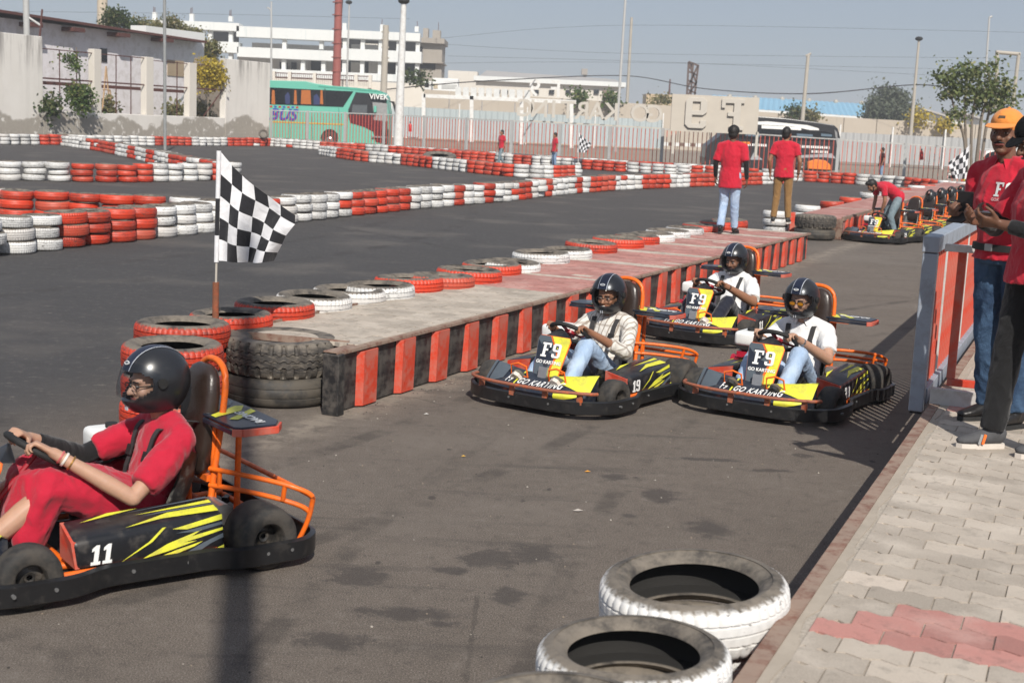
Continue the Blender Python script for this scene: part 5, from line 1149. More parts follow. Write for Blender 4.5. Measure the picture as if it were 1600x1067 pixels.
def k_seat():
    m = MB(); rows = []                                   # bucket: rows from the front lip to the top of the back
    prof = [(.02, .16, .15), (-.10, .125, .17), (-.25, .11, .185), (-.36, .13, .19), (-.44, .22, .20), (-.50, .36, .20), (-.545, .50, .185)]
    NN = 14; vs = []
    for (x, z, hw) in prof:
        for k in range(NN+1):
            s = -1+2*k/NN; up = (abs(s)**3)*(.15 if x > -.4 else .07); bx = (abs(s)**3)*(.0 if x > -.4 else .13); vs.append((x+bx, s*hw*1.08, z+up))
    n = NN+1; m.add(vs, [(i*n+k, (i+1)*n+k, (i+1)*n+k+1, i*n+k+1) for i in range(len(prof)-1) for k in range(NN)])
    me = m.mesh('seat', pm('black fibreglass', (.016, .016, .016), .4, .3, 9, dirt=(.3, .29, .25), dirt_amt=.3), smooth=60, fix=False)
    bm = bmesh.new(); bm.from_mesh(me); bmesh.ops.solidify(bm, geom=bm.faces, thickness=.012); bmesh.ops.recalc_face_normals(bm, faces=bm.faces); bm.to_mesh(me); bm.free(); me.polygons.foreach_set('use_smooth', [True]*len(me.polygons)); me.set_sharp_from_angle(angle=radians(50)); return me
def k_pad():
    m = MB(); st = []
    for z, hw, th in ((.41, .10, .03), (.44, .135, .045), (.55, .15, .050), (.70, .15, .050), (.80, .145, .048), (.87, .128, .042), (.905, .10, .035), (.925, .055, .018)): st.append(((-.53-.13*(z-.4), 0, z), (0, 1, 0), hw, th, (-.1, 0, 1)))
    m.loft(st, 24, power=.62); return m.mesh('headrest', LEATH, smooth=70)
def k_hoop():
    m = MB(); P_ = smoothpath([(-.53, -.155, .08), (-.575, -.155, .42), (-.62, -.155, .74), (-.637, -.135, .88), (-.643, -.06, .937), (-.643, .06, .937), (-.637, .135, .88), (-.62, .155, .74), (-.575, .155, .42), (-.53, .155, .08)], 6); m.tube(P_, .016, 10)
    m.bar((-.56, -.15, .40), (-.56, .15, .40), .03, .04); return m.mesh('seat_hoop', ORG, smooth=50)
WGZ = .632; WDX = 0
def k_wing():
    m = MB(); m.prism([(-.42, .45), (-.42, -.45), (-.45, -.475), (-.62, -.475), (-.67, -.40), (-.68, 0), (-.67, .40), (-.62, .475), (-.45, .475)], WGZ, WGZ+.013); return m.mesh('wing', NAVY, bevel=.004)
def k_wingedge(q, part_):
    m = MB(); P_ = [(-.412, .15), (-.412, .455), (-.45, .484), (-.625, .484), (-.678, .41)]
    for (a, b) in (list(zip(P_, P_[1:]))[:1] if part_ == 'lip' else list(zip(P_, P_[1:]))[1:]): m.bar((a[0], a[1]*q, WGZ-.012), (b[0], b[1]*q, WGZ-.012), .012, .034 if part_ != 'lip' else .022, side=V((b[1]-a[1], (a[0]-b[0])*q, 0)))
    return m.mesh('wing_lip' if part_ == 'lip' else 'wing_end', NAVY if part_ == 'lip' else VERM, bevel=.003)
WPR = {'y': [[(-.43, .19), (-.43, .24), (-.60, .16), (-.66, .06), (-.62, .05)], [(-.47, .30), (-.50, .33), (-.655, .20), (-.66, .14)], [(-.43, -.22), (-.43, -.27), (-.52, -.30), (-.56, -.26)]], 's': [[(-.43, .12), (-.43, .16), (-.60, .03), (-.66, -.05), (-.62, -.08)], [(-.44, -.32), (-.62, -.42), (-.66, -.30), (-.54, -.25)]]}
def k_wingdec(kind, i):
    m = MB(); q = WPR[kind][i]; m.add([(x, y, WGZ+.015 + (.0008 if kind == 'y' else 0)) for x, y in q], [tuple(range(len(q)))]); return m.mesh('wing_print', YEL if kind == 'y' else SLATE, fix=True)
def k_post(q):
    m = MB(); m.tube([((-.47, -.59)[abs(q)-1], math.copysign(.14, q), .11), ((-.47, -.60)[abs(q)-1], math.copysign(.14, q), WGZ-.01)], .0155, 8); return m.mesh('wing_post', ORG, smooth=50)
def k_strut(q):
    m = MB(); m.bar((-.455, q*.13, WGZ-.02), (-.46, q*.3, WGZ-.02), .022, .03); return m.mesh('wing_strut', ORG)
def k_rail():
    m = MB()
    for z, ins in ((.425, 0), (.345, .03)):
        for q in (1, -1):
            m.tube(smoothpath([(-.57, q*.15, z), (-.66, q*(.30-ins), z-.005), (-.80, q*(.47-ins), z-.03), (-.90, q*(.53-ins), z-.075), (-.915, q*(.52-ins), z-.13)] + ([(-.90, q*.50, .2), (-.86, q*.48, .10)] if not ins else []), 5), .0125, 8)
    m.tube(smoothpath([(-.915, .52, .33), (-.93, .4, .33), (-.93, -.4, .33), (-.915, -.52, .33)], 5), .0125, 8)
    for q in (1, -1):
        m.tube([(-.80, q*.47, .395), (-.80, q*.45, .315)], .012, 8); m.tube([(-.60, q*.2, .42), (-.60, q*.19, .34)], .012, 8)
    return m.mesh('rear_rail', ORG, smooth=50)
def k_engine():
    m = MB()
    m.box((-.02, -.36, .30), (.22, .17, .16))
    for k in range(6): m.box((.12, -.36, .24+k*.022), (.10, .15, .008))
    m.cyl((-.02, -.27, .31), (-.02, -.44, .31), .085, n=20); m.cyl((.06, -.45, .3), (.06, -.49, .3), .05, n=14); return m.mesh('engine', pm('red engine cowl', (.36, .008, .03), .4, .25, 10), smooth=40)
def k_tank(): m = MB(); m.box((-.02, -.37, .485), (.27, .20, .115)); return m.mesh('fuel_tank', WHT, bevel=.03, seg=3, smooth=50)
def k_tankcap(): m = MB(); m.cyl((.0, -.37, .542), (.0, -.37, .565), .03, n=14); m.bar((-.10, -.267, .50), (.05, -.267, .50), .004, .012); m.box((-.02, -.37, .415), (.24, .15, .03)); return m.mesh('tank_cap', BLK, smooth=40)
def k_muffler(): m = MB(); m.tube(smoothpath([(-.12, -.36, .3), (-.3, -.40, .34), (-.42, -.3, .28), (-.62, -.2, .22)], 4), .035, 10); m.cyl((-.44, .16, .2), (-.44, .32, .2), .05, n=14); return m.mesh('exhaust', METAL, smooth=50)
def k_pedal(s):
    m = MB(); m.tube(smoothpath([(.70, s*.10, .14), (.735, s*.10, .30), (.735, s*.23, .30), (.70, s*.23, .14)], 2), .0075, 7); m.tube([(.718, s*.10, .22), (.718, s*.23, .22)], .006, 6); return m.mesh('pedal', ORG, smooth=50)
DG = {'1': [[(.0, 0), (.5, 0), (.5, .16), (.38, .16), (.38, 1), (.2, 1), (0, .84), (0, .68), (.14, .74), (.14, .16), (0, .16)]], '2': [[(0, 0), (.62, 0), (.62, .2), (.3, .2), (.62, .52), (.62, .88), (.5, 1), (.12, 1), (0, .88), (0, .68), (.22, .68), (.22, .82), (.40, .82), (.40, .6), (0, .2)]],
      '0': [[(0, .12), (.12, 0), (.5, 0), (.62, .12), (.62, .88), (.5, 1), (.12, 1), (0, .88)], [(.22, .18), (.40, .18), (.40, .82), (.22, .82)]], '9': [L9, L9h]}
def digits(txt):
    lp, x = [], 0.
    for ch in txt: lp += [[(a+x, b-.5) for a, b in l] for l in DG[ch]]; x += (.62 if ch == '1' else .76)
    return curve_mesh(loops=[[(a-x/2+.06, b) for a, b in l] for l in lp], extrude=.001)
def k_number(txt, s):
    f = podpt(s, .12, .1); a = (podpt(s, .5, .1)-f); b = (podpt(s, .12, .9)-f); x = a if s > 0 else -a
    c = podpt(s, .17, .45, .006); M = plane_mat(c, x, b); m = MB(); vs, fs = digits(txt); m.add([((x+.16*y)*.082, y*.082, .002 if z > 0 else 0) for x, y, z in vs], fs, M); return m.mesh('number', WHT, fix=False)
def make_kart(label, num, loc, yaw, parts_full=True, group='go karts'):
    K = empty('go_kart', (loc[0], loc[1], 0), yaw); tag(K, label, 'go kart', group)
    def p(name, fn, par=K, key=None): o = link(name, kmesh(key or name, fn), par); return o
    b = p('bumper', k_bumper); [p('bolt', lambda: k_bolt(i), b, 'bolt%d' % i) for i in range(len(BOLTS))] if parts_full else None
    p('chassis', k_chassis); p('floor_pan', k_floor)
    for (x, y, r, w_, st) in ((.525, .53, .133, .14, -.10), (.525, -.53, .133, .14, -.10), (-.525, .52, .148, .22, 0), (-.525, -.52, .148, .22, 0)):
        o = p('wheel', lambda: k_tyre(r, w_), key='wheel%s' % r); o.location = (x, y, r); o.rotation_euler = (0, rnd(0, 6), st); p('rim', lambda: k_rim(r, w_), o, 'rim%s' % r)
    for s in (1, -1):
        o = p('side_pod', lambda: k_pod(s), key='pod%d' % s)
        p('end_cap', lambda: k_podcap(s), o, 'cap%d' % s)
        p('side_print', lambda: dec(D_Y, podpt, YEL, 'side_print', s), o, 'dy%d' % s); p('side_print', lambda: dec(D_S, podpt, SLATE, 'side_print', s), o, 'ds%d' % s)
        p('top_print', lambda: dec(D_T, podtop, YEL, 'top_print', s), o, 'dt%d' % s); p('top_print', lambda: dec(D_TS, podtop, SLATE, 'top_print', s), o, 'dts%d' % s)
        if num: p('number', lambda: k_number(num, s), o, 'num%s%d' % (num, s))
    o = p('nose_fairing', k_nose)
    for i in range(5): p('nose_print', lambda: nose_dec([BANDS[i]], YEL if i < 3 else SLATE, 'nose_print'), o, 'nb%d' % i)
    p('lettering', lambda: k_nosetext('F9', -.215, .056), o, 'nt1'); p('lettering', lambda: k_nosetext('GO KARTING', .055, .056), o, 'nt')
    p('front_bar', k_frontbar)
    o = p('number_panel', k_panel); p('panel_print', lambda: k_face('y'), o, 'fy'); p('panel_print', lambda: k_face('s'), o, 'fs'); p('panel_print', lambda: k_face('n'), o, 'fn')
    p('numeral', lambda: k_f9(NAVY, .0075, .006), o, 'f9b'); p('numeral', lambda: k_f9(WHT, 0, .0085), o, 'f9w')
    p('lettering', lambda: k_txt('GO KARTING', .035, PMX @ Matrix.Translation((0, -.005, .006)), WHT, 'lettering'), o, 'gk')
    if num: p('small_number', lambda: k_small(num), o, 'sn'+num)
    p('panel_leg', lambda: MB().bar((.655, 0, .10), (.66, 0, .20), .14, .012, side=(0, 1, 0)).bar((.70, 0, .09), (.645, 0, .30), .075, .02, side=(0, 1, 0)).mesh('panel_leg', METAL), o)
    p('panel_hood', k_fairing, o)
    o = p('steering_wheel', k_steer); p('hub', k_hub, o); o.location = SEAT
    for o in (p('seat', k_seat), p('headrest', k_pad), p('seat_hoop', k_hoop)): o.location = SEAT
    o = p('wing', k_wing); [p('wing_' + e, lambda: k_wingedge(q, e), o, 'w%s%d' % (e, q)) for q in (1, -1) for e in ('lip', 'end')]; [p('wing_print', lambda: k_wingdec(c, i), o, 'wp%s%d' % (c, i)) for c, n_ in (('y', 3), ('s', 2)) for i in range(n_)]
    [p('wing_post', lambda: k_post(q), o, 'wpost%d' % q) for q in (1, -1, 2, -2)]; [p('wing_strut', lambda: k_strut(q), o, 'wstr%d' % q) for q in (1, -1)]
    p('lettering', lambda: k_txt('RACING', .065, Matrix(((0, 1, 0, -.57), (-1, 0, 0, .31), (0, 0, 1, WGZ+.018), (0, 0, 0, 1))), WHT, 'lettering'), o, 'wt')
    o.location = (WDX, 0, 0)
    p('rear_rail', k_rail).location = (.125, 0, -.045); e = p('engine', k_engine); t = p('fuel_tank', k_tank); c = p('tank_cap', k_tankcap, t); p('exhaust', k_muffler)
    for q in (e, t): q.location = (-.18, -.035, -.05)
    for s in (1, -1): p('pedal', lambda: k_pedal(s), key='pedal%d' % s)
    return K
def yaw_of(dx, dy): return atan2(dy, dx)
# world placements from the wheel contacts on the ground
SEAT = V((.11, 0, -.068))
def place(front_left, rear_left):         # ground points under the left wheels
    a, b = V((*front_left[:2], 0)), V((*rear_left[:2], 0)); h = (a-b).normalized(); c = (a+b)/2; left = V((-h.y, h.x, 0)); return c - left*.52, atan2(h.y, h.x)
K19, Y19 = place(G(953, 650), G(1062, 617)); K20, Y20 = place(G(1294, 660), G(1363, 626)); K11, Y11 = place(G(38, 948), G(410, 882))
KB = G(1100, 536) ; 
k19 = make_kart('black and yellow go kart numbered nineteen driven by the man in the checked shirt', '19', K19, Y19)
k20 = make_kart('black and yellow go kart numbered twenty driven by the man in yellow glasses', '20', K20, Y20)
k11 = make_kart('black and yellow go kart numbered eleven driven by the woman in red', '11', K11, Y11)
hb = V((cos(Y20-.03), sin(Y20-.03), 0)); lb = V((-hb.y, hb.x, 0))
K17 = G(1164, 541) - hb*.525 - lb*.52
k17 = make_kart('black and yellow go kart numbered eleven driven by the man in the white T-shirt', '11', K17, Y20-.03)
# parked karts in a row beside the second platform
PK = []
hp_ = V((-.56, -.83, 0)).normalized()
f0 = G(1455, 387) ; 
base = G(1393, 381)
hk = V((-.70, -.714, 0))
for i, (u, Zk, num) in enumerate(((1380, 0, '29'), (1432, 29.4, ''), (1455, 31.6, ''), (1472, 33.2, ''), (1487, 34.6, ''), (1503, 36.2, ''))):
    if i: q = D(u, 300, Zk); p = V((q.x, Zk, 0)) + hk*.5
    else: p = G(u, 377)
    lab = ('parked go kart at the head of the row with a man bending over it', 'second parked go kart in the row, with an empty bare headrest', 'third parked go kart in the row, its headrest capped by a black helmet', 'fourth parked go kart in the row beside the second platform', 'fifth parked go kart in the row, behind the wallet of the capped man', 'last parked go kart of the row beside the second platform')[i]
    k = make_kart(lab, num, p, atan2(-.80, -.60) if i == 0 else atan2(hk.y, hk.x), parts_full=False); PK.append((k, p, k.rotation_euler.z))
# ---------------------------------------------------------------- people (x forward, y left, z up)
def remesh(m, vox, smooth=3, fold=0., freq=9., name='body'):
    me = bpy.data.meshes.new(name); me.from_pydata(m.v, [], m.f)
    bm = bmesh.new(); bm.from_mesh(me); bmesh.ops.recalc_face_normals(bm, faces=bm.faces); bm.to_mesh(me); bm.free()
    o = bpy.data.objects.new(name, me)
    r = o.modifiers.new('r', 'REMESH'); r.mode = 'VOXEL'; r.voxel_size = vox; r.use_smooth_shade = True
    if smooth: s = o.modifiers.new('s', 'SMOOTH'); s.factor = .5; s.iterations = smooth
    out = evaluated(o); bpy.data.objects.remove(o); bpy.data.meshes.remove(me); out.name = name
    if fold:
        off = V((rnd(0, 50), rnd(0, 50), rnd(0, 50)))
        cos_ = [v.co.copy() for v in out.vertices]; nos = [v.normal.copy() for v in out.vertices]; flat = []
        for p_, n_ in zip(cos_, nos):
            c = p_*freq; c.z *= .55
            k = noise.noise(c+off)*.6 + (1-abs(noise.noise(c*1.7+off)))**3*.7 - .35
            flat += (p_ + n_*(fold*k))[:]
        out.vertices.foreach_set('co', flat); out.update()
    out.polygons.foreach_set('use_smooth', [True]*len(out.polygons)); return out
def lerp(a, b, t): return V(a)*(1-t) + V(b)*t
def hand(m, w_, d, n, sg, curl=(.5, .7, .5), k=1., spread=.0):
    d = V(d).normalized(); n = V(n); n = (n - d*n.dot(d)).normalized(); t = d.cross(n)*(-sg); w_ = V(w_)
    m.loft([(w_-d*.02*k, t, .026*k, .019*k), (w_+d*.02*k, t, .032*k, .017*k), (w_+d*.06*k, t, .041*k, .0155*k), (w_+d*.092*k, t, .040*k, .013*k)], 12)
    for i, L in enumerate((.075, .084, .078, .061)):
        b = w_ + d*(.086 - (.006 if i in (0, 3) else 0))*k + t*(.031-.0205*i)*k; a = 0.; dd = d + t*(spread*(1.5-i)); r = (.0092, .0095, .009, .008)[i]*k
        for j, f in enumerate((.44, .31, .25)):
            a += curl[j]*(1+.06*i); q = (dd*cos(a) + n*sin(a)).normalized(); e = b+q*(L*f*k); m.cap(b, e, r*(1-.08*j), r*(1-.08*(j+1)), 8); b = e
    b = w_ + d*.022*k + t*.028*k + n*.006*k; c1 = .5+.5*min(1, curl[0])
    q = (d*.62 + t*.72 + n*.35*c1).normalized(); e = b+q*.048*k; m.cap(b, e, .0125*k, .0105*k, 8); q = (d*.82 + t*.25*(1-.4*c1) + n*.55*c1).normalized(); m.cap(e, e+q*.036*k, .0105*k, .0085*k, 8)
class Hd:
    def __init__(s, c, f, u=(0, 0, 1)):
        s.c = V(c); s.f = V(f).normalized(); u = V(u); s.u = (u - s.f*u.dot(s.f)).normalized(); s.l = s.u.cross(s.f); s.R = Matrix((s.f, s.l, s.u)).transposed()
    def p(s, f, l, u): return s.c + s.f*f + s.l*l + s.u*u
def torso(m, J, grow_=0., top=True, hem=None, k=1.):
    sl = (V(J['shL'])-V(J['shR'])).normalized(); hl = (V(J['hipL'])-V(J['hipR'])).normalized(); b = J.get('bulk', 1.)
    P, Wt, C, N = V(J['pel']), V(J['wst']), V(J['chs']), V(J['nck']); g = grow_; st = []
    if hem is not None: st.append((V(hem), hl, (.172*b+g*1.3), (.125*b+g*1.3)))
    st += [(P, hl, .165*b+g, .118*b+g), (lerp(P, Wt, .6), hl, .15*b+g, .112*b+g), (Wt, lerp(hl, sl, .5), .146*b+g, .108*b+g), (lerp(Wt, C, .55), sl, .158*b+g, .115*b+g), (C, sl, .172*b+g, .118*b+g), (lerp(C, N, .6), sl, .158+g, .092+g)]
    if top: st += [(lerp(C, N, .88), sl, .105+g, .075+g), (N, sl, .062+g*.7, .060+g*.7)]
    m.loft(st, 22)
def make_person(label, loc, yaw, J, skin_c, outfit, H=None, group=None, vox=.007, cvox=.012, name='person'):
    """outfit: dict with shirt/trousers/shoes materials and lengths"""
    P = empty(name, loc, yaw); tag(P, label, 'person', group)
    H = Hd(J['hd'], J['hf'], J.get('hu', (0, 0, 1))); hs = J.get('hs', 1.)
    m = MB(); torso(m, J); b = J.get('bulk', 1.)
    for s in 'LR':
        sg = 1 if s == 'L' else -1; sh, el, wr = V(J['sh'+s]), V(J['el'+s]), V(J['wr'+s]); ab = J.get('arm', 1.)
        m.cap(lerp(J['nck'], sh, .35), sh, .055, .052, 10); m.cap(sh, lerp(sh, el, .4), .052*ab, .047*ab, 12); m.cap(lerp(sh, el, .35), el, .048*ab, .038*ab, 12); m.cap(el, lerp(el, wr, .35), .039*ab, .040*ab, 12); m.cap(lerp(el, wr, .3), wr, .040*ab, .026*ab, 12)
        hip, kn, an = V(J['hip'+s]), V(J['kn'+s]), V(J['an'+s]); m.cap(hip, kn, .078*b, .054, 12); m.cap(kn, lerp(kn, an, .35), .053, .055, 12); m.cap(lerp(kn, an, .3), an, .056, .036, 12)
        ft = V(J['ft'+s]).normalized(); m.cap(an-V((0, 0, .02)), an+ft*.12-V((0, 0, .045)), .036, .03, 10)
        hd_ = J['hand'+s]; hand(m, wr, hd_[0], hd_[1], sg, hd_[2] if len(hd_) > 2 else (.35, .45, .3), J.get('hk', 1.))
    hp = H.p; R3 = H.R
    m.cap(V(J['nck'])-H.u*.03, hp(-.02*hs, 0, -.07*hs), .056, .052, 12)
    m.ell(hp(-.012*hs, 0, .02*hs), (.097*hs, .077*hs, .105*hs), R3, 18, 12); m.ell(hp(.03*hs, 0, -.042*hs), (.062*hs, .060*hs, .078*hs), R3, 16, 10); m.ell(hp(.057*hs, 0, -.098*hs), (.03*hs, .033*hs, .02*hs), R3)
    m.cap(hp(.086*hs, 0, .008*hs), hp(.110*hs, 0, -.030*hs), .009*hs, .015*hs, 8); m.ell(hp(.098*hs, 0, -.033*hs), (.014, .020, .010), R3)
    m.cap(hp(.078*hs, .036*hs, .024*hs), hp(.078*hs, -.036*hs, .024*hs), .013*hs, .013*hs, 8)
    for q in (1, -1): m.ell(hp(.058*hs, q*.037*hs, -.03*hs), (.028*hs, .025*hs, .025*hs), R3); m.ell(hp(-.008*hs, q*.078*hs, -.012*hs), (.020*hs, .010*hs, .032*hs), R3)
    SK = skin(*skin_c)
    body = link('body', remesh(m, vox, 2, name='body'), P); body.data.materials.append(SK)
    # face details
    def det(nm, mb, mat, vx=None): o = link(nm, mb.mesh(nm, mat, smooth=80) if vx is None else remesh(mb, vx, 1, name=nm), P); (o.data.materials.append(mat) if vx is not None else None); return o
    if outfit.get('face', True):
        HAIRM = pm(outfit.get('hairc', 'black hair'), (.010, .008, .007), .6, .4, 30)
        for q in (1, -1):
            det('eye', MB().ell(hp(.0835*hs, q*.032*hs, .0), (.0075, .0125, .0052), R3), pm('eye white', (.34, .30, .27), .25)); det('iris', MB().ell(hp(.0885*hs, q*.032*hs, .0), (.004, .0052, .0054), R3), BLK)
            mb = MB(); mb.cap(hp(.094*hs, q*.014*hs, .021*hs), hp(.085*hs, q*.047*hs, .022*hs), .0048, .0035, 6); det('eyebrow', mb, HAIRM)
        mb = MB(); mb.cap(hp(.091*hs, .022*hs, -.064*hs), hp(.091*hs, -.022*hs, -.064*hs), .0065, .0065, 8); det('lips', mb, pm('lips', (.20, .055, .045), .5))
        if outfit.get('smile'): mb = MB(); mb.ell(hp(.094*hs, 0, -.063*hs), (.005, .021, .0055), R3); det('teeth', mb, pm('teeth', (.7, .66, .58), .35))
        if outfit.get('moustache'): mb = MB(); mb.cap(hp(.100*hs, .003, -.049*hs), hp(.090*hs, .028*hs, -.056*hs), .0048, .0028, 6); mb.cap(hp(.100*hs, -.003, -.049*hs), hp(.090*hs, -.028*hs, -.056*hs), .0048, .0028, 6); det('moustache', mb, HAIRM)
        if outfit.get('beard'):
            mb = MB(); mb.ell(hp(.050*hs, 0, -.090*hs), (.036*hs, .046*hs, .032*hs), R3); mb.cap(hp(.098*hs, .003, -.049*hs), hp(.086*hs, .030*hs, -.062*hs), .006, .006, 6); mb.cap(hp(.098*hs, -.003, -.049*hs), hp(.086*hs, -.030*hs, -.062*hs), .006, .006, 6)
            for q in (1, -1): mb.cap(hp(.02*hs, q*.058*hs, -.03*hs), hp(.045*hs, q*.045*hs, -.085*hs), .016, .016, 8)
            det('beard', mb, pm('short beard', (.014, .011, .010), .8, .4, 60), .006)
        gl = outfit.get('glasses')
        if gl:
            mb = MB()
            for q in (1, -1):
                mb.tube([hp(.102*hs-.06*abs(.033+.026*cos(a))**1.5, q*(.033*hs+.026*math.copysign(abs(cos(a))**.6, cos(a))), -.002+.0155*math.copysign(abs(sin(a))**.6, sin(a))) for a in [2*pi*k/20 for k in range(20)]], .0020, 6, closed=True); mb.tube([hp(.097*hs, q*.056*hs, .004), hp(.0, q*.082*hs, .004)], .003, 6)
            mb.tube([hp(.104*hs, .009, 0), hp(.104*hs, -.009, 0)], .0028, 6); o = det('glasses', mb, BLK)
            if gl == 'amber':
                mb = MB()
                for q in (1, -1): mb.ell(hp(.098*hs, q*.033*hs, -.003), (.004, .027, .019), R3)
                lens = link('lens', mb.mesh('lens', pm('amber lens', (.55, .22, .01), .12, .25, 20), smooth=80), o)
    if 'hair' in outfit and outfit['hair']:
        mb = MB(); mb.ell(hp(-.024*hs, 0, .032*hs), (.102*hs, .085*hs, .106*hs), R3, 20, 14); mb.ell(hp(-.06*hs, 0, -.02*hs), (.058*hs, .074*hs, .075*hs), R3)
        if outfit['hair'] == 'quiff': mb.ell(hp(.055*hs, 0, .105*hs), (.045*hs, .06*hs, .032*hs), R3)
        det('hair', mb, pm('black hair', (.010, .008, .007), .6, .4, 30, bump=.5, bscale=160), .009)
    sh_me = None
    if outfit.get('shirt'):
        mb = MB(); mat, slv, hem = outfit['shirt']; hem = hem if hem.x else hem + V((V(J['pel']).x, V(J['pel']).y, 0)); torso(mb, J, .016, True, hem)
        for s in 'LR':
            sh, el, wr = V(J['sh'+s]), V(J['el'+s]), V(J['wr'+s]); t_ = (slv if not isinstance(slv, dict) else slv[s]); ab = J.get('arm', 1.)
            mb.cap(lerp(J['nck'], sh, .3), sh, .070, .068, 12); pf = outfit.get('puff', 0)
            if t_ <= 1:
                e = lerp(sh, el, t_); mb.cap(sh, lerp(sh, e, .5), .068, .066*ab+pf*.6, 14); mb.cap(lerp(sh, e, .5), e, .066*ab+pf*.6, .064*ab+pf*.3, 14, flat1=True)
            else:
                e = lerp(el, wr, t_-1); mb.cap(sh, el, .068, .055*ab, 14); mb.cap(el, e, .056*ab, .050*ab, 14, flat1=True)
        if outfit.get('collar'):
            N = V(J['nck']); ax = (H.p(0, 0, -.08)-N).normalized(); mb.loft([(N-ax*.035, H.l, .082, .082), (N+ax*.02, H.l, .070, .072)], 18)
        sh_me = remesh(mb, cvox, 2, outfit.get('fold', .013), 9., 'shirt'); sh_me.materials.append(mat); o = link(outfit.get('shirt_name', 'shirt'), sh_me, P)
        if outfit.get('collar'):
            N = V(J['nck']); ax = (H.p(0, 0, -.08)-N).normalized(); fx = V((1, 0, 0)); c2 = MB()
            for q in (1, -1): c2.add([N+ax*.030+fx*.060+V((0, q*.020, 0)), N+ax*.034+V((0, q*.078, 0)), N-ax*.014+fx*.035+V((0, q*.098, 0)), N-ax*.035+fx*.105+V((0, q*.045, 0))], [(0, 1, 2, 3)])
            link('collar', c2.mesh('collar', mat, fix=False), o)
    if outfit.get('trousers'):
        mat, ln = outfit['trousers']; mb = MB(); hl = (V(J['hipL'])-V(J['hipR'])).normalized(); P_, Wt = V(J['pel']), V(J['wst'])
        mb.loft([(lerp(P_, Wt, .5), hl, .158*b, .118*b), (P_, hl, .172*b, .128*b), (lerp(P_, lerp(J['hipL'], J['hipR'], .5), .9), hl, .165*b, .125*b)], 20)
        for s in 'LR':
            hip, kn, an = V(J['hip'+s]), V(J['kn'+s]), V(J['an'+s]); e = lerp(kn, an, ln); lw = J.get('leg', 1.)
            mb.cap(hip, lerp(hip, kn, .5), .094*b, .083*lw, 14); mb.cap(lerp(hip, kn, .5), kn, .083*lw, .070*lw, 14); mb.cap(kn, e, .070*lw, .060*lw, 14, flat1=True)
        t_me = remesh(mb, cvox, 2, outfit.get('tfold', .010), 10., 'trousers'); t_me.materials.append(mat); link(outfit.get('trousers_name', 'trousers'), t_me, P)
    if outfit.get('shoes'):
        mu, ms = outfit['shoes']
        for s in 'LR':
            an = V(J['an'+s]); ft = V(J['ft'+s]).normalized(); up = V(J.get('fu'+s, (0, 0, 1))); sd = up.cross(ft).normalized(); up = ft.cross(sd); o_ = an-up*.055
            q = lambda f, u: o_+ft*f+up*u
            mb = MB(); mb.loft([(q(-.075, .03), sd, .024, .030), (q(-.06, .035), sd, .034, .045), (q(0, .035), sd, .037, .050), (q(.06, .025), sd, .042, .040), (q(.13, .012), sd, .046, .028), (q(.175, .006), sd, .036, .020), (q(.195, .004), sd, .018, .012)], 14); mb.cap(q(0, .04), q(-.012, .085), .043, .043, 12, flat1=True)
            shoe = link('shoe', remesh(mb, .008 if vox < .01 else .016, 2, name='shoe'), P); shoe.data.materials.append(mu)
            mb = MB(); out = [(-.078, 0), (-.066, .028), (0, .032), (.07, .040), (.14, .041), (.18, .030), (.199, 0)]; pl = [q(f, -.008)+sd*w_ for f, w_ in out] + [q(f, -.008)-sd*w_ for f, w_ in reversed(out[1:-1])]
            n = len(pl); mb.add(pl+[p-up*.030 for p in pl], [tuple(range(n)), tuple(range(2*n-1, n-1, -1))]+[(i, i+n, (i+1) % n+n, (i+1) % n) for i in range(n)]); link('sole', mb.mesh('sole', ms), shoe)
            if outfit.get('shoe_stripe'):
                for f, mt in ((.055, ORG), (.075, pm('grey shoe stripe', (.25, .25, .25), .7))):
                    for q2 in (1, -1): mb = MB(); mb.bar(q(f, .045)+sd*q2*.036, q(f+.02, -.005)+sd*q2*.049, .014, .008, side=ft); link('shoe_stripe', mb.mesh('shoe_stripe', mt), shoe)
    return P, H, sh_me, body
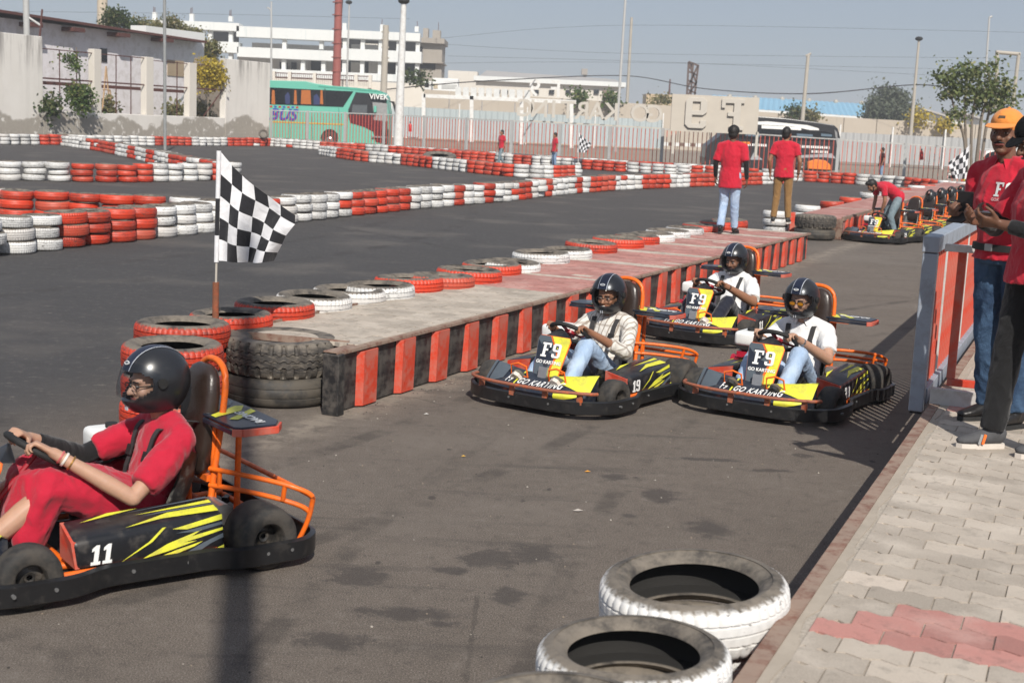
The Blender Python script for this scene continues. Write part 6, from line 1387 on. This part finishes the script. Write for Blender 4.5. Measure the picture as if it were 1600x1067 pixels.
# full face helmet, in a head frame
HM = {}
def helmet_surface(th, ph, off=0.):
    a, b_, c = .150+off, .126+off, .150+off; f, l, u = cos(ph)*cos(th), cos(ph)*sin(th), sin(ph)
    x, y, z = f*a, l*b_, u*c*(1.0 if u > 0 else 1.10)
    if f > 0 and u < 0: k = min(1, -u/.55)*max(0, f)**1.2; x += .028*k
    if x < 0: x *= 1.05
    return V((x-.005, y, z+.012))
def helmet_meshes():
    if HM: return HM
    NT_, NP = 72, 44; p0, p1 = radians(-52), radians(90); vs = []
    for j in range(NP+1):
        for i in range(NT_): vs.append(helmet_surface(2*pi*i/NT_, p0+(p1-p0)*j/NP))
    fs = []
    for j in range(NP):
        for i in range(NT_):
            th = 2*pi*(i+.5)/NT_; th = th-2*pi if th > pi else th; ph = degrees_(p0+(p1-p0)*(j+.5)/NP); ad = abs(degrees_(th))
            lo = -27 + max(0, ad-30)*.50; hi = 21 - max(0, ad-45)*.5
            if ad < 66 and lo < ph < hi: continue
            fs.append((j*NT_+i, j*NT_+(i+1) % NT_, (j+1)*NT_+(i+1) % NT_, (j+1)*NT_+i))
    me = bpy.data.meshes.new('helmet'); me.from_pydata(vs, [], fs); bm = bmesh.new(); bm.from_mesh(me); bmesh.ops.remove_doubles(bm, verts=bm.verts, dist=1e-5); bmesh.ops.recalc_face_normals(bm, faces=bm.faces); bmesh.ops.solidify(bm, geom=bm.faces, thickness=.02)
    bmesh.ops.recalc_face_normals(bm, faces=bm.faces); bm.to_mesh(me); bm.free()
    me.polygons.foreach_set('use_smooth', [True]*len(me.polygons)); me.set_sharp_from_angle(angle=radians(55)); HM['shell'] = me
    def patch(name, t0, t1, q0, q1, off, mat, nt=20, npp=10, shape=None):
        m = MB(); v = []
        for j in range(npp+1):
            for i in range(nt+1):
                th, ph = t0+(t1-t0)*i/nt, q0+(q1-q0)*j/npp
                if shape: th, ph = shape(th, ph)
                v.append(helmet_surface(radians(th), radians(ph), off))
        m.add(v, [(j*(nt+1)+i, j*(nt+1)+i+1, (j+1)*(nt+1)+i+1, (j+1)*(nt+1)+i) for j in range(npp) for i in range(nt)]); return m.mesh(name, mat, smooth=180, fix=False)
    HM['visor'] = patch('visor', -74, 74, -30, 26, .0075, glass('smoked visor', (.90, .92, .95), .05, .06), shape=lambda t, p: (t, p*(1-.5*max(0, abs(t)-40)/40)))
    def sag(y0, y1, a0, a1, off, mat, name, n=24):          # strip along the crown at constant y
        m = MB(); v = []
        for i in range(n+1):
            a = radians(a0+(a1-a0)*i/n)
            for y in (y0, (y0+y1)/2, y1):
                b_ = .126; q = sqrt(max(0, 1-(y/b_)**2)); x = cos(a)*.150*q; z = sin(a)*.150*q; x = x*1.05 if x < 0 else x; nn = V((x/.0225, y/.0159, z/.0225)).normalized(); v.append(V((x-.005, y, z+.012))+nn*off)
        m.add(v, [(i*3+k, i*3+k+1, i*3+k+4, i*3+k+3) for i in range(n) for k in (0, 1)]); return m.mesh(name, mat, smooth=180, fix=False)
    NVY = pm('navy helmet stripe', (.012, .016, .035), .3, .2, 10); SIL = pm('silver pinstripe', (.42, .44, .48), .3, .1, 10)
    HM['band'] = sag(-.030, .030, 24, 150, .0022, NVY, 'stripe'); HM['pin'] = sag(.030, .0345, 24, 150, .0026, SIL, 'pinstripe'); HM['pin2'] = sag(-.0345, -.030, 24, 150, .0026, SIL, 'pinstripe')
    m = MB(); c = helmet_surface(0, radians(36), .004); n_ = V((.72, 0, .69)).normalized(); M = plane_mat(c, (0, 1, 0), n_.cross(V((0, 1, 0)))); m.prism([(.019*cos(a), .0095*sin(a)) for a in [2*pi*k/20 for k in range(20)]], -.002, .0015, M); HM['oval'] = m.mesh('badge', WHT, fix=True)
    m = MB(); m.prism([(.014*cos(a), .0058*sin(a)) for a in [2*pi*k/20 for k in range(20)]], .0016, .002, M); HM['oval2'] = m.mesh('badge_inner', pm('grey badge print', (.15, .16, .18), .5), fix=True)
    for y, k in ((-.012, 'vent'), (.012, 'vent2')): p = helmet_surface(atan2(y, .16), radians(-38), .001); HM[k] = MB().box(p, (.006, .006, .030)).mesh('vent', SIL)
    for q, k in ((1, 'pivot'), (-1, 'pivot2')): p = helmet_surface(radians(80)*q, radians(2), .004); HM[k] = MB().cyl(p-V((0, q*.006, 0)), p+V((0, q*.008, 0)), .022, n=16).mesh('visor_pivot', BLK, smooth=40)
    m = MB(); pts = [helmet_surface(radians(t), radians(-51), -.008) for t in range(-180, 180, 8)]; m.tube(pts, .010, 6, closed=True); HM['lining'] = m.mesh('lining', BLK, smooth=60)
    return HM
def degrees_(a): return a*180/pi
HELM = plain('satin black helmet', (.017, .018, .021), .30, .25, 8, spec=.6, dirt=(.12, .11, .10), dirt_amt=.15)
def put_helmet(parent, H, raise_=0., s=1.06, top=None, stripe=True):
    hm = helmet_meshes(); M = Matrix.Translation(H.c) @ H.R.to_4x4() @ Matrix.Scale(s, 4)
    if parent: o = link('helmet', hm['shell'], parent)
    else: o = link('helmet', hm['shell'])
    o.matrix_local = M
    if not hm['shell'].materials: hm['shell'].materials.append(HELM)
    for k in ('band', 'pin', 'pin2', 'oval', 'oval2', 'vent', 'vent2', 'pivot', 'pivot2', 'lining'): c = link(hm[k].name.split('.')[0], hm[k], o)
    v = link('visor', hm['visor'], o); v.matrix_local = Matrix.Translation((0, 0, .012)) @ Matrix.Rotation(-radians(raise_), 4, 'Y') @ Matrix.Translation((0, 0, -.012))
    return o
def surf_x(bvh, y, z, x0=1.2, off=.010):
    h = bvh.ray_cast(V((x0, y, z)), V((-1, 0, 0)))
    return None if h[0] is None else V((h[0].x+off, y, z))
def harness(P, me, J, w_=.038):
    bvh = BVHTree.FromPolygons([v.co for v in me.vertices], [tuple(p.vertices) for p in me.polygons])
    for q in (1, -1):
        z0, z1 = V(J['shL']).z+.045, V(J['pel']).z+.04; L, R_ = [], []
        for i in range(26):
            t = i/25; z = z0+(z1-z0)*t; y = q*(.105-.035*t); a = surf_x(bvh, y-w_/2, z); b = surf_x(bvh, y+w_/2, z)
            if a and b: L.append(a); R_.append(b)
        if len(L) < 4: continue
        for i in range(len(L)): mx = max(L[i].x, R_[i].x); L[i].x = R_[i].x = mx
        for k in range(4):
            for A in (L, R_):
                B_ = [p.copy() for p in A]
                for i in range(1, len(A)-1): A[i].x = max(B_[i].x, (B_[i-1].x+B_[i].x*2+B_[i+1].x)/4) + .0008
        top = V(J['shL']); a0, b0 = L[0], R_[0]; L.insert(0, V((top.x-.05, a0.y, a0.z+.03))); R_.insert(0, V((top.x-.05, b0.y, b0.z+.03))); L.insert(0, V((-.535, a0.y*.9, top.z+.06))); R_.insert(0, V((-.535, b0.y*.9, top.z+.06)))
        m = MB(); n = len(L); m.add(L+R_, [(i, i+1, n+i+1, n+i) for i in range(n-1)]); m.add([p-V((.005, 0, 0)) for p in L]+[p-V((.005, 0, 0)) for p in R_], [(i, n+i, n+i+1, i+1) for i in range(n-1)]); o = link('harness_strap', m.mesh('harness_strap', STRAP, smooth=60, fix=False), P)
        k = int(n*.42); c = (L[k]+R_[k])/2; tz = (L[k+1]-L[k-1]).normalized(); mb = MB(); mb.bar(c-tz*.026+V((.006, 0, 0)), c+tz*.026+V((.006, 0, 0)), .052, .014, side=(0, 1, 0)); link('buckle', mb.mesh('buckle', BLK, bevel=.004), o)
def drape(me_src, M, me_dst, dirv, off=.004):           # lay flat print on a garment
    bvh = BVHTree.FromPolygons([v.co for v in me_dst.vertices], [tuple(p.vertices) for p in me_dst.polygons]); vs, fs = me_src; o = []; d = V(dirv)
    for v in vs:
        p = M @ V(v); h = bvh.ray_cast(p - d*.4, d); o.append(h[0]-d*off if h[0] is not None else p)
    return o, fs
def chest_print(P, me, J, y=.075, dz=.0, size=.055, sub=True, x=0):
    C = V(J['chs']); f = J.get('front', V((1, 0, 0))); l = V((0, 0, 1)).cross(f)
    M = plane_mat(C + l*y + V((0, 0, dz)), l, V((0, 0, 1)))
    vs, fs = f9(size, 0, 0); p, f_ = drape((vs, fs), M, me, -f); m = MB(); m.add(p, f_); link('chest_print', m.mesh('chest_print', WHT, fix=False), P)
    if sub:
        vs, fs = curve_mesh(text='GOKARTING', size=size*.3, extrude=0); p, f_ = drape((vs, fs), M @ Matrix.Translation((0, -size*.72, 0)), me, -f); m = MB(); m.add(p, f_); link('chest_print', m.mesh('chest_print', WHT, fix=False), P)
# ---- clothes
POLO = cloth('crimson polo cloth', (.50, .014, .035)); DRESS = cloth('crimson dress cloth', (.44, .012, .035), .15)
WTEE = cloth('white cotton', (.74, .74, .74), .05); JEAN_L = denim('pale blue denim', (.30, .42, .60), (.44, .55, .70)); JEAN_M = denim('mid blue denim', (.14, .22, .36), (.25, .34, .48)); JEAN_D = denim('dark blue denim', (.018, .035, .075), (.06, .11, .19)); JEAN_G = denim('grey blue denim', (.13, .18, .21), (.22, .28, .31))
NAVYT = cloth('navy trousers cloth', (.014, .016, .028)); BROWN = cloth('tan brown twill', (.26, .145, .055)); BLACKT = cloth('black trousers cloth', (.010, .010, .011)); MAROON = cloth('dark maroon cloth', (.045, .008, .010)); SLEEVE = cloth('black arm sleeve', (.010, .010, .011))
SOLE_W = pm('pale shoe sole', (.62, .56, .50), .7, .15, 12); SOLE_K = pm('black shoe sole', (.02, .02, .02), .7); CANV_G = pm('grey green canvas', (.13, .125, .10), .9, .15, 20); CANV_B = pm('brown canvas', (.13, .10, .075), .9, .2, 20); GREYSH = pm('grey knit shoe', (.075, .075, .08), .85, .2, 60); BLKSH = pm('black leather shoe', (.014, .013, .013), .4, .3, 20); PALESH = pm('pale shoe cloth', (.55, .48, .42), .85, .15, 20)
def plaid():
    m = NT('checked shirt cloth'); co = m.obj(); X, Y, Z = m.sep(co)
    def band(v, f, w_): return m.ramp(m.math('ABSOLUTE', m.math('SUBTRACT', m.math('FRACT', m.math('MULTIPLY', v, f)), .5)), .5-w_, .5-w_+.03)
    a = band(m.math('ADD', Y, m.math('MULTIPLY', X, .5)), 22, .13); b = band(m.math('ADD', Z, m.math('MULTIPLY', X, .2)), 13, .10)
    n = m.noise(co, 30, 3); c = m.mix(n, (.60, .57, .52), (.72, .69, .64)); c = m.mix(m.math('MULTIPLY', a, .75), c, (.22, .17, .13)); c = m.mix(m.math('MULTIPLY', b, .55), c, (.26, .21, .17)); m.set(col=c, rough=.88, spec=.2)
    m.bump(m.noise(co, 9, 3, .5, 1.2), .4, .03); return m.mat
PLAID = plaid()
SK1, SK2, SK3, SK4 = ('warm brown skin', (.30, .145, .085)), ('light brown skin', (.46, .27, .185)), ('deep brown skin', (.15, .07, .042)), ('tan skin', (.40, .215, .135))
# ---- drivers: seated in their karts
def seat_pose(**k):
    J = dict(pel=(-.30, 0, .25), wst=(-.345, 0, .37), chs=(-.40, 0, .51), nck=(-.41, 0, .665), hd=(-.345, 0, .82), hf=(1, 0, -.08), shL=(-.40, .185, .605), shR=(-.40, -.185, .605), elL=(-.15, .29, .43), elR=(-.15, -.29, .43),
             hipL=(-.24, .095, .235), hipR=(-.24, -.095, .235), knL=(.20, .17, .455), knR=(.20, -.17, .455), anL=(.49, .165, .215), anR=(.49, -.165, .215), ftL=(.62, .02, .78), ftR=(.62, -.02, .78), fuL=(-.6, 0, .8), fuR=(-.6, 0, .8), hs=.98)
    aL, aR = k.pop('grip', (radians(62), radians(-62)))
    for s, a in (('L', aL), ('R', aR)):
        p = swp(a, .150, .018); d = (SWA*.55 + V((0, 1, 0))*(.55*sin(a)*-.15) + SWA*.3 + V((0, -sin(a)*.35, 0))).normalized()
        J['wr'+s] = p - d*.075 + SWN*.012; J['hand'+s] = (d, -SWN, (.75, 1.05, .7))
    J.update(k); return J
def driver(kart, label, J, skin_c, outfit, raise_=0., strap=True, hs=1.07, **kw):
    loc = kart.location + Matrix.Rotation(kart.rotation_euler.z, 3, 'Z') @ SEAT
    P, H, me, body = make_person(label, loc, kart.rotation_euler.z, J, skin_c, outfit, **kw)
    put_helmet(P, Hd(H.c-H.f*.018+H.u*.004, H.f, H.u), raise_, hs)
    if strap: harness(P, me, J)
    return P, H, me
def cuff(P, a, b, t, r, h, mat, name):
    p = lerp(a, b, t); d = (V(b)-V(a)).normalized(); m = MB(); m.tube([p-d*h/2, p+d*h/2], r, 16); return link(name, m.mesh(name, mat, smooth=40), P)
J = seat_pose(hf=(1, .12, -.10), knL=(.16, .13, .50), knR=(.22, -.16, .44), bulk=.96)
P, H, me = driver(k19, 'smiling person in checked shirt, glasses and pale jeans driving the kart numbered nineteen', J, SK1, dict(shirt=(PLAID, 1.45, V((-.28, 0, .19))), trousers=(JEAN_L, .88), shoes=(CANV_G, SOLE_W), glasses='clear', smile=True, collar=True, fold=.012), 52)
J = seat_pose(hd=(-.29, -.01, .845), nck=(-.38, 0, .68), hf=(1, -.02, -.12), knL=(.17, .17, .49), knR=(.2, -.17, .45), bulk=1.05, arm=1.1)
P, H, me = driver(k20, 'person in white polo, amber sunglasses and jeans driving the kart numbered twenty', J, SK2, dict(shirt=(WTEE, .72, V((-.28, 0, .19))), trousers=(JEAN_L, .88), shoes=(CANV_B, SOLE_K), glasses='amber', beard=False, moustache=True, collar=True), 22)
cuff(P, J['elL'], J['wrL'], .88, .031, .022, METAL, 'wristwatch')
J = seat_pose(hf=(1, -.05, -.22), bulk=1.12, arm=1.18, elL=(-.17, .32, .43), elR=(-.17, -.32, .43), knL=(.19, .2, .45), knR=(.2, -.19, .44))
P, H, me = driver(k17, 'bearded person in white T-shirt, navy trousers and black wristwatch driving behind the other two karts', J, SK1, dict(shirt=(WTEE, .85, V((-.26, 0, .19))), trousers=(NAVYT, .9), shoes=(PALESH, SOLE_W), beard=True), 6)
cuff(P, J['elL'], J['wrL'], .87, .033, .03, BLK, 'wristwatch')
J = seat_pose(hf=(1, .06, -.06), hd=(-.325, 0, .85), nck=(-.40, 0, .68), elL=(-.12, .30, .40), elR=(-.10, -.27, .47), knL=(.20, .14, .43), knR=(.23, -.13, .42), anL=(.54, .13, .18), anR=(.54, -.14, .20), bulk=.98, arm=.98)
P, H, me = driver(k11, 'woman in crimson dress with one black arm sleeve driving the kart numbered eleven', J, SK2, dict(shirt=(DRESS, .80, V((-.28, 0, .22))), trousers=None, shoes=(PALESH, SOLE_W), puff=.022, glasses='clear', shirt_name='dress', fold=.012), 12)
mb = MB(); mb.loft([((-.34, 0, .34), (0, 1, 0), .165, .14), ((-.26, 0, .27), (0, 1, 0), .20, .145), ((-.05, 0, .36), (0, 1, 0), .225, .125), ((.15, 0, .445), (0, 1, 0), .235, .105), ((.235, 0, .43), (0, 1, 0), .235, .09), ((.275, 0, .33), (0, 1, 0), .225, .075), ((.30, 0, .20), (0, 1, 0), .215, .07)], 24)
for q in (1, -1): mb.cap((-.2, q*.12, .27), (.19, q*.14, .455), .10, .085, 14); mb.cap((.19, q*.14, .45), (.29, q*.15, .24), .08, .075, 12)
o = link('skirt', remesh(mb, .012, 2, .014, 9, 'skirt'), P); o.data.materials.append(DRESS)
cuff(P, J['elL'], J['wrL'], .86, .0335, .010, pm('white bead bracelet', (.7, .66, .6), .4), 'bracelet'); cuff(P, J['elL'], J['wrL'], .78, .035, .006, pm('gold bangle', (.6, .32, .08), .3, .1, 10, metal=.8), 'bracelet'); cuff(P, J['elL'], J['wrL'], .91, .031, .008, pm('pink bead bracelet', (.5, .12, .12), .4), 'bracelet')
mb = MB(); mb.cap(lerp(J['shR'], J['elR'], .5), J['elR'], .056, .048, 14, flat0=True); mb.cap(J['elR'], lerp(J['elR'], J['wrR'], .86), .048, .036, 14, flat1=True); o = link('arm_sleeve', remesh(mb, .008, 2, .004, 14, 'arm_sleeve'), P); o.data.materials.append(SLEEVE)
# ---- people on foot
def stand_pose(k=1., **kw):
    J = dict(pel=(0, 0, .95), wst=(.0, 0, 1.07), chs=(.01, 0, 1.25), nck=(-.005, 0, 1.44), hd=(.025, 0, 1.60), hf=(1, 0, -.05), shL=(0, .185, 1.385), shR=(0, -.185, 1.385), elL=(-.02, .245, 1.12), elR=(-.02, -.245, 1.12), wrL=(.06, .25, .89), wrR=(.06, -.25, .89),
             hipL=(0, .09, .90), hipR=(0, -.09, .90), knL=(.015, .10, .50), knR=(.015, -.10, .50), anL=(-.02, .11, .085), anR=(-.02, -.11, .085), ftL=(1, .12, 0), ftR=(1, -.12, 0), handL=((.15, 0, -1), (0, -1, 0)), handR=((.15, 0, -1), (0, 1, 0)), hs=1.)
    J.update(kw)
    for a, v in list(J.items()):
        if isinstance(v, tuple) and len(v) == 3 and isinstance(v[0], (int, float)) and a[:2] not in ('ft', 'hf', 'fu', 'hu'): J[a] = tuple(q*k for q in v)
    return J
def red_outfit(tr, sl=.78, hem=.80, **k): d = dict(shirt=(POLO, sl, V((0, 0, hem))), trousers=(tr, .97), shoes=(BLKSH, SOLE_K), hair=True, collar=True); d.update(k); return d
def lean(J, yaw, perm):                                # shift every joint in proportion to its height
    d = Matrix.Rotation(-yaw, 3, 'Z') @ perm; o = dict(J)
    for a, v in J.items():
        if isinstance(v, tuple) and len(v) == 3 and isinstance(v[0], (int, float)) and a[:2] not in ('ft', 'hf', 'fu', 'hu'): o[a] = tuple(V(v) + d*max(0, v[2]-.1))
    return o
# two walkers on the platform, seen from behind
p = G(1135, 366, .45); J = stand_pose(1.0, knL=(.06, .09, .50), anL=(-.10, .09, .11), knR=(.05, -.09, .51), anR=(.16, -.09, .085), wrL=(.10, .26, .90), wrR=(-.02, -.27, .88), elR=(-.06, -.25, 1.13), wst=(.01, 0, 1.07))
yw = atan2(.92, .39) + .05
P, H, me, body = make_person('person in long red shirt and pale jeans walking away along the platform', (p.x, p.y, .455), yw, J, SK3, red_outfit(JEAN_L, .85, .74, hair=True, face=False), vox=.011, cvox=.014)
m = MB(); m.ell(H.p(-.01, 0, .045), (.112, .092, .09), H.R); link('cap', m.mesh('cap', BLK, smooth=70), P)
for s in 'LR':
    mb = MB(); mb.cap(lerp(J['sh'+s], J['el'+s], .8), J['el'+s], .050, .045, 12, flat0=True); mb.cap(J['el'+s], lerp(J['el'+s], J['wr'+s], .95), .045, .034, 12, flat1=True); o = link('arm_sleeve', remesh(mb, .01, 2, .003, 14, 'arm_sleeve'), P); o.data.materials.append(SLEEVE)
p = G(1219, 349, .45); J = stand_pose(1.02, anL=(-.02, .13, .085), anR=(.0, -.13, .085), elL=(-.05, .27, 1.12), elR=(-.04, -.27, 1.12), hf=(1, -.35, 0))
P, H, me, body = make_person('person in red polo and tan brown trousers standing on the far platform end', (p.x, p.y, .455), yw+.1, J, SK1, red_outfit(BROWN, .62, .84, face=False, shoes=(pm('dark trainer', (.05, .05, .05), .7), SOLE_W)), vox=.011, cvox=.014)
cuff(P, J['elR'], J['wrR'], .93, .03, .012, BLK, 'bracelet')
# man bending over the first parked kart
K0, p0, y0 = PK[0]
J = dict(pel=(-.02, 0, .90), wst=(.07, 0, 1.00), chs=(.24, 0, 1.09), nck=(.42, 0, 1.13), hd=(.55, 0, 1.12), hf=(.75, 0, -.66), hu=(.66, 0, .75), shL=(.36, .19, 1.09), shR=(.36, -.19, 1.09), elL=(.34, .23, .82), elR=(.36, -.22, .82), wrL=(.36, .15, .60), wrR=(.42, -.16, .60), hipL=(0, .10, .86), hipR=(0, -.10, .86), knL=(.16, .14, .50), knR=(.12, -.16, .50), anL=(.02, .14, .17), anR=(.05, -.16, .17), ftL=(1, 0, -.1), ftR=(1, 0, -.1), handL=((.1, 0, -1), (0, -1, 0), (.6, .8, .5)), handR=((.1, 0, -1), (0, 1, 0), (.6, .8, .5)))
P, H, me, body = make_person('person in red polo and grey blue jeans bending over the first parked kart', (p0.x+.26, p0.y+.25, 0), radians(188), J, SK1, red_outfit(JEAN_G, .62, 0, shirt=(POLO, .62, V((-.10, 0, .90))), beard=True, hair='quiff'), vox=.011, cvox=.014)
# three distant men
for (u, Yd, lab, tr, up, k, yw_, st) in ((783, 66.5, 'distant person in red shirt and grey trousers walking, left of the two', JEAN_G, POLO, 1., -.9, 1), (866, 64.5, 'distant person in red shirt and pale jeans with black arm sleeves', JEAN_M, POLO, 1., -1.2, 0), (1378, 69.5, 'person in dark maroon T-shirt standing behind the picket fence', JEAN_M, MAROON, .98, -1.5, 0)):
    J = stand_pose(k, **(dict(anL=(.22, .09, .09), knL=(.16, .09, .5), anR=(-.22, -.09, .12), knR=(.02, -.09, .5)) if st else {})); d = D(u, 250, Yd)
    P, H, me, body = make_person(lab, (d.x, Yd, 0), yw_-pi/2, J, SK1, dict(shirt=(up, .7, V((0, 0, .82*k))), trousers=(tr, .97), shoes=(BLKSH, SOLE_K), hair=True, face=False), vox=.02, cvox=.022)
# man in the orange cap
fpos = G(1562, 664, .45); YO = atan2(-.54, -.84)
J = stand_pose(1.04, bulk=1.06, hd=(.03, .0, 1.60), hf=tuple(Matrix.Rotation(-YO, 3, 'Z') @ V((-.62, -.78, .02))), elL=(.03, .27, 1.13), elR=(-.02, -.26, 1.13), wrL=(.25, .13, 1.16), wrR=(.27, -.12, 1.15), handL=((.80, -.55, .10), (-.15, -.45, .9), (.75, .95, .6)), handR=((.85, .40, .15), (-.15, .55, .8), (.8, .95, .6)), anL=(.02, .10, .085), anR=(-.03, -.12, .085), ftL=(1, -.1, 0), ftR=(1, -.25, 0), leg=1.05)
J = lean(J, YO, V((-.075, 0, 0)))
P, H, me, body = make_person('person in orange cap, red polo and blue jeans looking up from a dark wallet', (fpos.x, fpos.y, .455), YO, J, ('brown skin with painted shade', (.17, .085, .055)), red_outfit(JEAN_D, .75, .96, moustache=True, hair=True, tfold=.014), vox=.006, cvox=.010)  # skin tone darkened to paint in the shade of the cap
chest_print(P, me, J, .07, .055, .080)
CAPO = cloth('orange cap cloth', (.72, .26, .055))
def cap_(P, H, mat, s=1., badge=True, back=False):
    mb = MB(); hp = H.p; mb.ell(hp(-.014, 0, .058), (.108*s, .090*s, .085*s), H.R, 20, 12)
    o = link('cap', remesh(mb, .008, 2, name='cap'), P); o.data.materials.append(mat); m = MB(); vs = []; sg = -1 if back else 1
    for i in range(13):
        a = radians(-62+124*i/12); vs += [hp(sg*(.055+.045*cos(a)), .092*sin(a)*.95, .052-.012*cos(a)*0), hp(sg*(.080+.075*cos(a)), .090*sin(a), .044-.020*cos(a))]
    f = [(2*i, 2*i+2, 2*i+3, 2*i+1) for i in range(12)]; m.add(vs, f); m.add([v-H.u*.004 for v in vs], [tuple(reversed(q)) for q in f]); link('brim', m.mesh('brim', mat, smooth=60), o)
    m = MB(); m.ell(hp(-.014, 0, .143*s), (.009, .009, .006), H.R); link('button', m.mesh('button', mat, smooth=60), o)
    if badge: m = MB(); m.bar(hp(.088, -.018, .088), hp(.088, .018, .088), .004, .014, side=H.f); link('badge', m.mesh('badge', pm('dark badge', (.12, .09, .06), .7)), o)
cap_(P, H, CAPO)
m = MB(); bp = V(J['pel']); m.loft([(bp+V((0, 0, .02)), (0, 1, 0), .206, .157), (bp+V((0, 0, .058)), (0, 1, 0), .203, .155)], 26); link('belt', m.mesh('belt', BLK, smooth=40), P); m = MB(); m.box(bp+V((.158, .0, .04)), (.012, .05, .042)); link('buckle', m.mesh('buckle', METAL, bevel=.004), P)
# wallet and phone in his hands
wl = empty('wallet', (0, 0, 0)); M = Matrix.Translation((fpos.x, fpos.y, .455)) @ Matrix.Rotation(YO, 4, 'Z')
c = (V(J['wrL'])+V(J['wrR']))/2 + V((.012, -.005, .040)); mm_ = MB(); mm_.box(c+V((.03, -.045, .035)), (.012, .10, .12), M); mm_.box(c+V((.085, -.04, -.01)), (.10, .11, .012), M @ Matrix.Translation(c) @ Matrix.Rotation(.5, 4, 'Y') @ Matrix.Translation(-c))
wl.location = M @ c; tag(wl, 'open dark leather wallet held by the person in the orange cap', 'wallet'); grow(mm_.obj('wallet_leather', pm('dark leather', (.016, .012, .011), .5, .3, 20), None, bevel=.003), wl)
mb = MB(); mb.box(V(J['wrL'])+V((.055, -.02, .03)), (.075, .13, .010), M); o = mb.obj('phone', pm('pale phone', (.42, .42, .44), .25), bevel=.003); tag(o, 'pale phone held against the wallet by the orange capped person', 'phone')
# man in the black cap, cut by the right edge of the picture
fp2 = G(1590, 708, .45); YB = atan2(-.12, -.99)
J = stand_pose(1.03, bulk=1.05, hd=(.075, 0, 1.585), hf=(.92, -.05, -.42), hu=(.4, 0, .9), wst=(.0, 0, 1.07), elL=(.10, .25, 1.13), elR=(.12, -.25, 1.13), wrL=(.27, .10, 1.17), wrR=(.28, -.11, 1.17), handL=((.8, -.4, .1), (0, -.6, .6), (.5, .6, .4)), handR=((.8, .4, .1), (0, .6, .6), (.5, .6, .4)), anL=(-.12, .10, .085), knL=(-.03, .10, .5), anR=(.10, -.10, .085), knR=(.06, -.10, .5), ftL=(1, .05, 0), ftR=(1, .05, 0), leg=1.08)
P, H, me, body = make_person('person in black cap, red polo and black trousers at the right picture edge', (fp2.x, fp2.y, .455), YB, J, SK3, red_outfit(BLACKT, .75, .90, hair=True, shoes=(GREYSH, SOLE_W), shoe_stripe=True), vox=.006, cvox=.010)
cap_(P, H, cloth('black cap cloth', (.006, .006, .007), .1, 18, 0.), 1.02, False)
for s in 'LR':
    mb = MB(); mb.cap(lerp(J['sh'+s], J['el'+s], .65), J['el'+s], .053, .049, 12, flat0=True); mb.cap(J['el'+s], lerp(J['el'+s], J['wr'+s], .8), .049, .038, 12, flat1=True); o = link('arm_sleeve', remesh(mb, .008, 2, .004, 14, 'arm_sleeve'), P); o.data.materials.append(SLEEVE)
# helmets resting on the parked headrests
for i in (2, 3, 4, 5):
    K, p, y = PK[i]; c = V((p.x, p.y, 0)) + Matrix.Rotation(y, 3, 'Z') @ V((-.50, 0, .82)); f = Matrix.Rotation(y, 3, 'Z') @ V((-.35, 0, 1))
    o = put_helmet(None, Hd(c, f, Matrix.Rotation(y, 3, 'Z') @ V((-1, .2, -.2))), 5, .98); tag(o, 'black helmet hung on the headrest of the %s parked kart' % ('third', 'fourth', 'fifth', 'last')[i-2], 'helmet', 'helmets on parked karts')
# ---------------------------------------------------------------- small litter on the asphalt
for i, (u, v, c, s, lab) in enumerate(((918, 738, (.55, .25, .03), .02, 'tiny dry orange leaf on the lane before the karts'), (724, 714, (.5, .3, .05), .015, 'tiny yellowish leaf on the lane left of kart nineteen'), (612, 608, (.25, .15, .06), .05, 'curled dry leaf by the platform side panels'), (666, 648, (.5, .48, .45), .02, 'white scrap of paper on the lane near the platform'), (903, 799, (.4, .36, .32), .03, 'pale pebble among the oil stains on the lane'))):
    p = G(u, v); m = MB(); m.add([(p.x-s, p.y, .004), (p.x, p.y-s*.6, .008), (p.x+s, p.y+.2*s, .006), (p.x, p.y+s*.6, .012)], [(0, 1, 2, 3)]); o = m.obj('dry_leaf' if 'leaf' in lab else 'litter', pm('litter %d' % i, c, .8)); tag(o, lab, 'litter')
bpy.data.scenes.remove(TMP)

gr = random.Random(5); m = MB()
for i in range(1500):
    if i % 3 == 0: a, x = gr.uniform(0, 15), abs(gr.gauss(0, .16))+.06; p = PO + PD*a + PN*x
    elif i % 3 == 1: a, x = gr.uniform(3.5, 14), -abs(gr.gauss(0, .12))-.02; p = KP(a, x)
    else: p = V((gr.uniform(-2.5, 3.5), gr.uniform(4.5, 14), 0))
    s = gr.uniform(.002, .0065); m.mi = gr.randrange(3); m.add([(p.x-s, p.y, .001), (p.x+s*.6, p.y-s, .001), (p.x+s, p.y+s, .001), (p.x, p.y, s*1.3)], [(0, 1, 3), (1, 2, 3), (2, 0, 3)])
o = m.obj('grit', [pm('pale grit', (.42, .38, .33), .9), pm('tan grit', (.26, .21, .16), .9), pm('dark grit', (.05, .045, .04), .9)], fix=False); tag(o, 'loose grit and small stones scattered on the lane', 'gravel', kind='stuff')
# ---------------------------------------------------------------- dusty air
hz = MB().box((0, 675, 12.5), (2420, 1670, 27)).obj('haze', None); hz.data.materials.clear()
hm_ = bpy.data.materials.new('haze air'); hm_.use_nodes = True; t_ = hm_.node_tree; t_.nodes.clear()
pv = t_.nodes.new('ShaderNodeVolumePrincipled'); pv.inputs['Color'].default_value = (.90, .93, .97, 1); pv.inputs['Density'].default_value = .0009
oo = t_.nodes.new('ShaderNodeOutputMaterial'); t_.links.new(pv.outputs[0], oo.inputs['Volume']); hz.data.materials.append(hm_); tag(hz, kind='stuff')
